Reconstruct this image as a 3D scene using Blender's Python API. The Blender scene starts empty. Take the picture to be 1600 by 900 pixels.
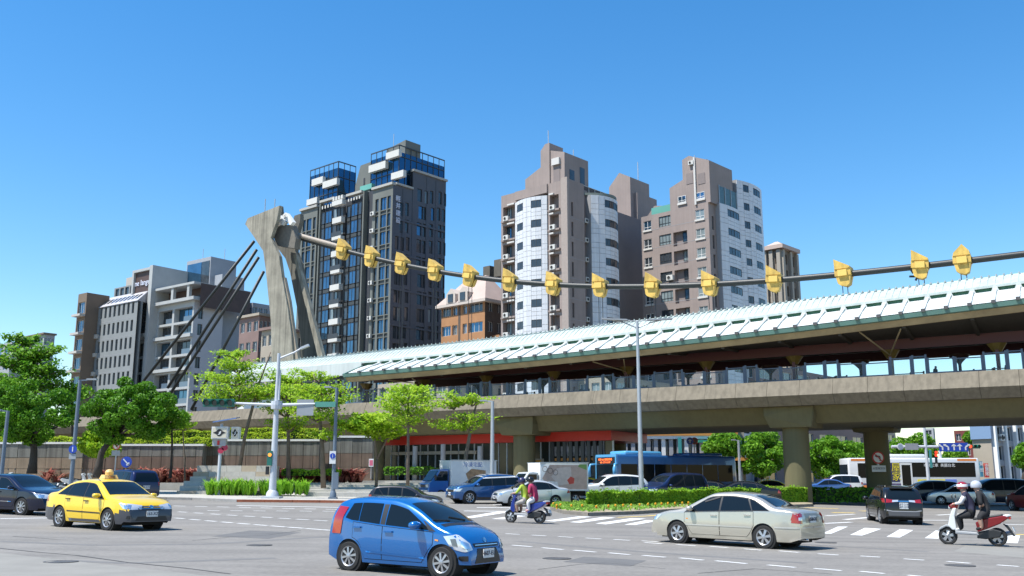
import bpy, bmesh, math, random
import numpy as np
from mathutils import Vector, Matrix
from mathutils.bvhtree import BVHTree

S = bpy.context.scene
COL = S.collection
R = math.radians
random.seed(7)
RNG = np.random.default_rng(11)

# ------------------------------------------------------------------ camera, sky, sun, exposure
FPX = 1500.0
PITCH = math.atan(300 / FPX)
CAMZ = 1.8
cam_d = bpy.data.cameras.new('camera')
cam_d.sensor_width = 36.0
cam_d.lens = FPX / 1600 * 36.0
cam_d.clip_end = 6000
cam = bpy.data.objects.new('camera', cam_d)
COL.objects.link(cam)
cam.location = (0, 0, CAMZ)
cam.rotation_euler = (math.pi / 2 + PITCH, 0, 0)
S.camera = cam

SUN_EL, SUN_AZ = R(62), math.atan2(-0.88, -0.42)      # azimuth: to-sun = (sin az, cos az)
W = bpy.data.worlds.new('World')
S.world = W
W.use_nodes = True
_nt = W.node_tree
_sky = _nt.nodes.new('ShaderNodeTexSky')
_sky.sky_type = 'NISHITA'
_sky.sun_disc = False
_sky.sun_elevation = SUN_EL
_sky.sun_rotation = SUN_AZ
_sky.altitude = 0
_sky.air_density = 1.15
_sky.dust_density = 0.1
_sky.ozone_density = 2.6
_hs = _nt.nodes.new('ShaderNodeHueSaturation')
_hs.inputs['Saturation'].default_value = 1.36
_hs.inputs['Value'].default_value = 1.08
_nt.links.new(_sky.outputs[0], _hs.inputs['Color'])
_nt.links.new(_hs.outputs[0], _nt.nodes['Background'].inputs['Color'])
_nt.nodes['Background'].inputs['Strength'].default_value = 0.112
sun_d = bpy.data.lights.new('sun', 'SUN')
sun_d.energy = 5.0
sun_d.angle = R(0.53)
sun_d.color = (1.0, 0.965, 0.90)
sun = bpy.data.objects.new('sun', sun_d)
COL.objects.link(sun)
_to = Vector((math.sin(SUN_AZ) * math.cos(SUN_EL), math.cos(SUN_AZ) * math.cos(SUN_EL), math.sin(SUN_EL)))
sun.rotation_euler = _to.to_track_quat('Z', 'Y').to_euler()
sun.location = (0, 0, 60)
S.view_settings.view_transform = 'Standard'
S.view_settings.look = 'None'
S.view_settings.exposure = 0.74
S.view_settings.gamma = 1.0

# ------------------------------------------------------------------ picture <-> place
_F = np.array([0, math.cos(PITCH), math.sin(PITCH)])
_U = np.array([0, -math.sin(PITCH), math.cos(PITCH)])
_C = np.array([0, 0, CAMZ])

def ray(px, py):
 return _F + (px - 800) / FPX * np.array([1., 0, 0]) + (450 - py) / FPX * _U

def aty(px, py, Y):
 d = ray(px, py)
 return Vector(_C + d * Y / d[1])

def atz(px, py, z):
 d = ray(px, py)
 return Vector(_C + d * (z - CAMZ) / d[2])

def gz(x, y):
 xx = max(-130, min(130, x))
 t = (min(y, 150) - 40) / 3.0
 rise = 3.0 * 0.016 * (math.log1p(math.exp(t)) if t < 30 else t)
 return -0.0155 * xx + rise

def gp(px, py):
 """the ground point seen at a pixel"""
 d = ray(px, py)
 lo = None
 t = 3.0
 while t < 400:
  p = _C + d * t
  if p[2] < gz(p[0], p[1]):
   a, b = t - 0.5, t
   for _ in range(30):
    m = (a + b) / 2
    q = _C + d * m
    if q[2] < gz(q[0], q[1]):
     b = m
    else:
     a = m
   q = _C + d * a
   return Vector((q[0], q[1], gz(q[0], q[1])))
  t += 0.5
 p = _C + d * 150
 return Vector((p[0], p[1], gz(p[0], p[1])))

def gat(px, Y):
 """ground point in pixel column px (near the horizon) at distance Y"""
 x = (px - 800) / FPX * Y * math.cos(PITCH) * 1.0
 x = (px - 800) / FPX * (Y * math.cos(PITCH))
 return Vector((x, Y, gz(x, Y)))

# ------------------------------------------------------------------ materials
MATS = {}

def mat(name, col, rough=0.6, metal=0.0, vary=0.0, vscale=3.0, bump=0.0, bscale=40.0, coat=0.0,
  streak=0.0, spec=0.5, sss=0.0, emis=None, trans=0.0, col2=None):
 if name in MATS:
  return MATS[name]
 m = bpy.data.materials.new(name)
 m.use_nodes = True
 nt = m.node_tree
 bs = nt.nodes['Principled BSDF']
 if not metal: col = tuple(c * .86 for c in col)
 bs.inputs['Base Color'].default_value = (*col, 1)
 bs.inputs['Roughness'].default_value = rough
 bs.inputs['Metallic'].default_value = metal
 bs.inputs['Specular IOR Level'].default_value = spec
 bs.inputs['Coat Weight'].default_value = coat
 bs.inputs['Coat Roughness'].default_value = 0.04
 if trans:
  bs.inputs['Transmission Weight'].default_value = trans
 if emis:
  bs.inputs['Emission Color'].default_value = (*emis[:3], 1)
  bs.inputs['Emission Strength'].default_value = emis[3]
 if vary or streak or bump or col2:
  tc = nt.nodes.new('ShaderNodeTexCoord')
  geo = nt.nodes.new('ShaderNodeNewGeometry')
  src = geo.outputs['Position']
  last = None
  if vary or col2:
   n1 = nt.nodes.new('ShaderNodeTexNoise')
   n1.inputs['Scale'].default_value = vscale
   n1.inputs['Detail'].default_value = 6
   n1.inputs['Roughness'].default_value = 0.65
   nt.links.new(src, n1.inputs['Vector'])
   mx = nt.nodes.new('ShaderNodeMix')
   mx.data_type = 'RGBA'
   c2 = col2 if col2 else tuple(c * (1 - vary) for c in col)
   c1 = col if col2 else tuple(min(1, c * (1 + vary * 0.7)) for c in col)
   mx.inputs['A'].default_value = (*c2, 1)
   mx.inputs['B'].default_value = (*c1, 1)
   mr = nt.nodes.new('ShaderNodeMapRange')
   mr.inputs['From Min'].default_value = 0.3
   mr.inputs['From Max'].default_value = 0.7
   nt.links.new(n1.outputs['Fac'], mr.inputs['Value'])
   nt.links.new(mr.outputs['Result'], mx.inputs['Factor'])
   last = mx.outputs['Result']
  if streak:
   mp = nt.nodes.new('ShaderNodeMapping')
   mp.inputs['Scale'].default_value = (2.2, 2.2, 0.06)
   nt.links.new(src, mp.inputs['Vector'])
   n2 = nt.nodes.new('ShaderNodeTexNoise')
   n2.inputs['Scale'].default_value = 1.6
   n2.inputs['Detail'].default_value = 5
   nt.links.new(mp.outputs[0], n2.inputs['Vector'])
   mr2 = nt.nodes.new('ShaderNodeMapRange')
   mr2.inputs['From Min'].default_value = 0.42
   mr2.inputs['From Max'].default_value = 0.66
   mr2.inputs['To Min'].default_value = 1.0
   mr2.inputs['To Max'].default_value = 1.0 - streak
   nt.links.new(n2.outputs['Fac'], mr2.inputs['Value'])
   mm = nt.nodes.new('ShaderNodeMix')
   mm.data_type = 'RGBA'
   mm.blend_type = 'MULTIPLY'
   mm.inputs['Factor'].default_value = 1.0
   if last:
    nt.links.new(last, mm.inputs['A'])
   else:
    mm.inputs['A'].default_value = (*col, 1)
   nt.links.new(mr2.outputs['Result'], mm.inputs['B'])
   last = mm.outputs['Result']
  if last:
   nt.links.new(last, bs.inputs['Base Color'])
  if bump:
   n3 = nt.nodes.new('ShaderNodeTexNoise')
   n3.inputs['Scale'].default_value = bscale
   n3.inputs['Detail'].default_value = 3
   nt.links.new(src, n3.inputs['Vector'])
   bp = nt.nodes.new('ShaderNodeBump')
   bp.inputs['Strength'].default_value = bump
   bp.inputs['Distance'].default_value = 0.02
   nt.links.new(n3.outputs['Fac'], bp.inputs['Height'])
   nt.links.new(bp.outputs[0], bs.inputs['Normal'])
 MATS[name] = m
 return m

def leafmat(name, c1, c2, trl=0.35):
 """leaf: two greens mixed leaf by leaf, light passing through"""
 if name in MATS:
  return MATS[name]
 m = bpy.data.materials.new(name)
 m.use_nodes = True
 nt = m.node_tree
 bs = nt.nodes['Principled BSDF']
 out = nt.nodes['Material Output']
 geo = nt.nodes.new('ShaderNodeNewGeometry')
 mx = nt.nodes.new('ShaderNodeMix')
 mx.data_type = 'RGBA'
 mx.inputs['A'].default_value = (*c1, 1)
 mx.inputs['B'].default_value = (*c2, 1)
 nt.links.new(geo.outputs['Random Per Island'], mx.inputs['Factor'])
 nt.links.new(mx.outputs['Result'], bs.inputs['Base Color'])
 bs.inputs['Roughness'].default_value = 0.55
 bs.inputs['Specular IOR Level'].default_value = 0.25
 tr = nt.nodes.new('ShaderNodeBsdfTranslucent')
 nt.links.new(mx.outputs['Result'], tr.inputs['Color'])
 ms = nt.nodes.new('ShaderNodeMixShader')
 ms.inputs[0].default_value = trl
 nt.links.new(bs.outputs[0], ms.inputs[1])
 nt.links.new(tr.outputs[0], ms.inputs[2])
 nt.links.new(ms.outputs[0], out.inputs['Surface'])
 MATS[name] = m
 return m

# ------------------------------------------------------------------ mesh builder
class MB:
 def __init__(s):
  s.v, s.f = [], []

 def add(s, vs, fs):
  b = len(s.v)
  s.v += [tuple(v) for v in vs]
  s.f += [tuple(i + b for i in f) for f in fs]
  return s

 def box(s, x0, x1, y0, y1, z0, z1):
  return s.hexa([(x0, y0, z0), (x1, y0, z0), (x1, y1, z0), (x0, y1, z0),
      (x0, y0, z1), (x1, y0, z1), (x1, y1, z1), (x0, y1, z1)])

 def hexa(s, p):
  return s.add(p, [(3, 2, 1, 0), (4, 5, 6, 7), (0, 1, 5, 4), (1, 2, 6, 5), (2, 3, 7, 6), (3, 0, 4, 7)])

 def obox(s, M, sx, sy, sz):
  p = [M @ Vector((x * sx, y * sy, z * sz)) for z in (-.5, .5) for x, y in ((-.5, -.5), (.5, -.5), (.5, .5), (-.5, .5))]
  return s.hexa(p)

 def bar(s, a, b, w, h=None, up=(0, 0, 1)):
  a, b = Vector(a), Vector(b)
  h = h or w
  d = (b - a)
  L = d.length
  d.normalize()
  u = Vector(up)
  if abs(d.dot(u)) > 0.99:
   u = Vector((0, 1, 0))
  r = d.cross(u).normalized()
  u = r.cross(d)
  p = []
  for e in (a, b):
   for i, j in ((-1, -1), (1, -1), (1, 1), (-1, 1)):
    p.append(e + r * (w / 2 * i) + u * (h / 2 * j))
  return s.hexa(p)

 def tube(s, pts, rad, n=8, cap=True):
  pts = [Vector(p) for p in pts]
  if not isinstance(rad, (list, tuple)):
   rad = [rad] * len(pts)
  b = len(s.v)
  prev = None
  for i, p in enumerate(pts):
   d = (pts[min(i + 1, len(pts) - 1)] - pts[max(i - 1, 0)]).normalized()
   if prev is None:
    u = Vector((0, 0, 1)) if abs(d.z) < 0.9 else Vector((1, 0, 0))
    r = d.cross(u).normalized()
   else:
    r = (prev - d * prev.dot(d)).normalized()
   prev = r
   u = d.cross(r)
   for k in range(n):
    a = 2 * math.pi * k / n
    s.v.append(tuple(p + (r * math.cos(a) + u * math.sin(a)) * rad[i]))
  for i in range(len(pts) - 1):
   for k in range(n):
    k2 = (k + 1) % n
    s.f.append((b + i * n + k, b + i * n + k2, b + (i + 1) * n + k2, b + (i + 1) * n + k))
  if cap:
   s.f.append(tuple(b + k for k in reversed(range(n))))
   s.f.append(tuple(b + (len(pts) - 1) * n + k for k in range(n)))
  return s

 def lathe(s, prof, n=24, M=None, caps=True):
  """profile of (radius, height) about z, then M"""
  M = M or Matrix()
  b = len(s.v)
  for r, h in prof:
   for k in range(n):
    a = 2 * math.pi * k / n
    s.v.append(tuple(M @ Vector((r * math.cos(a), r * math.sin(a), h))))
  for i in range(len(prof) - 1):
   for k in range(n):
    k2 = (k + 1) % n
    s.f.append((b + i * n + k, b + i * n + k2, b + (i + 1) * n + k2, b + (i + 1) * n + k))
  if caps:
   s.f.append(tuple(b + k for k in reversed(range(n))))
   s.f.append(tuple(b + (len(prof) - 1) * n + k for k in range(n)))
  return s

 def prism(s, poly, ext, M=None):
  """polygon (list of 3-D points) pushed along a vector"""
  ext = Vector(ext)
  n = len(poly)
  vs = [Vector(p) for p in poly] + [Vector(p) + ext for p in poly]
  if M:
   vs = [M @ v for v in vs]
  fs = [tuple(reversed(range(n))), tuple(range(n, 2 * n))]
  fs += [(i, (i + 1) % n, n + (i + 1) % n, n + i) for i in range(n)]
  return s.add(vs, fs)

 def grid(s, rows):
  nr, nc = len(rows), len(rows[0])
  vs = [p for r in rows for p in r]
  fs = [(i * nc + j, i * nc + j + 1, (i + 1) * nc + j + 1, (i + 1) * nc + j) for i in range(nr - 1) for j in range(nc - 1)]
  return s.add(vs, fs)

 def mesh(s, name, m=None, smooth=False, fix=True):
  me = bpy.data.meshes.new(name)
  me.from_pydata(s.v, [], s.f)
  if fix:
   bm = bmesh.new()
   bm.from_mesh(me)
   bmesh.ops.recalc_face_normals(bm, faces=bm.faces)
   bm.to_mesh(me)
   bm.free()
  if m is not None:
   me.materials.append(m)
  if smooth:
   me.polygons.foreach_set('use_smooth', [True] * len(me.polygons))
   if smooth is not True:
    try:
     me.set_sharp_from_angle(angle=R(smooth))
    except Exception:
     pass
  me.update()
  return me

 def build(s, name, m, parent=None, smooth=False, fix=True, **kw):
  return obj(name, s.mesh(name, m, smooth, fix), parent, **kw)

def obj(name, me, parent=None, M=None, loc=None, rot=None):
 o = bpy.data.objects.new(name, me)
 COL.objects.link(o)
 if parent is not None:
  o.parent = parent
 if M is not None:
  o.matrix_local = M
 if loc is not None:
  o.location = loc
 if rot is not None:
  o.rotation_euler = rot
 return o

def tag(o, label=None, cat=None, group=None, kind=None):
 if label: o['label'] = label
 if cat: o['category'] = cat
 if group: o['group'] = group
 if kind: o['kind'] = kind
 return o

def thing(name, label, cat, loc=(0, 0, 0), rz=0.0, group=None, M=None):
 o = obj(name, None)
 o.empty_display_size = 0.3
 if M is not None:
  o.matrix_world = M
 else:
  o.location = loc
  o.rotation_euler = (0, 0, rz)
 return tag(o, label, cat, group)

def structure(name, mb, m, parent=None, smooth=False, fix=True):
 o = mb.build(name, m, parent, smooth, fix)
 if parent is None:
  o['kind'] = 'structure'
 return o

def eval_mesh(o):
 """finished mesh of a curve or modified object, worked out in a scratch scene"""
 sc = bpy.data.scenes.new('scratch')
 sc.collection.objects.link(o)
 vl = sc.view_layers[0]
 vl.update()
 me = bpy.data.meshes.new_from_object(o.evaluated_get(vl.depsgraph), depsgraph=vl.depsgraph)
 bpy.data.objects.remove(o)
 bpy.data.scenes.remove(sc)
 return me

def text_mesh(txt, size, depth=0.01, m=None, name='lettering', align='CENTER'):
 c = bpy.data.curves.new('lettering', 'FONT')
 c.body = txt
 c.size = size
 c.extrude = depth / 2
 c.resolution_u = 2
 c.align_x = align
 c.align_y = 'CENTER'
 o = bpy.data.objects.new('lettering', c)
 me = eval_mesh(o)
 bpy.data.curves.remove(c)
 me.name = name
 me.materials.clear()
 if m: me.materials.append(m)
 return me

def basis(o, x, z):
 """matrix at o with local x along x, z along z"""
 x = Vector(x).normalized()
 z = Vector(z)
 z = (z - x * x.dot(z)).normalized()
 y = z.cross(x)
 M = Matrix((x, y, z)).transposed().to_4x4()
 M.translation = Vector(o)
 return M

# common materials
m_conc = mat('concrete_weathered', (0.215, 0.185, 0.138), 0.9, vary=0.16, vscale=2.2, streak=0.22)
m_conc_g = mat('concrete_girder', (0.155, 0.138, 0.07), 0.9, vary=0.10, vscale=0.15, streak=0.12)  # girder and column concrete, darkened for the shade beneath the deck
m_conc_d = mat('concrete_dark', (0.12, 0.11, 0.09), 0.9, vary=0.2, vscale=0.6)
m_white = mat('white_paint', (0.80, 0.80, 0.78), 0.5, vary=0.05)
m_grey = mat('grey_paint', (0.36, 0.38, 0.40), 0.45, vary=0.06)
m_steel = mat('galvanised_steel', (0.42, 0.44, 0.46), 0.45, metal=0.5, vary=0.1)
m_black = mat('black_plastic', (0.015, 0.015, 0.017), 0.5)
m_dark = mat('dark_void', (0.02, 0.02, 0.022), 0.9)
m_glass_b = mat('window_glass_blue', (0.075, 0.17, 0.265), 0.06, metal=0.75, spec=0.8, vary=0.25, vscale=0.35)
m_glass_d = mat('window_glass_dark', (0.045, 0.055, 0.065), 0.08, spec=0.8, vary=0.5, vscale=0.6)
m_yellow = mat('yellow_paint', (0.72, 0.47, 0.10), 0.55, vary=0.3, vscale=1.3, streak=.2)
m_red = mat('red_paint', (0.62, 0.035, 0.02), 0.45, vary=0.08, vscale=0.7)

# ------------------------------------------------------------------ ground
def make_ground():
 xs = [-900, -500, -130] + list(np.arange(-120, 121, 8.0)) + [130, 500, 900]
 ys = [-60, -20] + list(np.arange(0, 30, 3.0)) + list(np.arange(30, 60, 0.75)) + list(np.arange(60, 152, 2.0)) + [200, 400, 900, 2500]
 mb = MB()
 mb.grid([[(x, y, gz(x, y)) for x in xs] for y in ys])
 m = mat('asphalt', (0.214, 0.200, 0.180), 0.85, vary=0.14, vscale=0.35, bump=0.25, bscale=60)
 nt = m.node_tree
 bs = nt.nodes['Principled BSDF']
 # fine aggregate and patches over the large mottling
 geo = nt.nodes.new('ShaderNodeNewGeometry')
 n = nt.nodes.new('ShaderNodeTexNoise'); n.inputs['Scale'].default_value = 9; n.inputs['Detail'].default_value = 8
 nt.links.new(geo.outputs['Position'], n.inputs['Vector'])
 mp = nt.nodes.new('ShaderNodeMapping'); mp.inputs['Scale'].default_value = (0.05, 0.9, 1); mp.inputs['Rotation'].default_value = (0, 0, R(8))
 nt.links.new(geo.outputs['Position'], mp.inputs['Vector'])
 n2 = nt.nodes.new('ShaderNodeTexNoise'); n2.inputs['Scale'].default_value = 1.1; n2.inputs['Detail'].default_value = 4
 nt.links.new(mp.outputs[0], n2.inputs['Vector'])
 ad = nt.nodes.new('ShaderNodeMath'); ad.operation = 'ADD'
 nt.links.new(n.outputs['Fac'], ad.inputs[0]); nt.links.new(n2.outputs['Fac'], ad.inputs[1])
 mr = nt.nodes.new('ShaderNodeMapRange'); mr.inputs['From Min'].default_value = 0.7; mr.inputs['From Max'].default_value = 1.3
 mr.inputs['To Min'].default_value = 0.8; mr.inputs['To Max'].default_value = 1.18
 nt.links.new(ad.outputs[0], mr.inputs['Value'])
 old = bs.inputs['Base Color'].links[0].from_socket
 mm = nt.nodes.new('ShaderNodeMix'); mm.data_type = 'RGBA'; mm.blend_type = 'MULTIPLY'; mm.inputs['Factor'].default_value = 1
 nt.links.new(old, mm.inputs['A']); nt.links.new(mr.outputs['Result'], mm.inputs['B'])
 nt.links.new(mm.outputs['Result'], bs.inputs['Base Color'])
 return structure('road', mb, m, smooth=True)

road = make_ground()
m_line = mat('road_paint_white', (0.72, 0.72, 0.70), 0.7, vary=0.12, vscale=5)
m_liney = mat('road_paint_yellow', (0.72, 0.52, 0.14), 0.7, vary=0.12, vscale=5)

def strip(a, b, w, m, name, lift=0.006, n=None):
 """painted stripe from ground point a to b"""
 a, b = Vector(a), Vector(b)
 d = (b - a); d.z = 0
 L = d.length
 d.normalize()
 r = Vector((d.y, -d.x, 0)) * (w / 2)
 n = n or max(1, int(L / 1.0))
 rows = []
 for i in range(n + 1):
  p = a + d * (L * i / n)
  rows.append([(q.x, q.y, gz(q.x, q.y) + lift) for q in (p + r, p - r)])
 mb = MB(); mb.grid(rows)
 return mb.build(name, m, road)

def quadmark(pix, m, name, lift=0.006, n=4):
 """painted four-sided mark from its corner pixels a,b (near edge) and d,c (far edge)"""
 a, b, c, d = [gp(*p) for p in pix]
 rows = []
 for j in range(n + 1):
  u = a.lerp(d, j / n); v = b.lerp(c, j / n)
  rows.append([(q.x, q.y, gz(q.x, q.y) + lift) for q in (u, u.lerp(v, .5), v)])
 mb = MB(); mb.grid(rows)
 return mb.build(name, m, road)
# ------------------------------------------------------------------ elevated railway: viaduct, canopy, pylon, cable
VP0 = Vector((38.4, 71.9, 0)); VD0 = Vector((-0.86, 0.5103, 0)); VN0 = Vector((0.5103, 0.86, 0))
KV = 0.82                      # units of the drawn-up line to metres
VD, VN = VD0 * KV, VN0 * KV
VC = Vector((0, 0, CAMZ))

def V(u, o, z):
 return VC + (VP0 + VD0 * u + VN0 * o + Vector((0, 0, z)) - VC) * KV

def w(o):
 """mesh given in world coordinates under a placed root"""
 o.matrix_parent_inverse = o.parent.matrix_basis.inverted()
 return o

def vpx(px, py, off):
 """(u, z) of a pixel on the upright plane at that offset behind the viaduct edge"""
 r = ray(px, py); nn = np.array(VN0)[:2]
 q = np.array(VP0 + VN0 * off)[:2]
 t = ((q - _C[:2]) @ nn) / (r[:2] @ nn)
 X = _C + r * t
 return (X[:2] - np.array(VP0)[:2]) @ np.array(VD0)[:2], X[2]

_eu = [-40, -14, -0.5, 4, 8.7, 14.8, 23.7, 33.6, 44.7, 57.3, 66, 95]
_ez = [16.6, 15.9, 15.25, 15.0, 14.78, 14.5, 14.1, 13.88, 13.6, 13.3, 13.2, 13.1]
_ru = [-40, -14, -0.5, 7.4, 18.3, 26.9, 36.3, 48.3, 61.9, 75.3, 95]
_rz = [19.3, 18.9, 18.5, 18.35, 17.95, 17.65, 17.4, 17.1, 16.7, 16.5, 16.5]
_gu = [-40, -14, -0.5, 7.1, 17.6, 25.9, 34.9, 46.5, 59.6, 68.7, 95]
_gz = [18.0, 17.6, 17.15, 16.8, 16.2, 15.85, 15.6, 15.35, 14.95, 14.75, 14.7]
_pe, _pr, _pg = np.polyfit(_eu, _ez, 4), np.polyfit(_ru, _rz, 4), np.polyfit(_gu, _gz, 4)
ez = lambda u: float(np.polyval(_pe, u))
rz_ = lambda u: float(np.polyval(_pr, u))
gz_ = lambda u: float(np.polyval(_pg, u))

def sweep(us, prof, closed=False):
 """surface swept along the line; prof(u) -> list of (off, z)"""
 mb = MB()
 rows = [[tuple(V(u, o, z)) for o, z in prof(u)] for u in us]
 if closed:
  rows = [r + [r[0]] for r in rows]
 mb.grid(rows)
 if closed:
  n = len(rows[0]) - 1
  mb.f.append(tuple(range(n)))
  b = (len(us) - 1) * (n + 1)
  mb.f.append(tuple(b + i for i in range(n)))
 return mb

def viaduct():
 t = thing('viaduct', 'long concrete railway viaduct on round columns crossing above the road', 'viaduct', V(18, 3, 0))
 us = list(np.arange(-34, 155, 6.0))
 w(sweep(us, lambda u: [(1.4, 7.96), (2.6, 6.55), (15.4, 6.55), (16.6, 7.96)], True).build('box_girder', m_conc_g, t))
 w(sweep(us, lambda u: [(0.7, 7.97), (0.7, 9.9), (17.3, 9.9), (17.3, 7.97)], True).build('deck', m_conc_d, t))
 # parapet panels, each leaning out to a fold and back in again
 L = 2.72
 u = -16.0
 k = 0
 while u < 140:
  g = 0.012
  j = (RNG.random() - .5) * 0.03
  mb = MB()
  p = [(0.02, 10.0), (-0.52, 8.72), (0.28, 7.93), (0.66, 7.93), (0.66, 10.0)]
  mb.prism([V(u + g, o + j, z) for o, z in p], VD * (L - 2 * g))
  w(mb.build('parapet_panel', m_conc, t))
  u += L
  k += 1
 mb = sweep(us, lambda u: [(17.34, 7.97), (18.2, 8.7), (17.9, 10.0), (17.34, 10.0)], True)
 w(mb.build('far_parapet', m_conc, t))
 for u, o in ((-9, 3.0), (18, 3.0), (45, 3.0), (64, 3.0), (13.4, 14), (40, 14), (67, 14), (92, 3), (92, 14)):
  b = V(u, o, 0)
  g = gz(b.x, b.y)
  mb = MB()
  mb.lathe([(.92, g - .3), (.90, V(0, 0, 6.5).z)], 28, Matrix.Translation((b.x, b.y, 0)))
  w(mb.build('column', m_conc_g, t, smooth=40))
  mb = MB()
  for s in (0,):
   oo = o - 2.0 if o < 9 else o - 1.6
   ow = 3.9
   poly = [V(u - 1.75, oo + .5, 6.2), V(u + 1.75, oo + .5, 6.2), V(u + 2.1, oo, 7.2), V(u + 2.1, oo, 7.925), V(u - 2.1, oo, 7.925), V(u - 2.1, oo, 7.2)]
   mb.prism(poly, VN * ow)
  w(mb.build('pier_cap', m_conc_g, t))
 return t

m_roofw = mat('roof_sheet_white', (0.61, 0.65, 0.625), 0.5, vary=0.10, vscale=0.5, streak=.12)
m_roofd = mat('roof_sheet_pale', (0.46, 0.53, 0.50), 0.55, vary=0.12, vscale=0.8, streak=.15)
m_teal = mat('gutter_teal', (0.12, 0.24, 0.20), 0.45, vary=0.12, vscale=1.0)
m_green = mat('clerestory_green', (0.06, 0.20, 0.12), 0.5, vary=0.2, vscale=2)
m_fascia = mat('fascia_tan', (0.42, 0.33, 0.19), 0.6, vary=0.3, vscale=0.6)
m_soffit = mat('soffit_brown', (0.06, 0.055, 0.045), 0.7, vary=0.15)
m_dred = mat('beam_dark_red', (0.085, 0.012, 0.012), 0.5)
m_gold = mat('capital_gold', (0.20, 0.13, 0.03), 0.5, vary=0.2)
m_bframe = mat('barrier_frame_blue_grey', (0.10, 0.135, 0.19), 0.45)
m_cap = mat('rib_cap_grey', (0.16, 0.15, 0.15), 0.6)

def clear_glass():
 m = bpy.data.materials.new('clear_glass')
 m.use_nodes = True
 nt = m.node_tree
 bs = nt.nodes['Principled BSDF']
 bs.inputs['Base Color'].default_value = (0.6, 0.75, 0.78, 1)
 bs.inputs['Roughness'].default_value = 0.03
 tr = nt.nodes.new('ShaderNodeBsdfTransparent')
 tr.inputs['Color'].default_value = (0.93, 0.97, 0.98, 1)
 ms = nt.nodes.new('ShaderNodeMixShader')
 ms.inputs[0].default_value = 0.04
 nt.links.new(tr.outputs[0], ms.inputs[1]); nt.links.new(bs.outputs[0], ms.inputs[2])
 nt.links.new(ms.outputs[0], nt.nodes['Material Output'].inputs['Surface'])
 return m
m_clear = clear_glass()

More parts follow.
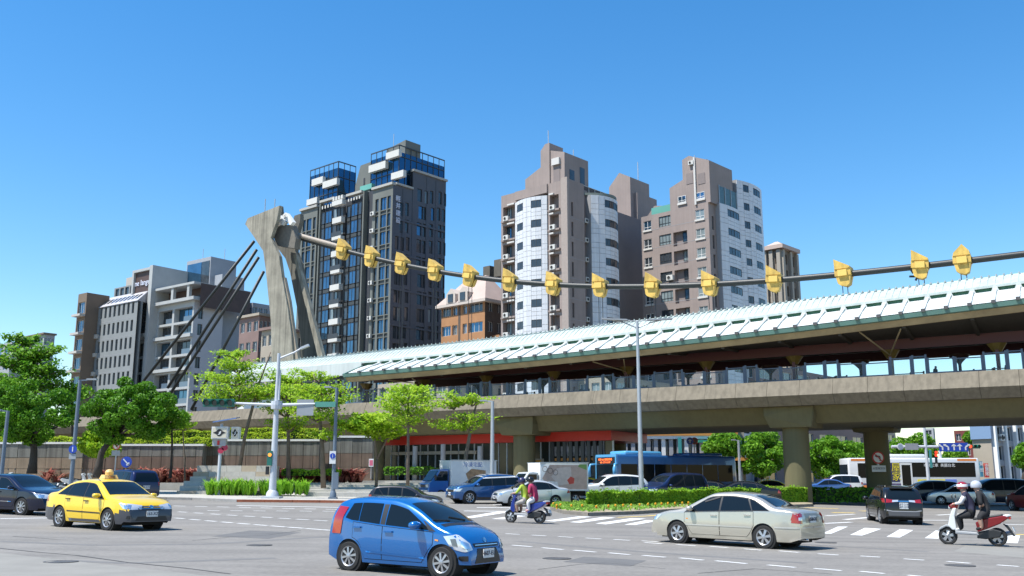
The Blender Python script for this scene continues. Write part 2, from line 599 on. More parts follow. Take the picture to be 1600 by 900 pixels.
def canopy():
 t = thing('station_canopy', 'white ribbed platform canopy with a green gutter on top of the viaduct', 'station roof', V(20, 9, 9.95))
 U0, U1, UL = -22.0, 66.0, 87.0
 B = 1.68
 nb = int((U1 - U0) / B)
 for side in (0, 1):
  O = (lambda o: o) if side == 0 else (lambda o: 18 - o)
  E_ = ez if side == 0 else (lambda u: max(ez(u), 14.6))
  FB = (lambda u: ez(u) - .85) if side == 0 else (lambda u: 13.6)
  for k in range(nb):
   a, b = U0 + k * B, U0 + (k + 1) * B
   mb = MB()
   rows = []
   for u in (a + .01, b - .01):
    rows.append([tuple(V(u, O(o), z)) for o, z in ((-0.35, E_(u) + .05), (1.4, E_(u) * .52 + gz_(u) * .48), (3.15, gz_(u) - 0.32))])
   mb.grid(rows)
   lo = [[(x, y, z - .08) for x, y, z in r] for r in rows]
   mb.grid(lo)
   if side == 0:
    w(mb.build('roof_panel', m_roofw, t))
   else:
    if k == 0: far = MB()
    far.add(mb.v, mb.f)
   # rib over the joint with its grey end cap
   if side == 0:
    mb = MB()
    u = a
    mb.bar(V(u, O(-0.36), ez(u) + .12), V(u, O(3.1), gz_(u) - .22), 0.20, 0.17)
    rib = w(mb.build('rib', m_roofw, t))
    mb = MB()
    mb.bar(V(u, O(-0.62), ez(u) + .05), V(u, O(-0.37), ez(u) + .11), 0.24, 0.19)
    c = mb.build('rib_cap', m_cap, rib)
    # top end of the rib turned up against the clerestory
    mb = MB()
    mb.prism([V(u - .3, 2.86, gz_(u) - .42), V(u + .3, 2.86, gz_(u) - .42), V(u + .1, 2.86, gz_(u) + .08), V(u - .1, 2.86, gz_(u) + .08)], VN * .3)
    mb.build('rib_end', m_roofw, rib)
  if side == 1:
   w(far.build('far_roof_panels', m_roofw, t))
  us = list(np.linspace(U0, U1, 60))
  w(sweep(us, lambda u: [(O(-0.30), E_(u)), (O(-0.42), E_(u) - .02), (O(-0.36), E_(u) - .36), (O(0.0), E_(u) - .40), (O(0.0), E_(u))], True).build('gutter', m_teal, t))
  w(sweep(us, lambda u: [(O(0.01), E_(u) - .38), (O(0.42), FB(u)), (O(0.62), FB(u)), (O(0.3), E_(u) - .38)], True).build('fascia', m_fascia, t))
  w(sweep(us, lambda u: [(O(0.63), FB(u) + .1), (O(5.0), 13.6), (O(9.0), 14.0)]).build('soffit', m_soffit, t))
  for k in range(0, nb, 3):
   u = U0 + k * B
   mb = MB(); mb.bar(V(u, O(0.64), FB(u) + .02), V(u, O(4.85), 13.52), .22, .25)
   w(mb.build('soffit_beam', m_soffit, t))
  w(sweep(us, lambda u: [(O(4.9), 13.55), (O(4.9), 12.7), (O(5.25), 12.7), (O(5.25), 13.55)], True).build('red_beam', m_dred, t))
  # strip between lower and upper roof, then the upper roof
  us2 = list(np.linspace(U0, UL, 90))
  w(sweep(us, lambda u: [(O(3.16), gz_(u) - .34), (O(3.16), gz_(u) + .06)]).build('clerestory', m_green, t))
  w(sweep(us2, lambda u: [(O(2.9), gz_(u) - .10), (O(2.92), gz_(u) + .10), (O(4.0), gz_(u) * .62 + rz_(u) * .38 + .12), (O(5.0), gz_(u) * .27 + rz_(u) * .73 + .05), (O(5.9), rz_(u) - .22)]).build('upper_roof', m_roofd, t, smooth=40))
  w(sweep(us2, lambda u: [(O(5.9), rz_(u) - .22), (O(5.95), rz_(u) - .1), (O(6.05), rz_(u) - .1), (O(6.3), rz_(u) - .22), (O(9.0), rz_(u) - .1)]).build('ridge_sheet', m_roofd, t))
  if side == 0:
   w(sweep(us2, lambda u: [(O(5.55), rz_(u) - .52), (O(5.55), rz_(u) - .30), (O(5.7), rz_(u) - .30), (O(5.7), rz_(u) - .52)], True).build('ridge_gutter', m_teal, t))
   mb, mb2 = MB(), MB()
   u = U0
   while u < UL:
    mb.bar(V(u, 3.02, gz_(u) + .14), V(u, 4.0, gz_(u) * .62 + rz_(u) * .38 + .14), .04, .05)
    mb.bar(V(u, 4.0, gz_(u) * .62 + rz_(u) * .38 + .14), V(u, 5.0, gz_(u) * .27 + rz_(u) * .73 + .07), .04, .05)
    mb2.bar(V(u, 5.0, gz_(u) * .27 + rz_(u) * .73 + .08), V(u, 5.95, rz_(u) - .12), .05, .09)
    mb2.bar(V(u, 5.9, rz_(u) - .15), V(u, 5.9, rz_(u) + .03), .09, .09)
    u += .56
   w(mb.build('standing_seam', m_roofd, t)); w(mb2.build('ridge_crest', m_roofd, t))
 # end wall closing the low roof where the canopy narrows
 mb = MB()
 mb.prism([V(U1, -0.3, ez(U1)), V(U1, 3.1, gz_(U1) - .3), V(U1, 3.1, gz_(U1) - 1.5), V(U1, 0.4, ez(U1) - .9)], VD * .2)
 w(mb.build('end_fascia', m_teal, t))
 mb = MB()
 us = list(np.linspace(66.2, UL, 20))
 w(sweep(us, lambda u: [(2.9, gz_(u) + .05), (2.9, gz_(u) - 1.3), (3.2, gz_(u) - 1.3), (3.2, gz_(u) + .05)], True).build('side_fascia', m_roofw, t))
 # platform columns
 for k in range(10):
  u = -6.2 + k * 8.15
  mb = MB()
  for s in (-.28, .28):
   mb.box(-.13, .13, s - .13, s + .13, 0, 2.4)
  M = Matrix.Translation(V(u, 5.1, 9.9)) @ Matrix.Rotation(math.atan2(VD.y, VD.x), 4, 'Z') @ Matrix.Scale(KV, 4)
  c = mb.build('platform_column', mat('column_maroon', (0.13, 0.03, 0.03), 0.5), t)
  c.matrix_parent_inverse = t.matrix_basis.inverted(); c.matrix_basis = M
  h = 2.8
  mb = MB()
  mb.lathe([(.34, h - .75), (.46, h - .55), (.62, h - .3), (.8, h - .05)], 8, Matrix.Rotation(R(22.5), 4, 'Z'))
  mb.build('capital', m_gold, c)
  mb = MB()
  ang = Matrix.Rotation(-math.atan2(VD.y, VD.x), 4, 'Z')
  for s in ((-1.6, 1.6) if k % 3 == 2 else ()):
   a = ang @ ((V(u + s, 0.75, ez(u) - .95) - V(u, 5.1, 9.9)) / KV)
   mb.bar((0, .4, h + .1 - .6), a, .09)
  mb.build('strut', m_fascia, c)
 # lotus lamps on the far platform side
 for k in range(9):
  u = -3.0 + k * 8.15
  b = V(u, 8.6, 9.9)
  mb = MB()
  mb.lathe([(.13, 0), (.13, 1.6), (.2, 1.75), (.5, 2.05), (.78, 2.25), (.84, 2.45), (.6, 2.5)], 12)
  c = mb.build('lotus_post', mat('lotus_dark', (0.05, 0.022, 0.018), 0.5), t, smooth=40)
  c.matrix_parent_inverse = t.matrix_basis.inverted(); c.matrix_basis = Matrix.Translation(b) @ Matrix.Scale(KV, 4)
 return t

def barrier():
 t = thing('platform_screen', 'blue grey glazed screen along the near platform edge above the parapet', 'platform screen', V(20, 2.4, 9.9))
 frames, panes, lows = {}, {}, {}
 for off, u0, u1 in ((2.4, -18, 66), (15.2, -30, 66)):
  u = u0
  k = 0
  while u < u1:
   W_ = (2.05, 2.05, 1.15, 1.7)[k % 4]
   H_ = (1.45, 1.5, 1.78, 1.72)[k % 4]
   key = k % 4
   if key not in frames:
    mb = MB()
    lowh = .42 if key in (0, 1) else (.2 if key == 2 else .12)
    mb.box(0.0, .15, -.07, .07, 0, H_ + .1); mb.box(W_ - .15, W_ - .004, -.06, .06, 0, H_ + .1)
    mb.box(.13, W_ - .13, -.055, .055, H_ - .08, H_); mb.box(.13, W_ - .13, -.05, .05, 0, lowh)
    frames[key] = mb.mesh('screen_frame', m_bframe)
    mb = MB(); mb.box(.13, W_ - .13, -.012, .012, lowh, H_ - .08)
    panes[key] = mb.mesh('pane', m_clear)
   M = Matrix.Translation(V(u + W_, off, 9.92)) @ Matrix.Rotation(math.atan2(-VD.y, -VD.x), 4, 'Z') @ Matrix.Scale(KV, 4)
   o = obj('screen_panel', frames[key], t)
   o.matrix_parent_inverse = t.matrix_basis.inverted(); o.matrix_basis = M
   obj('pane', panes[key], o)
   u += W_
   k += 1
 return t

def pylon():
 t = thing('cable_pylon', 'tall raw concrete A shaped pylon carrying the station roof cables', 'pylon', V(86, 8, 0))
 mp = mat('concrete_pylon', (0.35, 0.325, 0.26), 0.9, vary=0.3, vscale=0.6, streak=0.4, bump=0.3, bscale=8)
 mpd = mat('concrete_pylon_shaded', (0.16, 0.15, 0.125), 0.9, vary=.2, vscale=.6, streak=.3)  # same concrete with the back leg's shade put into its colour
 def leg(pix, off, th, name, m):
  P = []
  for px, py in pix:
   u, z = vpx(px, py, off)
   P.append(V(u, off, z))
  mb = MB(); mb.prism(P, VN * th)
  return w(mb.build(name, m, t))
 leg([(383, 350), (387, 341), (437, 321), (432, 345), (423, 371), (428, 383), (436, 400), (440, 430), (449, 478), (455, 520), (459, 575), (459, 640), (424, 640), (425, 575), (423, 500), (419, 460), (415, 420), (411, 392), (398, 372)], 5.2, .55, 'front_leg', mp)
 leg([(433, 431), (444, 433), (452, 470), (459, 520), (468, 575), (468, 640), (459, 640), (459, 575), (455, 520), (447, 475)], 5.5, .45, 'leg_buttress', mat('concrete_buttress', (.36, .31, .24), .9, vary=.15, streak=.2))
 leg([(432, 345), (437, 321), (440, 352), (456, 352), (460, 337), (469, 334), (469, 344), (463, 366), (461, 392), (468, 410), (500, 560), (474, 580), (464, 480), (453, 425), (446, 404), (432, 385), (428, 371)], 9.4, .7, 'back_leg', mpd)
 leg([(440, 352), (456, 351), (462, 372), (460, 388), (434, 384), (428, 372), (434, 352)], 6.6, 1.0, 'crossbeam', mat('concrete_crossbeam', (0.18, 0.165, 0.14), 0.9, vary=.2))  # crossbeam concrete darkened for the shadow under the leg head
 leg([(458, 398), (462, 397), (504, 556), (497, 560)], 8.6, 0.6, 'leg_rib_lit', mp)  # lit edge of the back leg, set in the paler concrete
 # white saddle brackets
 for a, b in (((436, 339), (446, 350)), ((448, 336), (458, 350)), ((446, 335), (449, 341))):
  u0, z0 = vpx(*a, 6.6); u1, z1 = vpx(*b, 6.6)
  mb = MB(); mb.bar(V(u0, 6.6, z0), V(u1, 6.6, z1), .5, .5)
  w(mb.build('saddle_bracket', m_white, t))
 for px in (414, 429):
  u, z = vpx(px, 327, 6.2)
  mb = MB(); mb.tube([V(u, 6.2, z - 1.2), V(u, 6.2, z + 1.4)], .05, 6)
  w(mb.build('lightning_rod', m_steel, t))
 # lit portal arm at the foot
 return t

CABLE = [(-40, 22.2), (-20, 20.9), (-0.5, 20.5), (4, 20.4), (7.5, 20.3), (14, 20.2), (20.5, 20.3), (26.8, 20.6), (32.8, 21.05), (38.7, 21.7), (44.3, 22.5), (49.7, 23.5), (55, 24.5), (59.9, 25.7), (64.7, 27.0), (69.5, 28.4), (74.1, 30.0), (84.6, 33.6)]
_cp = np.polyfit([c[0] for c in CABLE], [c[1] for c in CABLE], 5)
cz = lambda u: float(np.polyval(_cp, u))

def cable():
 t = thing('suspension_cable', 'black main cable with yellow clamps sagging above the station canopy', 'cable', V(30, 8, cz(30)))
 mb = MB()
 mb.tube([V(u, 8, cz(u)) for u in np.linspace(-30, 84.8, 60)], .235, 10)
 w(mb.build('main_cable', mat('cable_black', (0.02, 0.024, 0.024), 0.5), t, smooth=True))
 mb = MB()
 a, b = 73.2, 84.8
 mb.tube([V(u, 7.8, cz(u) + .33) for u in np.linspace(a, b, 8)], [.12, .24, .26, .26, .26, .26, .26, .26], 10)
 w(mb.build('cable_sleeve', mat('sleeve_pale', (0.32, 0.27, 0.22), 0.6), t, smooth=True))
 pxs = [1507, 1440, 1320, 1210, 1110, 1020, 938, 865, 797, 735, 680, 628, 580, 535]
 cyl = [20.4, 20.3]
 body = MB()
 body.box(-.72, .72, -.62, .62, -.22, .42)
 body.prism([(-.66, -.56, -.22), (.66, -.56, -.22), (.5, -.56, -1.05), (.2, -.56, -1.22), (-.3, -.56, -1.1), (-.52, -.56, -.9)], (0, .42, 0))
 body.prism([(-.66, .1, -.22), (.66, .1, -.22), (.45, .1, -1.0), (.1, .1, -1.18), (-.25, .1, -1.05), (-.48, .1, -.85)], (0, .44, 0))
 bm_ = body.mesh('cable_clamp', m_yellow)
 cap = MB()
 cap.prism([(-.68, -.7, .42), (.68, -.7, .42), (.68, -.7, .58), (-.68, -.7, 1.38)], (0, 1.36, 0))
 cm = cap.mesh('clamp_cap', m_yellow)
 capr = MB()
 capr.prism([(-.68, -.68, .42), (.68, -.68, .42), (.62, -.68, .78), (.1, -.68, 1.4), (-.62, -.68, .7)], (0, 1.36, 0))
 cmr = capr.mesh('clamp_cap', m_yellow)
 bandm = MB().box(-.4, .4, -.78, -.55, -.26, .3).mesh('clamp_band', mat('yellow_paint_warm', (0.80, 0.55, 0.13), 0.5))
 ang = math.atan2(-VD.y, -VD.x)
 for i, px in enumerate(pxs):
  u, z = 0, 0
  lo, hi = -10, 90
  u, _ = vpx(px, 440, 8)
  z = cz(u)
  sl = (cz(u + .5) - cz(u - .5))
  M = Matrix.Translation(V(u, 8, z)) @ Matrix.Rotation(ang, 4, 'Z') @ Matrix.Rotation(math.atan(sl) * .6 + (0, .05, -.04, .03)[i % 4], 4, 'Y') @ Matrix.Rotation((.0, .06, -.05, .1, -.08)[i % 5], 4, 'Z') @ Matrix.Scale(KV, 4)
  o = obj('cable_clamp', bm_, t)
  o.matrix_parent_inverse = t.matrix_basis.inverted(); o.matrix_basis = M
  obj('clamp_cap', cmr if i == 0 else cm, o)
  obj('clamp_band', bandm, o)
  mb = MB()
  for s in (-.22, .22):
   mb.tube([V(u + s, 8, z - 1.0), V(u + s, 8, rz_(u) - .1)], .03, 6)
  w(mb.build('hanger', mat('cable_black', (0, 0, 0)), t))
  if i == 1:
   for a in range(4):
    b = V(u + .9 - a * .35, 7.6, z - .9 + .25 * (a % 2))
    w(MB().bar(b, b + Vector((0.4 * math.cos(a * 2.1), 0, .4 * math.sin(a * 2.1))), .13).build('floodlight', m_black, t))
 return t

def stays():
 anchors = [((397, 377), (222, 598)), ((401, 390), (262, 606)), ((404, 402), (250, 640)), ((412, 424), (299, 640))]
 for (a, b), lab in zip(anchors, ('topmost black back stay cable from the concrete pylon head', 'second highest black back stay cable from the concrete pylon', 'third black back stay cable from the pylon, close beside the second', 'lowest and steepest black back stay cable beside the concrete pylon leg')):
  u0, z0 = vpx(*a, 6); u1, z1 = vpx(*b, 6)
  A, B = V(u0, 6, z0), V(u1, 6, z1)
  mb = MB(); mb.tube([A, B], .165, 10)
  o = mb.build('stay_cable', mat('cable_black', (0, 0, 0)), None, smooth=True)
  tag(o, lab, 'cable', 'back stay cables')
 # white anchorage fins on the viaduct
 for i, (pa, pb, th) in enumerate((((345, 648), (425, 622), .9), ((390, 648), (440, 628), .8))):
  u0, z0 = vpx(*pa, 5); u1, z1 = vpx(*pb, 5)
  mb = MB()
  mb.prism([V(u0, 4.6, z0 - .6), V(u1, 4.6, z0 - .6), V(u1, 4.6, z1 + .5), V(u1 + .8, 4.6, z1 + .6)], VN * 1.4)
  o = mb.build('cable_anchorage', m_white)
  tag(o, ('long white wedge shaped cable anchorage behind the light green trees', 'shorter white cable anchorage nearest the tall signal mast')[i], 'anchorage')

viaduct(); canopy(); barrier(); pylon(); cable(); stays()
# ------------------------------------------------------------------ buildings
class Bld:
 """corner upright at the origin; +Y runs along the left face, +X along the right face"""
 def __init__(s, name, label, xc, D, theta, cat='building', group=None, yc=600):
  p = aty(xc, yc, D)
  s.o = Vector((p.x, D, 0))
  s.th = R(theta)
  s.dL = Vector((-math.cos(s.th), math.sin(s.th), 0))
  s.dR = Vector((math.sin(s.th), math.cos(s.th), 0))
  s.t = thing(name, label, cat, s.o, math.pi / 2 - s.th, group)
  s.cache = {}

 def _hit(s, px, py, n, off):
  r = ray(px, py); nn = np.array(n); q = np.array(s.o + n * off)
  t = ((q - _C) @ nn) / (r @ nn)
  return Vector(_C + r * t)

 def L(s, px, py, x=0.0):
  P = s._hit(px, py, s.dR, x) - s.o
  return P.dot(s.dL), P.z

 def Rr(s, px, py, y=0.0):
  P = s._hit(px, py, s.dL, y) - s.o
  return P.dot(s.dR), P.z

 def part(s, name, mb, m, parent=None, **k):
  return mb.build(name, m, parent or s.t, **k)

 def box(s, name, m, x0, x1, y0, y1, z0, z1, parent=None):
  return MB().box(x0, x1, y0, y1, z0, z1).build(name, m, parent or s.t)

 def facade(s, face, off, a0, a1, z0, z1, holes, m, depth=.3, name='wall', mb=None):
  """wall sheet with real openings and their reveals"""
  mb0 = mb
  mb = mb or MB()
  def P(a, z, d):
   return (off + d, a, z) if face == 'L' else (a, off + d, z)
  hs = [(max(a0, h[0]), min(a1, h[1]), max(z0, h[2]), min(z1, h[3])) for h in holes]
  hs = [h for h in hs if h[1] - h[0] > .05 and h[3] - h[2] > .05]
  zs = sorted(set([z0, z1] + [h[2] for h in hs] + [h[3] for h in hs]))
  for i in range(len(zs) - 1):
   zl, zh = zs[i], zs[i + 1]
   if zh - zl < 1e-4: continue
   act = sorted([h for h in hs if h[2] < zh - 1e-4 and h[3] > zl + 1e-4])
   a = a0
   for h in act:
    if h[0] > a + 1e-4:
     mb.add([P(a, zl, 0), P(h[0], zl, 0), P(h[0], zh, 0), P(a, zh, 0)], [(0, 1, 2, 3)])
    a = max(a, h[1])
   if a1 > a + 1e-4:
    mb.add([P(a, zl, 0), P(a1, zl, 0), P(a1, zh, 0), P(a, zh, 0)], [(0, 1, 2, 3)])
  for h in hs:
   c = [(h[0], h[2]), (h[1], h[2]), (h[1], h[3]), (h[0], h[3])]
   for i in range(4):
    p, q = c[i], c[(i + 1) % 4]
    mb.add([P(*p, 0), P(*q, 0), P(*q, depth), P(*p, depth)], [(0, 1, 2, 3)])
  if mb0 is None:
   return mb.build(name, m, s.t)

 def window(s, face, off, a0, a1, z0, z1, fm, gm, mull=1, rail=0, fw=.07, parent=None, name='window'):
  W_, H_ = a1 - a0, z1 - z0
  key = (round(W_, 2), round(H_, 2), fm.name, gm.name, mull, rail)
  if key not in s.cache:
   W2, H2 = key[0], key[1]
   mb = MB()
   d0, d1 = -.05, .05
   mb.box(0, fw, d0, d1, 0, H2); mb.box(W2 - fw, W2, d0, d1, 0, H2)
   mb.box(fw, W2 - fw, d0, d1, 0, fw); mb.box(fw, W2 - fw, d0, d1, H2 - fw, H2)
   for i in range(mull):
    c = W2 * (i + 1) / (mull + 1)
    mb.box(c - fw / 2, c + fw / 2, d0 + .01, d1, fw, H2 - fw)
   if rail:
    mb.box(fw, W2 - fw, d0 + .015, d1, H2 * .3 - fw / 2, H2 * .3 + fw / 2)
   g = MB().box(fw, W2 - fw, .01, .04, fw, H2 - fw)
   s.cache[key] = (mb.mesh(name, fm), g.mesh('pane', gm))
  f, g = s.cache[key]
  if face == 'L':
   M = Matrix.Translation((off, a1, z0)) @ Matrix.Rotation(-math.pi / 2, 4, 'Z')
  else:
   M = Matrix.Translation((a0, off, z0))
  o = obj(name, f, parent or s.t, M)
  obj('pane', g, o)
  return o

m_frame_d = mat('window_frame_dark', (0.05, 0.055, 0.06), 0.4)
m_frame_w = mat('window_frame_white', (0.7, 0.7, 0.68), 0.5)
m_glass_c = mat('window_glass_curtained', (0.22, 0.27, 0.28), 0.12, spec=0.7, vary=0.35, vscale=0.5)
m_acw = mat('air_conditioner_casing', (0.62, 0.61, 0.57), 0.5, vary=0.1)

_ac = {}
def ac_unit(b, face, off, a, z, sc=1.0):
 if 'm' not in _ac:
  mb = MB().box(-.45, .45, -.4, 0, 0, .65)
  mb.lathe([(.25, 0), (.25, .03)], 12, Matrix.Translation((-.1, -.4, .33)) @ Matrix.Rotation(R(90), 4, 'X'))
  _ac['m'] = mb.mesh('air_conditioner', m_acw)
  _ac['g'] = MB().lathe([(.2, 0), (.2, .05)], 12, Matrix.Translation((-.1, -.4, .33)) @ Matrix.Rotation(R(90), 4, 'X')).mesh('fan_grille', m_dark)
 if face == 'L':
  M = Matrix.Translation((off, a, z)) @ Matrix.Rotation(-math.pi / 2, 4, 'Z')
 else:
  M = Matrix.Translation((a, off, z))
 o = obj('air_conditioner', _ac['m'], b.t, M @ Matrix.Scale(sc, 4))
 obj('fan_grille', _ac['g'], o)

def dark_tower():
 b = Bld('apartment_tower', 'tall charcoal apartment tower with blue glass penthouses behind the station', 614, 165, 41, yc=300)
 mg = mat('tower_cladding_grey', (0.15, 0.158, 0.14), 0.6, vary=0.12, vscale=0.3)
 md = mat('tower_cladding_dark', (0.045, 0.05, 0.06), 0.6, vary=0.15, vscale=0.3)
 mr = mat('tower_side_shaded', (0.085, 0.088, 0.105), 0.6, vary=0.12, vscale=0.25)  # cladding darkened and blued for the shaded right face
 mp = mat('tower_spandrel', (0.05, 0.055, 0.055), 0.5)
 mgl = mat('tower_curtain_glass', (0.03, 0.105, 0.19), 0.06, metal=0.8, spec=0.8, vary=0.2, vscale=0.15)
 mw = mat('tower_white_block', (0.62, 0.61, 0.57), 0.6, vary=0.06)
 ZB = 1.5
 La = lambda px, py=430, x=0: b.L(px, py, x)[0]
 Lz = lambda px, py, x=0: b.L(px, py, x)[1]
 yA, yA2, yB0, yB1, yC = La(466, 430), La(492, 430), La(499, 430), La(566, 430), La(579, 430)
 zC = Lz(612, 289); zB = Lz(560, 302); zA = Lz(480, 328)
 RX = b.Rr(695, 420)[0]
 zR = b.Rr(660, 272)[1]
 FH = 3.2
 # section C, flush with the corner
 floors = [zC - 1.6 - FH * k for k in range(1, 15) if zC - 1.6 - FH * k > ZB + 1]
 def bay(y0, y1, ztop, x, cols, name_m):
  """cols: (frac0, frac1, kind)"""
  holes, wins = [], []
  n = int((ztop - 1.9 - ZB) / FH)
  Wd = y1 - y0
  for k in range(n):
   zt = ztop - 1.9 - FH * k
   for f0, f1, kind in cols:
    a0, a1 = y0 + Wd * f0, y0 + Wd * f1
    if kind == 'w':
     holes.append((a0, a1, zt - 2.35, zt)); wins.append((a0, a1, zt - 2.35, zt, m_glass_b, 1))
     wins.append((a0, a1, zt - 3.1, zt - 2.5, mp, 0)); holes.append((a0, a1, zt - 3.1, zt - 2.5))
    elif kind == 'd':
     holes.append((a0, a1, zt - 2.35, zt)); wins.append((a0, a1, zt - 2.35, zt, m_glass_d, 0))
     wins.append((a0, a1, zt - 3.1, zt - 2.5, mp, 0)); holes.append((a0, a1, zt - 3.1, zt - 2.5))
  b.facade('L', x, y0, y1, ZB, ztop, holes, mg, depth=.35)
  for a0, a1, z0, z1, g, mu in wins:
   if g is mp:
    b.box('spandrel', mp, x + .18, x + .3, a0, a1, z0, z1)
   else:
    b.window('L', x + .22, a0, a1, z0, z1, m_frame_d, g, mu)
  return n
 bay(0, yC, zC, 0, [(.10, .26, 'w'), (.31, .60, 'w'), (.70, .86, 'd')], mg)
 wd = yB1 - yB0
 nB = bay(yB0, yB1, zB, -.4, [(.03, .09, 'd'), (.12, .26, 'w'), (.295, .37, 'd'), (.63, .70, 'd'), (.73, .86, 'w'), (.89, .95, 'd')], mg)
 bay(yA2 + 0, yA, zA, 0, [(.08, .24, 'd'), (.34, .62, 'w'), (.68, .86, 'w')], mg)
 # dark recesses between the sections
 b.box('recess', md, 2.2, 6, yC, yB0, ZB, zC - 1.0)
 b.box('recess', md, 2.2, 6, yB1, yA2, ZB, zA - .5)
 for y0 in (yC, yB1):
  pass
 # section cheeks
 b.box('wall', mg, -.39, 2.3, yB0 - .02, yB0 + .3, ZB, zB)
 b.box('wall', mg, -.39, 2.3, yB1 - .3, yB1 + .02, ZB, zB)
 b.box('wall', mg, .01, 2.3, yC - .3, yC + .02, ZB, zC)
 b.box('wall', mg, .01, 2.3, yA2 - .02, yA2 + .3, ZB, zA)
 # balconies in the middle of section B
 for k in range(nB):
  zt = zB - 1.9 - FH * k
  a0, a1 = yB0 + wd * .385, yB0 + wd * .615
  b.box('balcony_shade', m_dark, -.42, -.36, a0, a1, zt - 2.2, zt - .1)  # flat dark sheet painting the shade behind the balcony
  bo = b.box('balcony', mw if k % 3 != 1 else mw, -1.35, -.41, a0 - .15, a1 + .1, zt - 3.25, zt - 2.2 - (.45 if k % 2 else 0))
  for j in range(3):
   aj = a0 + (a1 - a0) * (j + .35) / 3
   b.box('balcony_door', (m_glass_c if (j + k) % 3 == 0 else m_frame_d), -.47, -.43, aj, aj + .7, zt - 2.2, zt - .2)
  if k % 2:
   b.box('railing', m_frame_d, -1.32, -1.26, a0, a1, zt - 2.65, zt - 1.75)
 # cornices with their light dashes
 for y0, y1, z, x in ((0, yC, zC, 0), (yB0, yB0 + wd * .37, zB, -.4), (yB0 + wd * .63, yB1, zB - .3, -.4), (yA2, yA, zA, 0)):
  b.box('cornice', mat('cornice_light', (0.42, 0.41, 0.37), 0.6), x - .35, x + .6, y0 - .1, y1 + .1, z, z + .45)
 for y0, y1 in ((yB0 + wd * .06, yB0 + wd * .33), (yB0 + wd * .68, yB0 + wd * .93)):
  mb = MB()
  for j in range(5):
   a = y0 + (y1 - y0) * j / 4
   mb.box(-.5, -.41, a - .15, a + .15, zB - 1.3, zB - .7)
  b.part('cornice_dash', mb, mw)
 mb = MB()
 for j in range(4):
  a = yB0 + wd * (.40 + .065 * j)
  mb.box(-1.2, -.5, a - .15, a + .35, zB - .6, zB + .1)
 b.part('cornice_dash', mb, mw); b.box('canopy_slab', mw, -1.4, -.41, yB0 + wd * .38, yB0 + wd * .62, zB - 1.7, zB - .8)
 # right face with staggered slot windows in two shades of panel
 holes = []
 xsplit = b.Rr(643, 380)[0]
 zlow = b.Rr(628, 291)[1]
 slots = [(.028, 0, 0), (.10, 0, 0), (.20, .35, 0), (.29, .35, 1), (.42, .5, 1), (.53, .5, 0), (.66, .9, 2), (.80, 1.3, 0), (.90, 1.3, 0)]
 n = int((zR - ZB) / FH)
 rnd = random.Random(3)
 for k in range(n):
  for f, dz, kind in slots:
   a = RX * (f + .03) + rnd.choice((0, 0, .35))
   zt = zR - 3.4 - FH * k + dz * .8
   top = zlow if a < xsplit else zR
   if zt > top - .8: continue
   if k < 3 and f < .05: continue
   wdt = .85 if kind != 1 else 1.15
   g = m_glass_b if (kind and rnd.random() < .3) else (m_glass_c if rnd.random() < .08 else m_glass_d)
   holes.append((a, a + wdt, zt - 2.45, zt, g))
 b.facade('R', 0, 0, xsplit, ZB, zlow, [h[:4] for h in holes if h[1] < xsplit], mr, .3)
 b.facade('R', 0, xsplit, RX, ZB, zR, [h[:4] for h in holes if h[0] > xsplit], mr, .3)
 for h in holes:
  if h[0] > xsplit or h[1] < xsplit:
   b.window('R', .2, h[0], h[1], h[2], h[3], m_frame_d, h[4], 0)
 for i, a in enumerate((xsplit * .5, xsplit, RX * .62, RX * .8)):
  b.box('panel_joint', md, a - .06, a + .06, -.03, -.002, ZB, (zlow if a <= xsplit * .6 else zR) - .4)
 for k in range(1, n, 2):
  b.box('floor_band', mr, xsplit * .02, RX * .98, -.09, -.004, zlow - 3.1 - FH * k - .2, zlow - 3.1 - FH * k + .15)
 b.box('cornice', mat('cornice_light', (0, 0, 0)), xsplit, RX + .2, -.3, .6, zR, zR + .4)
 b.box('cornice', mat('cornice_light', (0, 0, 0)), 0.61, xsplit - .01, -.3, .6, zlow, zlow + .35)
 # body behind the faces
 b.box('rear_wall', md, .6, RX, .6, yC, ZB, zlow - .05)
 b.box('rear_wall', md, xsplit + .3, RX - .01, .35, yC + 3, zlow - .06, zR)
 b.box('rear_wall', md, .6, RX - 1, yC + .02, yB1 - .4, ZB, zB - .05)
 b.box('rear_wall', md, .6, RX - 2, yB1 - .38, yA, ZB, zA - .02)
 b.box('rear_wall', md, 2, RX - .02, yC, yA - .05, ZB, zA - .05)
 # vertical sign: four characters
 for i, ch in enumerate('輕井建設'[:4]):
  a, z = b.Rr(619.5, 310.5 + i * 11.3)
  me = text_mesh(ch, 1.15, .1, mat('sign_letter_white', (0.75, 0.78, 0.9), 0.4))
  obj('sign_character', me, b.t, Matrix.Translation((a + .3, -.1, z)) @ Matrix.Rotation(R(90), 4, 'X'))
 # penthouses: glass boxes with white blocks and a dark core
 def glassbox(x0, x1, y0, y1, z0, z1, nm):
  g = b.box('penthouse_glass', mgl, x0, x1, y0, y1, z0, z1)
  k = max(3, int((y1 - y0) / 1.3)); kx = max(3, int((x1 - x0) / 1.3))
  mb = MB()
  for i in range(k + 1):
   y = y0 + (y1 - y0) * i / k
   mb.box(x0 - .1, x0 - .002, y - .05, y + .05, z0, z1 + (1.3 if nm else 0))
  for i in range(kx + 1):
   x = x0 + (x1 - x0) * i / kx
   mb.box(x - .05, x + .05, y0 - .1, y0 - .002, z0, z1 + 1.3)
  b.part('mullion', mb, m_frame_d, g)
  mb = MB()
  z = z0 + 3.0
  while z < z1 + 1.5:
   mb.box(x0 - .13, x0 - .004, y0 - .05, y1, z - .07, z + .07); mb.box(x0 - .1, x1, y0 - .13, y0 - .004, z - .07, z + .07)
   z += 3.0
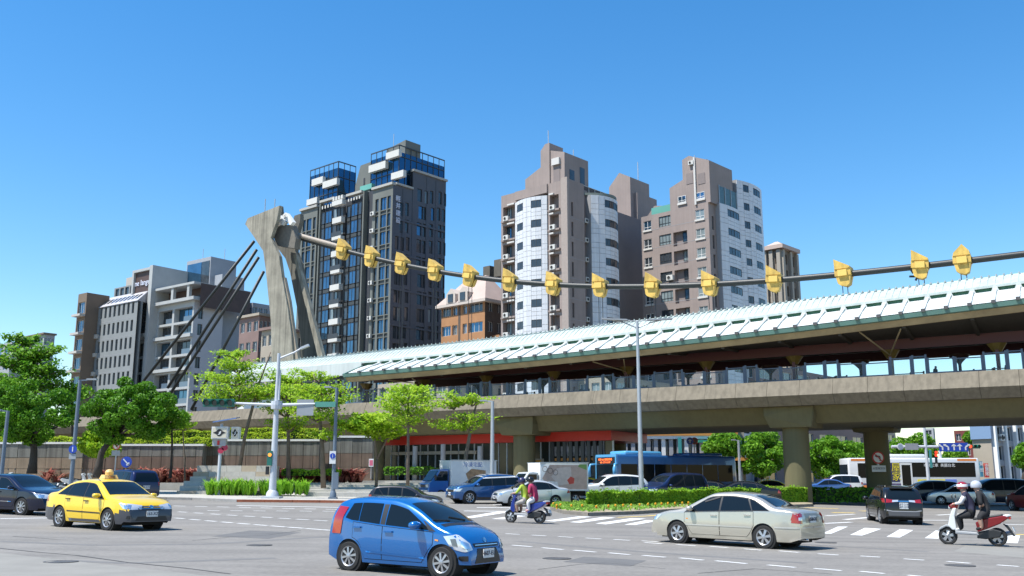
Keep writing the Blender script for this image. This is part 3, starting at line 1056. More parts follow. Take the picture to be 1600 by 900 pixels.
  mb.box(x0 - .16, x0 - .02, y0 - .1, y1, z1 + 1.1, z1 + 1.3); mb.box(x0 - .1, x1, y0 - .16, y0 - .02, z1 + 1.1, z1 + 1.3)
  b.part('transom', mb, m_frame_d, g)
 x0 = 2.0
 yR0 = b.L(641, 260, x0)[0]; yR1 = b.L(578, 260, x0)[0]
 zt = b.L(620, 238, x0)[1]; zb_ = zC - .2
 y0p, y1p = b.L(634, 260, x0)[0], b.L(580, 260, x0)[0]
 y0p = max(y0p, .8)
 xr = b.Rr(694, 260, y0p)[0]
 glassbox(x0, xr, y0p, y1p, zlow - .1, zt, True)
 def wblock(px0, px1, py0, py1, x, th=.9):
  a1, _ = b.L(px0, (py0 + py1) / 2, x - th); a0, _ = b.L(px1, (py0 + py1) / 2, x - th)
  _, z1 = b.L((px0 + px1) / 2, py0, x - th); _, z0 = b.L((px0 + px1) / 2, py1, x - th)
  b.box('white_block', mw, x - th, x - .15, a0, a1, z0, z1)
 for p in ((603, 623, 236, 246), (576, 602, 255, 266), (611, 630, 268, 278)):
  wblock(*p, x0)
 # core wall behind the right penthouse
 xk = x0 + 1.6
 ya, yb = max(.9, b.L(634, 240, xk)[0]), b.L(556, 262, xk)[0]
 ztop = b.L(632, 219, xk)[1]
 mb = MB()
 mb.prism([(xk, yb, zB - 2), (xk, ya, zB - 2), (xk, ya, ztop), (xk, ya + 5.2, ztop - .7), (xk, ya + 5.4, ztop - 2.0), (xk, yb - 1.4, ztop - 2.2), (xk, yb, ztop - 6)], (b.Rr(657, 230, ya)[0] - xk, 0, 0))
 b.part('core_wall', mb, mg)
 mb = MB(); a = b.L(570, 260, xk)[0]; mb.box(xk - .08, xk - .005, a - .2, a + .2, zB + 3, ztop - 5)
 b.part('core_slot', mb, md)
 # left penthouse
 x1 = 2.2
 yl0, yl1 = b.L(528, 285, x1)[0], b.L(485, 285, x1)[0]
 ztl = b.L(510, 268, x1)[1]
 glassbox(x1, b.Rr(555, 285, yl0)[0], yl0, yl1, zA - 3, ztl, True)
 for p in ((487, 504, 278, 288), (504, 526, 281, 291), (479, 495, 310, 319)):
  wblock(*p, x1)
 # planters on the terrace
 mb = MB()
 mb.box(.4, 1.2, b.L(578, 288)[0], b.L(560, 290)[0], zB + .4, zB + 1.4)
 b.part('terrace_screen', mb, mat('terrace_glass_green', (0.15, 0.4, 0.33), 0.2))
 mb = MB(); a, z = b.L(609, 217, xk); mb.tube([(xk + 1, a, ztop - .5), (xk + 1, a, ztop + 2.5)], .06, 5)
 b.part('antenna', mb, m_steel)
 for k in range(nB):
  zt2 = zC - 1.9 - FH * k
  if zt2 > ZB + 3:
   ac_unit(b, 'L', -.02, yC * .93, zt2 - 3.0, 1.1)
 return b

dark_tower()

# ---- the two mauve tiled towers with white panelled bays
m_mauve = mat('tile_mauve', (0.31, 0.25, 0.225), 0.7, vary=0.14, vscale=0.2, streak=0.08)
m_mauve_d = mat('tile_mauve_dark', (0.23, 0.19, 0.18), 0.7, vary=0.12, vscale=0.25)  # mauve tile with the shade of recesses and return wing put in
m_wpan = mat('panel_white', (0.70, 0.71, 0.73), 0.4, vary=0.06, vscale=0.5, streak=0.12)
m_joint = mat('panel_joint', (0.30, 0.30, 0.31), 0.8)

def curved_bay(b, face, off, a0, a1, zt, zb, bulge, nseg, FH, winsegs, wfrac, gm, open_top=None):
 """white panels on a bowed bay; windows replace panels in the band of each storey"""
 def P(t, d=0):
  a = a0 + (a1 - a0) * t
  y = off - bulge * (1 - (2 * t - 1) ** 2) + d
  return (y, a) if face == 'L' else (a, y)
 n = int((zt - zb) / FH)
 core = MB()
 for i in range(nseg):
  p, q = P(i / nseg, .10), P((i + 1) / nseg, .10)
  core.add([(*p, zb), (*q, zb), (*q, zt), (*p, zt)], [(0, 1, 2, 3)])
  p2, q2 = P(i / nseg, 2.5), P((i + 1) / nseg, 2.5)
  core.add([(*p, zt), (*q, zt), (*q2, zt), (*p2, zt)], [(0, 1, 2, 3)])
 for e in (0, 1):
  p, q = P(e, .10), P(e, 2.5)
  core.add([(*p, zb), (*q, zb), (*q, zt), (*p, zt)], [(0, 1, 2, 3)])
 b.part('bay_core', core, m_joint)
 g = .022
 cache = {}
 for k in range(n):
  z0 = zt - FH * (k + 1)
  for i in range(nseg):
   t0, t1 = i / nseg, (i + 1) / nseg
   p, q = Vector((*P(t0), 0)), Vector((*P(t1), 0))
   d = (q - p); Ls = d.length; d.normalize()
   bands = [(0, .5), (.5, 1.0)]
   iswin = i in winsegs
   if not iswin:
    segs = [(0, .27), (.27, .54), (.54, 1.0)]
   else:
    segs = [(0, .20), (.20, .42), (.80, 1.0)]
   for f0, f1 in segs:
    A, B = p + d * g, q - d * g
    n2 = Vector((d.y, -d.x, 0))
    if (face == 'L' and n2.x > 0) or (face == 'R' and n2.y > 0): n2 = -n2
    h0, h1 = z0 + FH * f0 + g, z0 + FH * f1 - g
    key = (i, f0, f1)
    if key not in cache:
     mb = MB()
     zz = (0, h1 - h0)
     o0 = A
     mb.hexa([tuple(x - A + Vector((0, 0, z))) for z in zz for x in (A, B, B - n2 * .09, A - n2 * .09)])
     cache[key] = mb.mesh('white_panel', m_wpan)
    obj('white_panel', cache[key], b.t, loc=(A.x, A.y, h0))
   if iswin and (i - 1 not in winsegs):
    j = i
    while j + 1 in winsegs: j += 1
    for s_ in range(i, j + 1):
     pp, qq = Vector((*P(s_ / nseg, .06), 0)), Vector((*P((s_ + 1) / nseg, .06), 0))
     dd = (qq - pp).normalized()
     key = ('w', s_)
     Lw = (qq - pp).length
     if key not in cache:
      mb = MB()
      h = FH * .37
      mb.box(0, .06, -.04, .04, 0, h); mb.box(Lw - .06, Lw, -.04, .04, 0, h); mb.box(.06, Lw - .06, -.04, .04, 0, .07); mb.box(.06, Lw - .06, -.04, .04, h - .07, h); mb.box(Lw / 2 - .03, Lw / 2 + .03, -.03, .03, .07, h - .07)
      cache[key] = (mb.mesh('window', m_frame_d), MB().box(.06, Lw - .06, .0, .02, .07, h - .07).mesh('pane', gm if (s_ % 2 or True) else gm))
     M = basis((pp.x, pp.y, z0 + FH * .425), dd, (0, 0, 1))
     o = obj('window', cache[key][0], b.t, M)
     obj('pane', cache[key][1], o)

def mauve_tower_a():
 b = Bld('apartment_tower', 'mauve tiled tower with curved white bays and a stepped lift house, left of its twin', 890, 139, 42)
 FH = 3.1
 L = lambda px, py=420: b.L(px, py)[0]
 zt = b.L(888, 279)[1]
 ZB = 1.5
 yl = L(783)
 ya, yb = L(857), L(806)
 RX = b.Rr(972, 400)[0]
 xs = b.Rr(914, 400)[0]; xe = b.Rr(926, 400)[0]; xf = b.Rr(968, 400)[0]
 n = int((zt - ZB - 2) / FH)
 # left face: side strips with openings
 holes, holes2 = [], []
 for k in range(n):
  z = zt - 2.0 - FH * k
  holes.append((L(874), L(860), z - 2.3, z)); holes2.append((L(805), L(786), z - 2.3, z))
 b.facade('L', 0, 0, ya, ZB, zt, holes, m_mauve, 1.0)
 b.facade('L', 0, yb, yl, ZB, zt, holes2, m_mauve, 1.0)
 for i, h in enumerate(holes):
  m = (h[0] + h[1]) / 2
  b.window('L', .85, h[0], m - .1, h[2] + .3, h[3], m_frame_d, (m_glass_b, m_glass_c, m_glass_d)[i % 3], 1)
  b.box('balcony_wall', m_mauve_d, .9, 1.0, m - .1, h[1], h[2], h[3])
  b.box('ledge', m_mauve, -.35, -.003, h[0] - .3, h[1] + .2, h[2] - .28, h[2])
  b.box('hood', mat('hood_white', (0.6, 0.58, 0.55), .6), -.3, -.003, m, h[1], h[3] + .05, h[3] + .3)
  ac_unit(b, 'L', -.02, h[0] + 1.0, h[2] - .1, 1.15)
 for i, h in enumerate(holes2):
  m = (h[0] + h[1]) / 2 + .2
  b.window('L', .85, m, h[1] - .1, h[2] + .3, h[3], m_frame_d, (m_glass_c, m_glass_b, m_glass_d)[i % 3], 1)
  b.box('balcony_wall', m_mauve_d, .9, 1.0, h[0], m, h[2], h[3])
  b.box('ledge', m_mauve, -.35, -.003, h[0] - .2, h[1] + .2, h[2] - .28, h[2])
  b.box('hood', mat('hood_white', (0, 0, 0)), -.3, -.003, h[0], m, h[3] + .05, h[3] + .3)
  ac_unit(b, 'L', -.02, h[1] - .9, h[2] - .1, 1.15)
 zbay = b.L(830, 312)[1]
 curved_bay(b, 'L', -.2, ya + .02, yb - .02, zbay, ZB, 1.0, 8, FH, {1, 2, 5, 6}, .5, m_glass_d)
 # set back glazing above the bay and the parapet beam
 b.facade('L', .8, ya, yb, zbay, zt - 1.4, [(ya + .5, (ya + yb) / 2 - .6, zbay + .3, zbay + 2.1), ((ya + yb) / 2 + .5, yb - .5, zbay + .3, zbay + 2.1)], m_mauve, .3)
 b.window('L', .95, ya + .5, (ya + yb) / 2 - .6, zbay + .3, zbay + 2.1, m_frame_w, m_glass_b, 2)
 b.window('L', .95, (ya + yb) / 2 + .5, yb - .5, zbay + .3, zbay + 2.1, m_frame_w, m_glass_b, 1)
 b.box('parapet', m_mauve, -.25, .79, ya + .01, yb - .01, zt - 1.4, zt)
 # corner pier and the right face
 b.box('corner_pier', mat('pier_pale', (0.36, 0.30, 0.265), .7, vary=.1), -.45, -.003, -.3, .9, ZB, zt + .2)
 holes = []
 for k in range(n):
  z = zt - 3.4 - FH * k
  holes.append((.9, 1.35, z - 2.2, z))
 b.facade('R', 0, 0, xs, ZB, zt + .1, holes, m_mauve, .35)
 for h in holes: b.box('slot_window', m_glass_d, h[0], h[1], .28, .33, h[2], h[3])
 for k in range(n): b.box('floor_joint', m_joint, 0.02, xs - .02, -.012, -.003, zt - 5.9 - FH * k, zt - 5.84 - FH * k)
 b.facade('R', 1.2, xs, xe + .4, ZB, zt - .2, [(xs + .7, xe - .3, zt - 4.8 - FH * k, zt - 2.6 - FH * k) for k in range(n - 1)], m_mauve_d, .4)
 b.box('wall', m_mauve, xs - .3, xs - .01, .003, 1.19, ZB, zt)
 for k in range(n - 1):
  b.box('slot_window', m_glass_d, xs + .7, xe - .3, 1.5, 1.56, zt - 4.8 - FH * k, zt - 2.6 - FH * k)
  ac_unit(b, 'R', 1.15, xe - .3, zt - 5.6 - FH * k, 1.1)
 zb2 = b.Rr(945, 311)[1]
 curved_bay(b, 'R', .2, xe, xf, zb2, ZB, 1.5, 7, FH, {2, 3, 4, 5}, .5, m_glass_d)
 b.facade('R', 1.8, xe - .5, RX, zb2 - .5, zt - 1.0, [(xe + .3, xf - .5, zb2 + .3, zb2 + 2.0)], m_mauve, .3)
 b.window('R', 1.95, xe + .3, xf - .5, zb2 + .3, zb2 + 2.0, m_frame_w, m_glass_d, 3)
 # curved canopy over the top balcony
 mb = MB()
 rows = []
 for z in (zt - 1.05, zt - .65):
  rows.append([(xe - .4 + (RX - xe + .2) * t, 1.6 - 2.6 * (1 - (2 * t - 1) ** 2) - .4, z - 1.4 * t * 0) for t in np.linspace(0, 1, 12)])
 mb.grid(rows)
 for zz in (0, 1):
  r = rows[zz]
  mb.grid([r, [(p[0], 2.2, p[2]) for p in r]])
 b.part('top_canopy', mb, mat('canopy_green_grey', (0.16, 0.19, 0.17), .6))
 # return wing at the right in shade-darkened tile, AC units stacked on it
 xw = b.Rr(1003, 430, 5)[0]
 b.facade('R', 5, RX - 1, xw, ZB, b.Rr(985, 338, 5)[1], [(RX + 2.4, RX + 3.6, zt - 6 - FH * k, zt - 4.6 - FH * k) for k in range(n - 2)], m_mauve_d, .3)
 for k in range(n - 2):
  b.box('slot_window', m_glass_d, RX + 2.4, RX + 3.6, 5.2, 5.26, zt - 6 - FH * k, zt - 4.6 - FH * k)
 b.facade('R', 1.8, xf, RX, ZB, zb2 + .5, [], m_mauve_d)
 b.box('wall', m_mauve_d, RX, RX + .3, 1.8, 5.0, ZB, zb2 + .4)
 for k in range(n - 1): ac_unit(b, 'R', 1.75, RX - .5, zt - 5.4 - FH * k, 1.1)
 # roof body and stepped lift house
 b.box('rear_wall', m_mauve_d, 1.2, xs, .4, yl - .05, ZB, zt - .3)
 b.box('rear_wall', m_mauve_d, xs, RX - .05, 2.8, yl - 1, ZB, zt - 1.2)
 b.box('rear_wall', m_mauve_d, RX - .05, xw - .02, 5.4, yl + 2, ZB, b.Rr(985, 338, 5)[1] - .05)
 xk = 2.5
 A = lambda px, py: b.L(px, py, xk)
 a0, a1, a2, a3 = A(882, 250)[0], A(860, 250)[0], A(846, 250)[0], A(822, 290)[0]
 z1, z2, z3, z4 = A(880, 238)[1], A(864, 234)[1], A(855, 225)[1], A(848, 236)[1]
 xk1 = b.Rr(919, 262, a0)[0]
 mb = MB()
 mb.prism([(xk, a0, zt - 1), (xk, a0, z1), (xk, a1, z2), (xk, a1, zt - 1)], (xk1 - xk, 0, 0))
 b.part('lift_house', mb, m_mauve)
 mb = MB()
 mb.prism([(xk - .2, a1 + .02, zt - 1), (xk - .2, a1 + .02, z3), (xk - .2, a1 + .9, z3), (xk - .2, a2, z4), (xk - .2, a2, A(846, 262)[1]), (xk - .2, a3, A(822, 281)[1]), (xk - .2, a3, zt - 1)], (3.4, 0, 0))
 b.part('stepped_gable', mb, m_mauve)
 am = (a0 + a1) / 2
 b.box('door', m_mauve_d, xk - .06, xk - .004, am - .5, am + .8, zt + .3, zt + 3.6)
 b.box('hood', mat('hood_white', (0, 0, 0)), xk - .4, xk - .004, am - .6, am + .9, zt + 3.7, zt + 4.8)
 b.box('slot_window', m_glass_d, xk + 1.2, xk + 2.4, a0 - .05, a0 - .004, zt + .6, zt + 3.0)
 b.box('slot_window', m_glass_d, xk1 - 2.2, xk1 - 1.0, a0 - .05, a0 - .004, zt + .8, zt + 4.0)
 mb = MB()
 for q in ((xk, a1 + .4, z3, 2.2), (xk1 - 2.5, a0 + 1, z1 - 1.5, 3), (xk1 - .6, a0 + 1, z1 - 2, 2.6)):
  mb.tube([(q[0], q[1], q[2] - .3), (q[0], q[1], q[2] + q[3])], .07, 5)
 b.part('antenna', mb, m_steel)
 # rear block of the same house
 yk = 7.5
 r0, r1 = b.Rr(985, 300, yk)[0], b.Rr(1022, 310, yk)[0]
 zz0 = b.Rr(986, 277, yk)[1]
 xq = r0
 q0, q1 = b.L(985, 310, xq)[0], b.L(952, 310, xq)[0]
 q0 = yk
 mb = MB()
 zq = b.L(970, 276, xq)[1]
 mb.prism([(xq, yk, ZB), (xq, yk, zz0), (xq, (yk + q1) / 2, zq + .8), (xq, q1, zq - 1.5), (xq, q1, ZB)], (6, 0, 0))
 b.part('rear_gable', mb, m_mauve)
 b.box('rear_block', m_mauve, xq + 1.2, b.Rr(1022, 320, yk)[0], yk - .6, yk + 9, ZB, b.Rr(1000, 305, yk)[1])
 mb = MB().tube([(xq + 4, yk + 1, zz0 - 1), (xq + 4, yk + 1, zz0 + 4)], .08, 5)
 b.part('antenna', mb, m_steel)
 return b

def mauve_tower_b():
 b = Bld('apartment_tower', 'mauve tiled tower with a blue white panelled wing on its right side', 1112, 145, 43, yc=450)
 FH = 3.1
 L = lambda px, py=420: b.L(px, py)[0]
 zt = b.L(1107, 316)[1]
 ZB = 1.5
 yl = L(1004)
 zleft = b.L(1040, 331)[1]
 ysplit = b.L(1047, 320)[0]
 n = int((zleft - ZB - 1.5) / FH)
 holes = []
 for k in range(-1, n + 1):
  z = zt - 2.2 - FH * k
  zc = b.L(1095, 372)[1] + 3.1 - FH * k
  for px0, px1, kind in ((1007, 1019, 'w'), (1031, 1051, 'b'), (1053, 1075, 'r'), (1089, 1103, 'w')):
   a0, a1 = L(px1, 400), L(px0, 400)
   top = zleft - .4 if px1 < 1080 else zt + .2
   hgt = 1.55 if kind == 'w' else (1.75 if kind == 'b' else 2.3)
   if zc + hgt > top or zc - .2 < ZB + .5: continue
   holes.append((a0, a1, zc - (.55 if kind == 'r' else 0), zc + (1.75 if kind == 'r' else hgt), kind))
 b.facade('L', 0, 0, ysplit, ZB, zt, [h[:4] for h in holes if h[1] < ysplit + .3], m_mauve, .8)
 b.facade('L', 0, ysplit, yl, ZB, zleft, [h[:4] for h in holes if h[1] >= ysplit + .3], m_mauve, .8)
 for i, h in enumerate(holes):
  if h[4] == 'r':
   m = h[0] + (h[1] - h[0]) * .45
   b.window('L', .6, h[0], m, h[2] + .6, h[3], m_frame_d, (m_glass_c, m_glass_d, m_glass_b)[i % 3], 1)
   b.box('balcony_wall', m_mauve_d, .68, .78, h[0], m, h[2], h[2] + .59)
   b.box('balcony_wall', m_mauve_d, .68, .78, m, h[1], h[2], h[3])
  elif h[4] == 'b':
   b.window('L', .12, h[0], h[1], h[2], h[3], m_frame_d, (m_glass_d, m_glass_c, m_glass_d)[i % 3], 3, 1)
   if i % 3 == 0: ac_unit(b, 'L', -.02, h[0] + .4, h[2] + .2, 1.3)
  else:
   b.window('L', .12, h[0], h[1], h[2], h[3], m_frame_w, (m_glass_b, m_glass_b, m_glass_c, m_glass_d)[i % 4], 1, 1)
   b.box('sill', mat('sill_white', (.62, .6, .56), .6), -.15, -.003, h[0] - .1, h[1] + .1, h[2] - .3, h[2])
 for k in range(n): b.box('floor_joint', m_joint, -.012, -.003, .05, yl - .05, zleft - 2.6 - FH * k, zleft - 2.53 - FH * k)
 # gabled lift house flush with the left face
 A = lambda px, py: b.L(px, py)
 mb = MB()
 a0, a1 = A(1108, 260)[0], A(1066, 260)[0]
 mb.prism([(.002, a0, zt), (.002, a0, A(1108, 250)[1]), (.002, (a0 + a1) / 2 + 1.2, A(1074, 244)[1]), (.002, a1, A(1066, 250)[1]), (.002, a1, A(1066, 281)[1]), (.002, ysplit, A(1047, 294)[1]), (.002, ysplit, zt)], (7, 0, 0))
 b.part('lift_house', mb, m_mauve)
 for q in ((1060, 1072, 305, 318), (1088, 1101, 299, 312)):
  (u0, z1), (u1, z0) = A(q[1], q[2]), A(q[0], q[3])
  b.window('L', -.06, min(u0, u1), max(u0, u1), z0, z1, m_frame_w, m_glass_b, 1, 1)
  b.box('sill', mat('sill_white', (.62, .6, .56), .6), -.2, -.003, min(u0, u1) - .1, max(u0, u1) + .1, z0 - .35, z0 - .02)
 for px0, px1 in ((1072, 1083), (1090, 1102)):
  u0, z0 = A(px1, 286); u1, z1 = A(px0, 272)
  b.box('louvre', m_mauve_d, -.05, -.001, u0, u1, z0, z1)
 b.box('downpipe', mat('hood_white', (0, 0, 0)), -.25, -.003, A(1086, 270)[0] - .15, A(1086, 270)[0] + .15, zt, A(1086, 246)[1])
 ac_unit(b, 'L', -.02, A(1081, 255)[0], A(1081, 258)[1], 1.0)
 # right flank of the main block, then the white bowed wing
 x1 = b.Rr(1129, 400)[0]
 nr = int((zt - ZB) / FH)
 b.facade('R', 0, 0, x1, ZB, zt, [(.9, 1.5, zt - 4.2 - FH * k, zt - 2 - FH * k) for k in range(nr - 1)], m_mauve, .3)
 zl = A(1108, 252)[1]
 b.facade('R', .003, .003, x1 + .8, zt, b.Rr(1134, 262)[1], [(.8, 2.0, zt + .6, zt + 2.6)], m_mauve, .3)
 b.window('R', .15, .8, 2.0, zt + .6, zt + 2.6, m_frame_d, m_glass_d, 1)
 for k in range(nr - 1):
  b.box('slot_window', m_glass_d, .9, 1.5, .22, .27, zt - 4.2 - FH * k, zt - 2 - FH * k)
  ac_unit(b, 'R', -.01, x1 - .1, zt - 4.6 - FH * k, 1.2)
 zw = b.Rr(1150, 280)[1]
 x2, x3 = b.Rr(1127, 420, -.6)[0], b.Rr(1196, 420, -.6)[0]
 xm = b.Rr(1150, 380)[0]
 zs = b.Rr(1135, 325)[1]
 def wing(xa, xb, z1, bul, nseg, wins, off):
  curved_bay(b, 'R', off, xa, xb, z1, ZB, bul, nseg, FH, wins, .5, m_glass_d)
 wing(x2, xm, zs, .25, 3, {1, 2}, -.8)
 wing(xm + .02, x3, zw - .4, .7, 6, {1, 3, 4}, -.6)
 # rooftop glass box behind the short part of the wing
 b.box('sun_room', mat('sunroom_glass', (0.10, 0.16, 0.16), .15, vary=.3), x2 + .4, xm - .1, -.5, 2, zs + .02, zs + 3.0)
 mb = MB()
 for i in range(4):
  x = x2 + .4 + (xm - x2 - .5) * i / 3
  mb.box(x - .06, x + .06, -.62, -.502, zs, zs + 3.1)
 b.part('sun_room_frame', mb, m_steel)
 # bodies behind
 b.box('rear_wall', m_mauve_d, .95, x1 + 6, .4, ysplit - .02, ZB, zt - .05)
 b.box('rear_wall', m_mauve_d, .95, x1 + 6, ysplit, yl - .02, ZB, zleft - .05)
 b.box('rear_wall', m_mauve_d, x1 + 1, x3 - .1, .45, 9, ZB, zs - .05)
 b.box('rear_wall', m_wpan, xm + .3, x3 - .06, 1.2, 3.6, zs - .06, zw - .6)
 mb = MB()
 for q in ((3, 4, A(1108, 250)[1]),):
  mb.tube([(q[0], q[1], q[2] - 1), (q[0], q[1], q[2] + 2.6)], .07, 5)
 b.part('antenna', mb, m_steel)
 mb = MB(); mb.prism([(1, yl - .3, zleft), (1, yl - 2, zleft + 1.8), (1, yl - 5, zleft + 1.2), (1, ysplit, zleft)], (4, 0, 0))
 b.part('roof_shed', mb, m_mauve)
 b.box('terrace_screen', mat('terrace_glass_green', (0, 0, 0)), .5, .6, ysplit + .2, ysplit + 4, zleft, zleft + 1.3)
 return b

mauve_tower_a(); mauve_tower_b()

def small_brown():
 b = Bld('apartment_tower', 'small brown tower with a pink hipped crown at the far right of the skyline', 1222, 190, 43, yc=430)
 m = mat('brown_render', (0.20, 0.165, 0.13), .7, vary=.15, vscale=.3)
 zt = b.L(1222, 388)[1]
 ya, xr = b.L(1197, 400)[0], b.Rr(1243, 400)[0]
 FH = 3.3
 n = int((zt - 12) / FH)
 hl = [(ya * f, ya * (f + .28), zt - 3.0 - FH * k, zt - .9 - FH * k) for k in range(n) for f in (.12, .58)]
 hr = [(xr * f, xr * (f + .28), zt - 3.0 - FH * k, zt - .9 - FH * k) for k in range(n) for f in (.12, .58)]
 b.facade('L', 0, 0, ya, 10, zt, hl, m, .7); b.facade('R', 0, 0, xr, 10, zt, hr, m, .7)
 for h in hl: b.window('L', .5, *h, m_frame_d, m_glass_d, 1)
 for h in hr: b.window('R', .5, *h, m_frame_d, m_glass_d, 1)
 for f in (0, .5, .93):
  b.box('pilaster', mat('pilaster_beige', (.36, .32, .26), .7), -.5, -.003, ya * f, ya * f + .8, 10, zt - .2)
  b.box('pilaster', mat('pilaster_beige', (0, 0, 0)), xr * f, xr * f + .8, -.5, -.003, 10, zt - .2)
 b.box('cornice', mat('crown_pink', (.50, .39, .33), .7), -.9, xr + .4, -.9, ya + .4, zt, zt + .8)
 mb = MB()
 mb.hexa([(-.6, -.6, zt + .8), (xr, -.6, zt + .8), (xr, ya, zt + .8), (-.6, ya, zt + .8), (1.2, 1.2, zt + 1.9), (xr - 1.6, 1.2, zt + 1.9), (xr - 1.6, ya - 1.6, zt + 1.9), (1.2, ya - 1.6, zt + 1.9)])
 b.part('crown_roof', mb, mat('crown_pink', (0, 0, 0)))
 b.box('rear_wall', m, 1.0, xr - .02, 1.0, ya - .02, 10, zt - .02)

def brick_gabled():
 b = Bld('apartment_block', 'orange brick block under a pink roof with paired gabled dormers', 757, 158, 42)
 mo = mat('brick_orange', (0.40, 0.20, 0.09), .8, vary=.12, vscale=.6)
 md = mat('brick_shadow_brown', (0.10, 0.075, 0.06), .8, vary=.15)  # brick colour with the right face's shade put in
 mroof = mat('roof_pink', (0.46, 0.36, 0.32), .75, vary=.1, vscale=.4)
 zt = b.L(757, 467)[1]
 ya = b.L(690, 480)[0]; xr = b.Rr(796, 480)[0]
 FH = 3.4
 n = int((zt - 6) / FH)
 hl = []
 for k in range(n):
  z = zt - .3 - FH * k
  for f0, f1 in ((.05, .36), (.40, .50), (.62, .74), (.78, .99)):
   hl.append((ya * f0, ya * f1, z - 1.7, z))
 b.facade('L', 0, 0, ya, 6, zt, hl, mo, .5)
 for i, h in enumerate(hl): b.window('L', .3, *h, m_frame_w, m_glass_b if i % 3 else m_glass_d, 2)
 b.box('shade_strip', md, -.03, -.003, ya * .55, ya * .6, 6, zt)  # flat dark strip, a recess's shade given as colour
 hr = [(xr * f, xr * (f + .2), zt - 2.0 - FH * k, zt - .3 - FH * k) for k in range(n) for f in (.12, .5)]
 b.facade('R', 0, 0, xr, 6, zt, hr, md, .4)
 for h in hr: b.window('R', .25, *h, m_frame_w, m_glass_d, 1)
 b.box('rear_wall', md, .9, xr - .02, .9, ya - .02, 6, zt - .02)
 b.box('balcony_stack', mo, xr * .3, xr * .75, -1.6, -.005, 6, zt - 6)
 # mansard with dormers
 e = .7
 mb = MB()
 mb.hexa([(-e, -e, zt), (xr + e, -e, zt), (xr + e, ya + e, zt), (-e, ya + e, zt), (3.4, 3.0, zt + 5.0), (xr - 2, 3.0, zt + 5.0), (xr - 2, ya - 3, zt + 5.0), (3.4, ya - 3, zt + 5.0)])
 rf = b.part('roof', mb, mroof)
 b.box('eaves', mat('eaves_cream', (.55, .48, .42), .7), -e - .15, xr + e, -e - .15, ya + e, zt - .5, zt - .004)
 for f in (.42, .70):
  y0 = ya * f
  mb = MB(); mb.prism([(-.9, y0 - 1.1, zt), (-.9, y0 + 1.1, zt), (-.9, y0 + 1.1, zt + 1.6), (-.9, y0, zt + 2.6), (-.9, y0 - 1.1, zt + 1.6)], (3, 0, 0))
  d = b.part('dormer', mb, mat('eaves_cream', (0, 0, 0)))
  MB().box(-1.0, -.905, y0 - .6, y0 + .6, zt + .2, zt + 1.6).build('dormer_window', m_glass_d, d)
 mb = MB()
 for y, h in ((ya * .1, 3), (ya * .35, 2.2)):
  mb.box(5, 6.2, y, y + 1.6, zt + 4.9, zt + 4.9 + h)
 b.part('roof_tank', mb, m_conc_d)

def lowrise(name, label, xc, D, th, xl, xr, ytop, m, rows, cols, colsR, glass, group=None, zb=0.5, roof=None):
 b = Bld(name, label, xc, D, th, group=group)
 zt = b.L(xc, ytop)[1]
 ya, xx = b.L(xl, ytop + 20)[0], b.Rr(xr, ytop + 20)[0]
 FH = (zt - zb) / rows
 hl = [(ya * (i + .18) / cols, ya * (i + .82) / cols, zt - FH * (k + 1) + FH * .28, zt - FH * k - FH * .22) for k in range(rows) for i in range(cols)]
 hr = [(xx * (i + .18) / colsR, xx * (i + .82) / colsR, zt - FH * (k + 1) + FH * .28, zt - FH * k - FH * .22) for k in range(rows) for i in range(colsR)]
 b.facade('L', 0, 0, ya, zb, zt, hl, m, .3); b.facade('R', 0, 0, xx, zb, zt, hr, m, .3)
 for h in hl: b.window('L', .2, *h, m_frame_w, glass, 1)
 for h in hr: b.window('R', .2, *h, m_frame_w, glass, 1)
 b.box('rear_wall', m, .7, xx - .02, .7, ya - .02, zb, zt - .02)
 if roof: b.box('roof_slab', roof, -.5, xx + .3, -.5, ya + .3, zt, zt + .5)
 return b

small_brown(); brick_gabled()
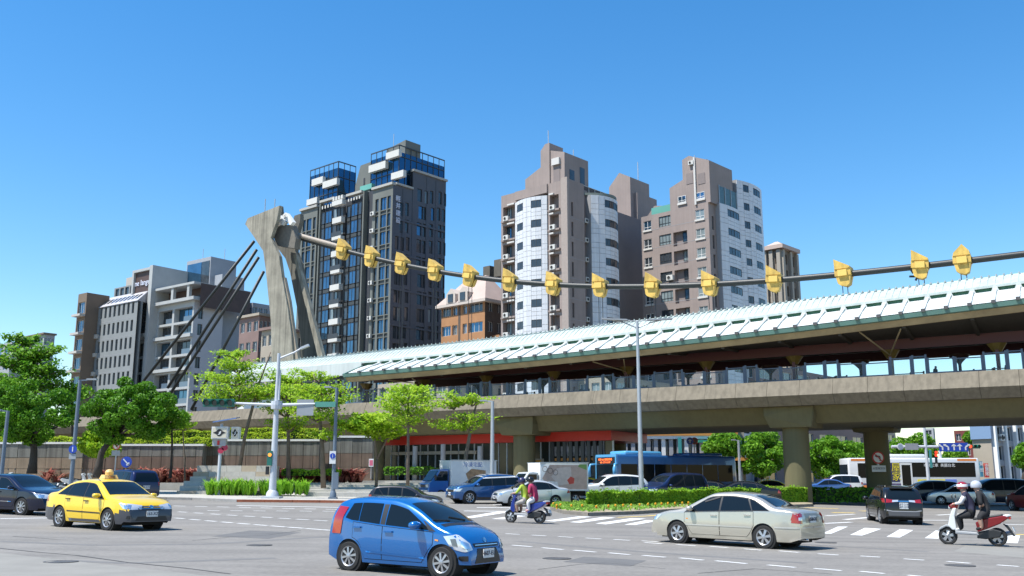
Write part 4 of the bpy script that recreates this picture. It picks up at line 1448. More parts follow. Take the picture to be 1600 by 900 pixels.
# ------------------------------------------------------------------ office blocks on the left and low houses
def left_offices():
 # brown balcony house
 mb_ = mat('render_brown', (0.185, 0.135, 0.095), .75, vary=.12, vscale=.3)
 b = Bld('apartment_block', 'brown apartment house with blue glazed balconies at the left end of the office row', 136, 212, 37, yc=460)
 zt = b.L(136, 457)[1]; ya = b.L(121, 480)[0]; xr = b.Rr(170, 480)[0]
 n = 9; FH = 4.2
 hl = [(ya * .12, ya * .9, zt - 4.6 - FH * k, zt - 2.0 - FH * k) for k in range(n) if zt - 4.6 - FH * k > 1]
 b.facade('L', 0, 0, ya, .5, zt, hl, mb_, .5)
 for h in hl:
  b.window('L', .3, *h, m_frame_w, m_glass_b, 2)
  b.box('balcony', mat('balcony_cream', (.5, .47, .42), .6), -1.3, -.004, h[0] - .4, h[1] + .3, h[2] - .8, h[2] - .3)
 hr = [(xr * .55, xr * .95, zt - 4.6 - FH * k, zt - 2.0 - FH * k) for k in range(1, n) if zt - 4.6 - FH * k > 1]
 b.facade('R', 0, 0, xr, .5, zt, hr, mb_, .5)
 for h in hr:
  b.window('R', .3, *h, m_frame_d, m_glass_d, 1)
  b.box('balcony', mat('balcony_cream', (0, 0, 0)), h[0] - .5, h[1] + .4, -.9, -.004, h[2] - 1.4, h[2] - .5)
 b.box('rear_wall', mb_, .8, xr - .02, .8, ya - .02, .5, zt - .02)
 # grey office with rows of slot windows
 b = Bld('office_building', 'grey stone office with five rows of narrow slot windows under a sloping pale roof', 217, 205, 37, yc=455)
 mg = mat('stone_grey_office', (0.235, 0.25, 0.25), .7, vary=.1, vscale=.4)
 zt = b.L(208, 471)[1]; ya = b.L(144, 500)[0]
 rows = [(b.L(190, y)[1]) for y in (484, 511, 537.5, 564, 590, 617)]
 H = b.L(190, 476)[1] - b.L(190, 493)[1]
 hl = []
 for z in rows:
  for j in range(9):
   a = ya * (.075 + .10 * j)
   hl.append((a, a + ya * .048, z - H / 2, z + H / 2))
 b.facade('L', 0, 0, ya, .5, zt, hl, mg, .6)
 for h in hl: b.window('L', .42, *h, m_frame_d, m_glass_d, 0)
 b.box('rear_wall', mg, .8, 1.2, .02, ya - .02, .5, zt - .01)
 for r in rows[:-1]:
  b.box('floor_joint', m_joint, -.015, -.003, .05, ya - .05, r - H / 2 - 1.0, r - H / 2 - .9)
 mb = MB(); z2 = b.L(214, 456)[1] + 1.0
 mb.hexa([(-.2, 0, zt), (3.6, 1.2, zt), (4, ya, zt), (-.2, ya, zt), (3.2, 1.2, z2), (3.6, 1.2, z2), (4, ya - 1, z2), (3.2, ya - 1, z2)])
 rf = b.part('sloping_roof', mb, mat('roof_pale_metal', (.44, .43, .45), .5, vary=.1))
 for j in range(10):
  a = ya * (.08 + .09 * j)
  MB().hexa([(.62, a, zt + (z2 - zt) * .26), (.62, a + .9, zt + (z2 - zt) * .26), (1.0, a + .9, zt + (z2 - zt) * .26 - .1), (1.0, a, zt + (z2 - zt) * .26 - .1), (2.0, a, zt + (z2 - zt) * .68), (2.0, a + .9, zt + (z2 - zt) * .68), (2.4, a + .9, zt + (z2 - zt) * .60), (2.4, a, zt + (z2 - zt) * .60)]).build('roof_slot', m_glass_d, rf)
 z3 = z2 + 2.4
 hh = [(ya * (.06 + .11 * j), ya * (.06 + .11 * j) + 1.5, z2 + .4, z3 - .3) for j in range(8)]
 b.facade('L', 4.2, 2.3, ya - 1, z2, z3, hh[1:], mg, .3)
 for h in hh[1:]: b.box('slot_window', m_glass_d, 4.45, 4.5, *h)
 b.box('rear_wall', mg, 4.7, 7, 2.4, ya - 1.1, zt, z3 - .02)
 z4 = b.L(200, 434, 5)[1]
 for f0, f1, dz, m in ((.12, .15, .6, mb_), (.16, .34, .2, mb_), (.38, .52, .3, mb_), (.56, .76, 0, mat('panel_cream', (.46, .42, .37), .7))):
  b.box('roof_house', m, 5, 9 + 4 * f0, ya * f0, ya * f1, z3, z4 + dz)
 # framed block with brown sign tower
 b = Bld('apartment_block', 'white framed modern block with dark glazed bays, brown canopy and a lettered brown tower', 304, 200, 37, yc=470)
 mw = mat('frame_pale_grey', (0.42, 0.43, 0.42), .6, vary=.08, vscale=.5)
 mww = mat('wall_white_grey', (0.50, 0.49, 0.50), .65, vary=.08, vscale=.4)
 mbr = mat('timber_brown', (0.085, 0.05, 0.042), .6, vary=.25, vscale=.6)
 mgr = mat('stone_tower_grey', (0.32, 0.34, 0.37), .7, vary=.1, vscale=.4)
 zs = b.L(304, 469)[1]; y1 = b.L(245, 500)[0]; xr = b.Rr(347, 520)[0]
 zc = b.L(304, 442)[1]
 FH = (b.L(285, 487)[1] - b.L(285, 512)[1])
 n = int((zs - .8) / FH)
 ycols = [b.L(x, 510)[0] for x in (299, 271, 268, 247)]
 holes = []
 for k in range(n):
  z1 = zs - 1.2 - FH * k; z0 = z1 - FH + .5
  if z0 < .6: break
  holes += [(ycols[0], ycols[1], z0, z1), (ycols[2], ycols[3], z0, z1)]
 b.facade('L', 0, 0, y1, .5, zs, holes, mw, 1.6)
 for i, h in enumerate(holes):
  b.window('L', 1.3, *h, m_frame_d, m_glass_d if i % 5 else m_glass_b, 3)
  b.box('balcony_rail', mat('rail_glass', (.12, .17, .22), .1), .2, .24, h[0] + .02, (h[0] + h[1]) / 2, h[2], h[2] + 1.1)
 for k in (2, 4):
  z = zs - FH * k - .3
  b.box('slab_band', mw, -.8, -.004, -.3, y1, z - .5, z + .2)
 hr = []
 xa, xb = b.Rr(309, 500)[0], b.Rr(317, 500)[0]
 for k in range(n):
  z1 = zs - 1.4 - FH * k
  if z1 - 2.2 < 1: break
  hr.append((xa, xb, z1 - 2.4, z1))
 b.facade('R', 0, 0, xr, .5, zs, hr, mww, .5)
 for h in hr: b.window('R', .35, *h, m_frame_d, m_glass_d, 1)
 b.box('rear_wall', mww, 2, xr - .02, 2, y1 - .02, .5, zs - .02)
 # terrace storey under the brown canopy
 b.box('terrace_floor', mw, -1.0, xr + 3, -1.0, y1 + 1.2, zs, zs + .7)
 b.box('canopy', mw, -1.2, xr + 6, -1.2, y1 + 1.4, zc - .5, zc)
 b.box('canopy_face', mbr, .5, xr + 6, -1.28, -1.21, zc - 5.2, zc - .15)
 for f in (0, .5, 1.0):
  b.box('terrace_post', mw, -1.0, -.3, y1 * f - .3 + 1.0 * (f == 0), y1 * f + .5 + 1.0 * (f == 0), zs + .7, zc - .5)
 b.box('terrace_wall', mbr, 2.5, 3.0, .5, y1, zs + .7, zc - .5)
 b.window('L', 2.4, y1 * .1, y1 * .45, zs + .9, zc - 2.2, m_frame_d, m_glass_b, 2)
 # sign tower
 y2, y3 = b.L(243, 470)[0], b.L(219, 470)[0]
 zt = b.L(231, 423)[1]
 zlow = b.L(231, 523)[1]
 xo = -1.5
 b.box('sign_tower', mbr, xo, 8, y2, y3, zlow, zt - .6)
 b.box('tower_frame', mw, xo - .5, 8, y2 - 1.2, y2 - .01, .5, zt + .3)
 b.box('tower_frame', mw, xo - .5, 8, y3 + .01, y3 + .7, zlow - .8, zt)
 b.box('tower_frame', mw, xo - .5, 8, y2, y3, zt - .59, zt)
 b.box('tower_frame', mw, xo - .5, 8, y2, y3, zlow - .8, zlow - .01)
 for j in range(2):
  b.window('L', xo - .06, y2 + .6 + j * 2.3, y2 + 2.7 + j * 2.3, zlow + .4, zlow + 8, m_frame_d, m_glass_b if j else m_glass_d, 1, 1)
 b.facade('L', .4, y2, y3, .5, zlow - .82, [(y2 + .6, y3 - .5, zlow - 4.6 - FH * k, zlow - 1.6 - FH * k) for k in range(8) if zlow - 4.6 - FH * k > 1], mw, .6)
 for k in range(8):
  if zlow - 4.6 - FH * k > 1: b.window('L', .8, y2 + .6, y3 - .5, zlow - 4.6 - FH * k, zlow - 1.6 - FH * k, m_frame_d, m_glass_d, 2)
 zz = b.L(231, 444)[1]
 me = text_mesh('ne lange', 1.75, .1, mat('sign_letter_white', (0, 0, 0)))
 M = Matrix.Translation((xo - .15, (y2 + y3) / 2, zz)) @ Matrix.Rotation(-math.pi / 2, 4, 'Z') @ Matrix.Rotation(R(90), 4, 'X')
 obj('lettering', me, b.t, M)
 b.box('rear_wall', mgr, 8.01, 14, 2, y3, .5, zt - 1.5)
 b.facade('R', y2 - 1.6, 8, 22, zc, b.Rr(270, 437, y2 - 1.6)[1], [(11, 14, zc + 2.5, zc + 4.5)], mgr, .4)
 b.box('rear_wall', mgr, 8.1, 22, y2 - 1.15, y2 + 6, zs, b.Rr(270, 437, y2 - 1.6)[1] - .03)
 # tall grey stair tower
 px = 7.0
 ya, yb = b.L(328, 430, px)[0], b.L(291, 430, px)[0]
 zt2 = b.L(328, 401, px)[1]
 xx = b.Rr(368, 440, ya)[0]
 b.box('stair_tower', mgr, px, xx, ya, yb, 1, zt2)
 b.box('tower_glazing', m_glass_b, px - .12, px - .01, ya + (yb - ya) * .36, yb - .4, zc + .5, zt2 - .9)
 b.box('tower_glazing', m_glass_d, px - .1, px - .01, ya + .3, ya + (yb - ya) * .34, zc + .5, zt2 - .9)
 xx2 = b.Rr(381, 480, ya + 1)[0]
 b.box('stair_tower', mgr, px + 3, xx2, ya + 1.0, yb, 1, b.Rr(378, 467, ya + 1)[1])
 xg0, xg1 = b.Rr(340, 500, ya)[0], b.Rr(349, 500, ya)[0]
 b.box('tower_glazing', m_glass_d, xg0, xg1, ya - .1, ya - .01, 2, zc - 8)
 for q in ((9, yb - 3), (12, ya + 2)):
  b.part('antenna', MB().tube([(q[0], q[1], zt2 - .2), (q[0], q[1], zt2 + 3)], .07, 5), m_steel)

left_offices()
m_beige = mat('render_beige', (.38, .33, .26), .75, vary=.12, vscale=.3)
m_pinkb = mat('render_pink_brown', (.24, .16, .14), .75, vary=.15, vscale=.3)
m_greyb = mat('render_grey', (.34, .35, .37), .75, vary=.12, vscale=.3)
lowrise('apartment_block', 'pinkish brown block with balconies just left of the concrete pylon', 400, 185, 40, 374, 425, 494, m_pinkb, 8, 3, 3, m_glass_d, roof=m_beige)
lowrise('apartment_block', 'pale grey flat topped block peeking over the pinkish brown one', 388, 215, 40, 366, 428, 474, m_greyb, 10, 2, 4, m_glass_d)
lowrise('apartment_block', 'beige block half hidden behind the front leg of the concrete pylon', 424, 175, 40, 408, 476, 515, m_beige, 7, 2, 4, m_glass_d, roof=m_pinkb)
lowrise('house', 'distant grey house with a brown slanting roof above the left treetops', 62, 270, 40, 36, 84, 524, m_greyb, 11, 3, 3, m_glass_d, roof=mat('render_brown', (0, 0, 0)))
lowrise('apartment_block', 'distant pale block at the left edge behind the tall tree', 12, 250, 40, -20, 40, 536, m_greyb, 9, 3, 3, m_glass_b)
lowrise('apartment_block', 'beige low block glimpsed through the platform screens left of the shop columns', 700, 140, 42, 590, 820, 590, m_beige, 5, 6, 5, m_glass_d)
lowrise('apartment_block', 'cream low block seen through the middle of the platform screens', 960, 136, 42, 830, 1120, 588, m_beige, 5, 7, 7, m_glass_c)
lowrise('apartment_block', 'pinkish low block seen through the platform screens right of the tall lamp', 1180, 150, 42, 1120, 1345, 566, m_pinkb, 6, 3, 6, m_glass_d)
lowrise('apartment_block', 'beige apartment block rising behind the trees under the railway', 1300, 190, 42, 1250, 1400, 668, m_beige, 5, 4, 5, m_glass_d)
lowrise('house', 'maroon brick house under the viaduct beside the striped block', 1522, 150, 42, 1492, 1545, 672, mat('brick_maroon', (.17, .04, .035), .8, vary=.15), 4, 3, 2, m_glass_d)
lowrise('apartment_block', 'thin grey tower far off above the trees behind the signal gantry', 1452, 260, 42, 1444, 1462, 669, m_greyb, 6, 1, 1, m_glass_d)

def striped_block():
 b = Bld('apartment_block', 'grey block with white upright fins at the right edge under the viaduct', 1540, 125, 60)
 zt = 11.5
 xr = 18
 ya = b.L(1522, 720)[0]
 hr = [(.8 + 2.2 * i, 2.4 + 2.2 * i, 1.8 + 2.5 * k, 3.6 + 2.5 * k) for i in range(8) for k in range(4)]
 b.facade('R', 0, 0, xr, -1, zt, hr, m_greyb, .5)
 for h in hr: b.window('R', .3, *h, m_frame_w, m_glass_d, 1)
 for i in range(9): b.box('fin', m_white, .25 + 2.2 * i, .6 + 2.2 * i, -.55, -.004, -1, zt)
 b.box('blue_panel', mat('panel_blue_grey', (.2, .3, .45), .4), -.02, -.3, -.25, ya, 7, zt)
 b.facade('L', 0, 0, ya, -1, zt, [], m_beige)
 b.box('rear_wall', m_greyb, .7, xr, .7, ya, -1, zt)
 for i in range(10):
  ac_unit(b, 'R', -.2, 1.7 + 2.2 * RNG.integers(0, 7), 4.0 + 2.5 * RNG.integers(0, 3) + .06 * i, .9)
 # shop signs at its foot
 for (p0, p1, q0, q1, col, lab, txt) in ((1531, 1537, 721, 745, (.05, .2, .3), 'teal upright shop sign beside the red one', '髮型'), (1538, 1546, 724, 746, (.65, .05, .03), 'red upright shop sign with white characters', '中醫診所')):
  a = aty(p0, q0, 118); c = aty(p1, q1, 118)
  mb = MB().box(a.x, c.x, 118, 118.3, c.z, a.z)
  o = mb.build('shop_sign', mat('shop_sign_' + ('teal' if col[0] < .1 else 'red'), col, .5))
  tag(o, lab, 'sign', 'shop signs')
  for i, ch in enumerate(txt):
   me = text_mesh(ch, .45, .02, m_white)
   obj('lettering', me, o, Matrix.Translation(((a.x + c.x) / 2, 117.98, a.z - .3 - i * (a.z - c.z - .3) / len(txt))) @ Matrix.Rotation(R(90), 4, 'X'))
striped_block()

def shop_building():
 Y = 112
 def P(px, py): return aty(px, py, Y)
 x0, x1 = P(962, 700).x, P(1152, 700).x
 zt = P(1050, 668).z
 t = thing('shop_building', 'white two storey shop row with orange bands behind the blue bus', 'building', (x0, Y, 0))
 def bx(n, m, *a): return w(MB().box(*a).build(n, m, t))
 mo = mat('band_orange', (.62, .27, .06), .6, vary=.08)
 bx('wall', m_beige, x0, x1 + 1, Y + .6, Y + 10, 0, zt)
 bx('orange_band', mo, x0, x1, Y - .6, Y + .59, P(1000, 681).z, zt + .8)
 bx('orange_band', mo, P(1088, 700).x, x1 + 2.6, Y - 1.2, Y + .58, P(1100, 720).z, P(1100, 715).z)
 bx('fascia', m_white, x0, x1, Y - .5, Y + .57, P(1000, 686).z, P(1000, 681.2).z)
 n = 16
 for i in range(n + 1):
  x = x0 + (x1 - x0) * i / n
  bx('pilaster', m_greyb if i % 3 else m_white, x, x + .45, Y - .3, Y + .55, 1, P(1000, 686.2).z)
 for i in range(n):
  x = x0 + (x1 - x0) * i / n + .5
  d = (x1 - x0) / n - .55
  o = bx('window', m_frame_d if i % 4 else m_white, x, x + d, Y + .2, Y + .5, P(1000, 714).z, P(1000, 688).z)
  MB().box(x + .08, x + d - .08, Y + .14, Y + .19, P(1000, 712).z, P(1000, 689).z).build('pane', m_glass_d if i % 3 else m_glass_c, o)
 o = bx('awning', mat('awning_green', (.03, .25, .17), .6), P(1088, 690).x, P(1104, 690).x, Y - 1.4, Y - .61, P(1095, 692).z, P(1095, 688).z)
 s = bx('sign_board', mat('sign_teal', (.05, .28, .27), .5), P(1058, 690).x, P(1063, 690).x, Y - .8, Y - .62, P(1060, 711).z, P(1060, 684).z)
 for i in range(5):
  x = P(1110 + 8 * i, 740).x
  bx('ground_pier', m_white if i % 2 else m_greyb, x, x + .4, Y - .9, Y - .31, 0.5, P(1100, 722).z)
shop_building()

# ------------------------------------------------------------------ plaza, steps, retaining wall, station hall
m_pave = mat('paving_pale', (.44, .42, .38), .8, vary=.15, vscale=1.2, bump=.2, bscale=15)
m_step = mat('step_granite', (.50, .48, .43), .75, vary=.15, vscale=2.0, bump=.2, bscale=20)
m_kerb = mat('kerb_concrete', (.36, .35, .33), .85, vary=.2, vscale=2)
m_kerbr = mat('kerb_red_paint', (.42, .13, .06), .75, vary=.3, vscale=2)
m_stone = mat('wall_stone_tan', (.30, .225, .155), .8, vary=.2, vscale=.8, streak=.25)
m_stoneb = mat('wall_stone_brown', (.20, .14, .105), .8, vary=.2, vscale=.8, streak=.3)
m_wallc = mat('wall_concrete', (.22, .215, .19), .9, vary=.2, vscale=.8, streak=.45)

def pavement():
 mb = MB()
 K = [gp(-60, 776), gp(100, 778), gp(300, 781.5), gp(370, 784.5), gp(500, 785.5), gp(640, 787.5), gp(700, 782)]
 K[-1] = Vector((K[-2].x + 1.2, K[-2].y + 5, 0)); K.append(Vector((K[-1].x + .6, 90, 0)))
 # pavement sheet behind the kerb line, as rows across
 rows = []
 for k in K[:-1]:
  rows.append([(k.x, y, gz(k.x, y) + .14) for y in np.linspace(k.y + .18, max(k.y + .4, 72), 8)])
 mb.grid(rows)
 pv = structure('pavement', mb, m_pave, smooth=True)
 # kerb stones, the middle run painted red
 for i in range(len(K) - 2):
  a, b = K[i], K[i + 1]
  L_ = (b - a).length
  n = max(1, int(L_ / 1.5))
  for j in range(n):
   p = a.lerp(b, j / n); q = a.lerp(b, (j + .985) / n)
   m = m_kerbr if 370 < 800 + (p.x / p.y) * FPX < 660 and not (j % 9 == 5) else m_kerb
   mb = MB()
   d = Vector((0, .17, 0))
   mb.hexa([(p.x, p.y, gz(p.x, p.y) - .1), (q.x, q.y, gz(q.x, q.y) - .1), (q.x, q.y + .17, gz(q.x, q.y) - .1), (p.x, p.y + .17, gz(p.x, p.y) - .1),
      (p.x, p.y, gz(p.x, p.y) + .15), (q.x, q.y, gz(q.x, q.y) + .15), (q.x, q.y + .17, gz(q.x, q.y) + .15), (p.x, p.y + .17, gz(p.x, p.y) + .15)])
   mb.build('kerb_stone', m, pv)
pavement()

WALLY = 76.0
def plaza():
 mb = MB()
 pl = MB().box(-60, -1.0, 73, 112, 0, 1.60).build('plaza', m_pave)
 tag(pl, kind='structure')
 # long low steps up to the station, right of the mast
 zs = [1.0, 1.15, 1.30, 1.45, 1.60, 1.75]
 ys = [65.0, 67.2, 69.6, 72.2, 75.0, 78.2]
 fl = thing('plaza_steps', 'long pale stone steps in tree shade leading up to the station hall', 'steps', (-8, 65, .8))
 for k in range(6):
  x0 = aty(478, 760, ys[k]).x - k * .1; x1 = aty(838, 750, ys[k]).x
  n = 9
  for j in range(n):
   a = x0 + (x1 - x0) * j / n
   b_ = x0 + (x1 - x0) * (j + 1) / n - .012
   w(MB().box(a, b_, ys[k], (ys[k + 1] if k < 5 else 96) - .003 + (.3 if k < 5 else 0), .3, zs[k] - .001 * (j % 2)).build('step_slab', m_step, fl))
 sb = thing('seat_steps', 'stepped pale stone seating block behind the green lilies', 'steps', (-28, 65, .8))
 tops = [767, 759, 751.5, 744.5, 737, 727.5]
 lefts = [276, 281, 287, 297, 302, 308]
 for k in range(6):
  Y = 65.6 + k * .9
  a = aty(lefts[k], tops[k], Y); c = aty(430 if k < 3 else 424, tops[k], Y)
  n = 5
  for j in range(n):
   x0 = a.x + (c.x - a.x) * j / n; x1 = a.x + (c.x - a.x) * (j + 1) / n - .015
   w(MB().box(x0, x1, Y, Y + (.88 if k < 5 else 2.5), .4, a.z).build('seat_block', m_step if (j + k) % 4 else mat('step_granite_warm', (.46, .38, .28), .75, vary=.12), sb))
 return pl
plaza()

def retaining_wall():
 def seg(name, label, px0, px1, top, base, Y, mats, cap, rows, pw):
  a, c = aty(px0, top, Y), aty(px1, top, Y)
  zb = aty((px0 + px1) / 2, base, Y).z - .4
  t = thing('retaining_wall', label, 'wall', ((a.x + c.x) / 2, Y, zb))
  w(MB().box(a.x, c.x, Y + .02, Y + .9, zb, a.z - .01).build('wall_core', m_wallc, t))
  w(MB().box(a.x - .05, c.x + .05, Y - .18, Y + .95, a.z, a.z + .16).build('coping', m_white if cap else m_kerb, t))
  h = a.z - zb
  zr = [zb + h * f for f in rows]
  for r in range(len(zr) - 1):
   x = a.x
   i = 0
   while x < c.x - .1:
    x2 = min(c.x, x + pw * (1 if i % 3 else .8))
    m = mats[r] if not isinstance(mats[r], list) else mats[r][int(RNG.integers(0, len(mats[r])))]
    d = .10 + .03 * RNG.random()
    w(MB().box(x + .015, x2 - .015, Y - d, Y + .01, zr[r] + .015, zr[r + 1] - .015).build('stone_panel', m, t))
    x = x2
    i += 1
  return t
 seg('a', 'tan stone faced retaining wall behind the parked scooters at the left edge', -40, 132, 694, 748, WALLY, [m_stone, m_stone, m_wallc], True, [.0, .38, .66, .985], 1.25)
 seg('b', 'brown panelled retaining wall behind the red leaved plants and navy people carrier', 133, 318, 697, 748, WALLY + .2, [m_stoneb, m_stoneb, m_wallc], True, [.0, .40, .72, .985], .95)
 seg('c', 'brown panelled retaining wall behind the tall signal mast', 319, 500, 689.5, 748, WALLY + 1.5, [m_stoneb, m_stoneb, m_wallc], True, [.0, .36, .66, .985], .95)
 seg('d', 'upper brown panelled wall behind the slim trees beside the station hall', 500.5, 583, 684, 748, WALLY + 3.0, [m_stoneb, m_stoneb, m_wallc], True, [.0, .36, .66, .985], .95)
 for px in (203, 214, 396, 404):
  Y = WALLY - .3
  p = aty(px, 712, Y)
retaining_wall()

def station_hall():
 O = 5.2
 t = thing('station_hall', 'glazed station hall with a broad red fascia under the viaduct', 'building', V(58, O, 1.2))
 u0 = vpx(575, 686, O)[0]; u1 = vpx(955, 686, O)[0]
 zt, zb = vpx(700, 678, O)[1], vpx(700, 693.5, O)[1]
 mb = sweep(np.linspace(u1, u0, 12), lambda u: [(O, zb), (O, zt), (O + 9, zt), (O + 9, zb)], True)
 w(mb.build('red_fascia', m_red, t))
 n = 30
 mg = mat('hall_glass', (0.03, 0.035, 0.03), 0.15, spec=.5, vary=.5, vscale=.5)
 for i in range(n):
  ua, ub = u1 + (u0 - u1) * i / n, u1 + (u0 - u1) * (i + 1) / n
  o = w(sweep([ua + .02, ua + .14], lambda u: [(O + .5, 1.1), (O + .5, zb - .01), (O + .7, zb - .01), (O + .7, 1.1)], True).build('mullion', m_grey if i % 4 else m_steel, t))
  o = w(sweep([ua + .15, ub], lambda u: [(O + .58, 1.1), (O + .58, zb - .01), (O + .62, zb - .01), (O + .62, 1.1)], True).build('glass_panel', mg, t))
 zz0, zz1 = vpx(680, 710, O)[1], vpx(680, 705, O)[1]
 ua, ub = vpx(608, 700, O)[0], vpx(742, 700, O)[0]
 k = 10
 for i in range(k):
  p, q = ub + (ua - ub) * i / k, ub + (ua - ub) * (i + .96) / k
  w(sweep([p, q], lambda u: [(O + .2, zz0), (O + .2, zz1), (O + .45, zz1), (O + .45, zz0)], True).build('beam_panel', m_beige, t))
 # posters and pale shop fronts, the hall's brightness put into their colour
 for px0, px1, py0, py1, m in ((825, 850, 717, 733, m_beige), (836, 846, 719, 728, mat('poster_amber', (.6, .3, .03), .5)), (866, 944, 716, 720, mat('band_orange', (0, 0, 0))), (862, 944, 698, 713, mat('shop_pale', (.26, .26, .28), .5, vary=.8, vscale=1.6)), (862, 944, 722, 745, mat('shop_pale2', (.20, .17, .14), .6, vary=.8, vscale=1.4))):
  a, z0 = vpx(px0, py1, O + .45); c, _ = vpx(px1, py1, O + .45); _, z1 = vpx(px0, py0, O + .45)
  off = O + .40 - (.05 if m.name == 'poster_amber' else 0)
  w(sweep([c, a], lambda u: [(off, z0), (off, z1), (off + .04, z1), (off + .04, z0)], True).build('poster' if 'amber' in m.name else 'shop_front', m, t))
 for i in range(9):
  u = vpx(866 + i * 9.5, 730, O + .3)[0]
  w(sweep([u, u + .35], lambda u: [(O + .2, 1.1), (O + .2, zb - .02), (O + .38, zb - .02), (O + .38, 1.1)], True).build('shop_post', m_frame_d, t))
 # slim pale posts standing in front
 for px, py in ((649, 697), (692.5, 694), (750, 697)):
  u, z = vpx(px, py, 2.2)
  b = V(u, 2.2, 1.1)
  mb = MB().tube([(b.x, b.y, 1.1), (b.x, b.y, V(0, 0, z).z)], .21, 12)
  o = mb.build('post', m_greyb, None, smooth=40)
  tag(o, {649: 'pale round post in front of the station hall, between two slim tree trunks', 692.5: 'tallest pale round post in front of the station hall glass', 750: 'pale round post in front of the hall, just left of the lamp post'}[px], 'post', 'posts before the station hall')
station_hall()
# ------------------------------------------------------------------ planting
def leaf_mesh(name, P, N, size, m, aspect=.55, jitter=.8):
 """many small leaf faces: positions P (n,3), outward directions N (n,3)"""
 n = len(P)
 N = N + RNG.normal(0, jitter, N.shape)
 N /= np.linalg.norm(N, axis=1, keepdims=True) + 1e-9
 T = RNG.normal(0, 1, (n, 3))
 T -= N * (T * N).sum(1, keepdims=True)
 T /= np.linalg.norm(T, axis=1, keepdims=True) + 1e-9
 Bv = np.cross(N, T)
 s = size * RNG.uniform(.6, 1.35, (n, 1))
 a = P + T * s; c = P - T * s
 b = P + Bv * s * aspect + N * s * .12; d = P - Bv * s * aspect + N * s * .12
 vs = np.stack([a, b, c, d], 1).reshape(-1, 3)
 me = bpy.data.meshes.new(name)
 me.vertices.add(4 * n); me.vertices.foreach_set('co', vs.ravel())
 me.loops.add(4 * n); me.loops.foreach_set('vertex_index', np.arange(4 * n, dtype=np.int32))
 me.polygons.add(n); me.polygons.foreach_set('loop_start', np.arange(0, 4 * n, 4, dtype=np.int32))
 try:
  me.polygons.foreach_set('loop_total', np.full(n, 4, dtype=np.int32))
 except Exception:
  pass
 me.update(calc_edges=True)
 me.materials.append(m)
 return me

def ell_shell(c, r, n, thick=.35):
 d = RNG.normal(0, 1, (n, 3)); d /= np.linalg.norm(d, axis=1, keepdims=True)
 rr = 1 - thick * RNG.random((n, 1)) ** 1.5
 r = np.array(r)
 P = np.array(c) + d * rr * r
 N = d / r; N /= np.linalg.norm(N, axis=1, keepdims=True)
 return P, N

m_bark = mat('bark_grey_brown', (.16, .125, .095), .9, vary=.3, vscale=3, bump=.4, bscale=10)
m_barkd = mat('bark_dark', (.055, .045, .036), .9, vary=.3, vscale=3)
lf_dark = leafmat('leaf_ficus_dark', (.035, .13, .006), (.14, .33, .016), .35)
lf_mid = leafmat('leaf_mid_green', (.06, .19, .01), (.20, .40, .025), .4)
lf_light = leafmat('leaf_terminalia', (.19, .38, .015), (.44, .60, .04), .5)
lf_hedge = leafmat('leaf_hedge_yellow', (.22, .36, .012), (.50, .60, .03), .35)
lf_box = leafmat('leaf_box_hedge', (.12, .29, .012), (.32, .52, .03), .35)
lf_lily = leafmat('leaf_lily', (.13, .34, .015), (.32, .56, .05), .4)
lf_red = leafmat('leaf_cordyline', (.16, .02, .025), (.52, .23, .17), .3)
lf_grass = leafmat('leaf_grass', (.10, .25, .02), (.24, .40, .05), .3)

def lobed_tree(label, px, base_y, Y, box, nlobe, lobe_r, leaf, m, trunk_r, density=1.0, name='broadleaf_tree', group=None, bark=None, forks=6, lean=0, base_z=None, n_leaf=None, seed=0):
 """dense crown made of many leafy lobes filling the pixel box (x0,y0,x1,y1) at distance Y"""
 rs = np.random.default_rng(seed + 5)
 x0, y0, x1, y1 = box
 c = aty((x0 + x1) / 2, (y0 + y1) / 2, Y)
 rx = (aty(x1, y0, Y).x - aty(x0, y0, Y).x) / 2
 rz2 = (aty(px, y0, Y).z - aty(px, y1, Y).z) / 2
 b = aty(px, base_y, Y)
 bz = base_z if base_z is not None else b.z
 t = thing(name, label, 'tree', (b.x, Y, bz), group=group)
 P, N = [], []
 ctr = []
 for i in range(nlobe):
  for _ in range(30):
   d = rs.normal(0, 1, 3); d /= np.linalg.norm(d)
   k = rs.uniform(.35, 1.0) ** .5
   q = np.array([d[0] * (rx - lobe_r * .8), d[1] * (rx * .9 - lobe_r * .8), d[2] * (rz2 - lobe_r * .6)]) * k
   if all(np.linalg.norm(q - z) > lobe_r * .75 for z in ctr) or _ == 29:
    break
  ctr.append(q)
  r = lobe_r * rs.uniform(.65, 1.2)
  n = int((n_leaf or 420) * density * (r / lobe_r) ** 2)
  p, nn = ell_shell(np.array(c) + q, (r, r, r * .72), n)
  P.append(p); N.append(nn)
 P = np.concatenate(P); N = np.concatenate(N)
 o = np.array([b.x, Y, bz])
 obj('crown', leaf_mesh('crown', P - o, N, leaf, m), t)
 mb = MB()
 top = np.array(c) - o
 H = top[2] - rz2 * .55
 mid = Vector((lean * .4, 0, H * .55))
 fork = Vector((top[0] * .4 + lean * .5, 0, max(H, .6)))
 mb.tube([(0, 0, -.1), (0.02 + lean * .1, 0, H * .25), mid, fork], [trunk_r * 1.35, trunk_r, trunk_r * .85, trunk_r * .75], 9)
 tk = mb.build('trunk', bark or m_barkd, t, smooth=True)
 idx = rs.permutation(nlobe)[:forks]
 for i in idx:
  e = Vector(ctr[i]) + Vector(top)
  m1 = fork.lerp(e, .5) + Vector((0, 0, -.2))
  mb = MB(); mb.tube([fork - Vector((0, 0, .15)), m1, e], [trunk_r * .5, trunk_r * .32, trunk_r * .12], 6)
  mb.build('limb', bark or m_barkd, tk, smooth=True)
 return t

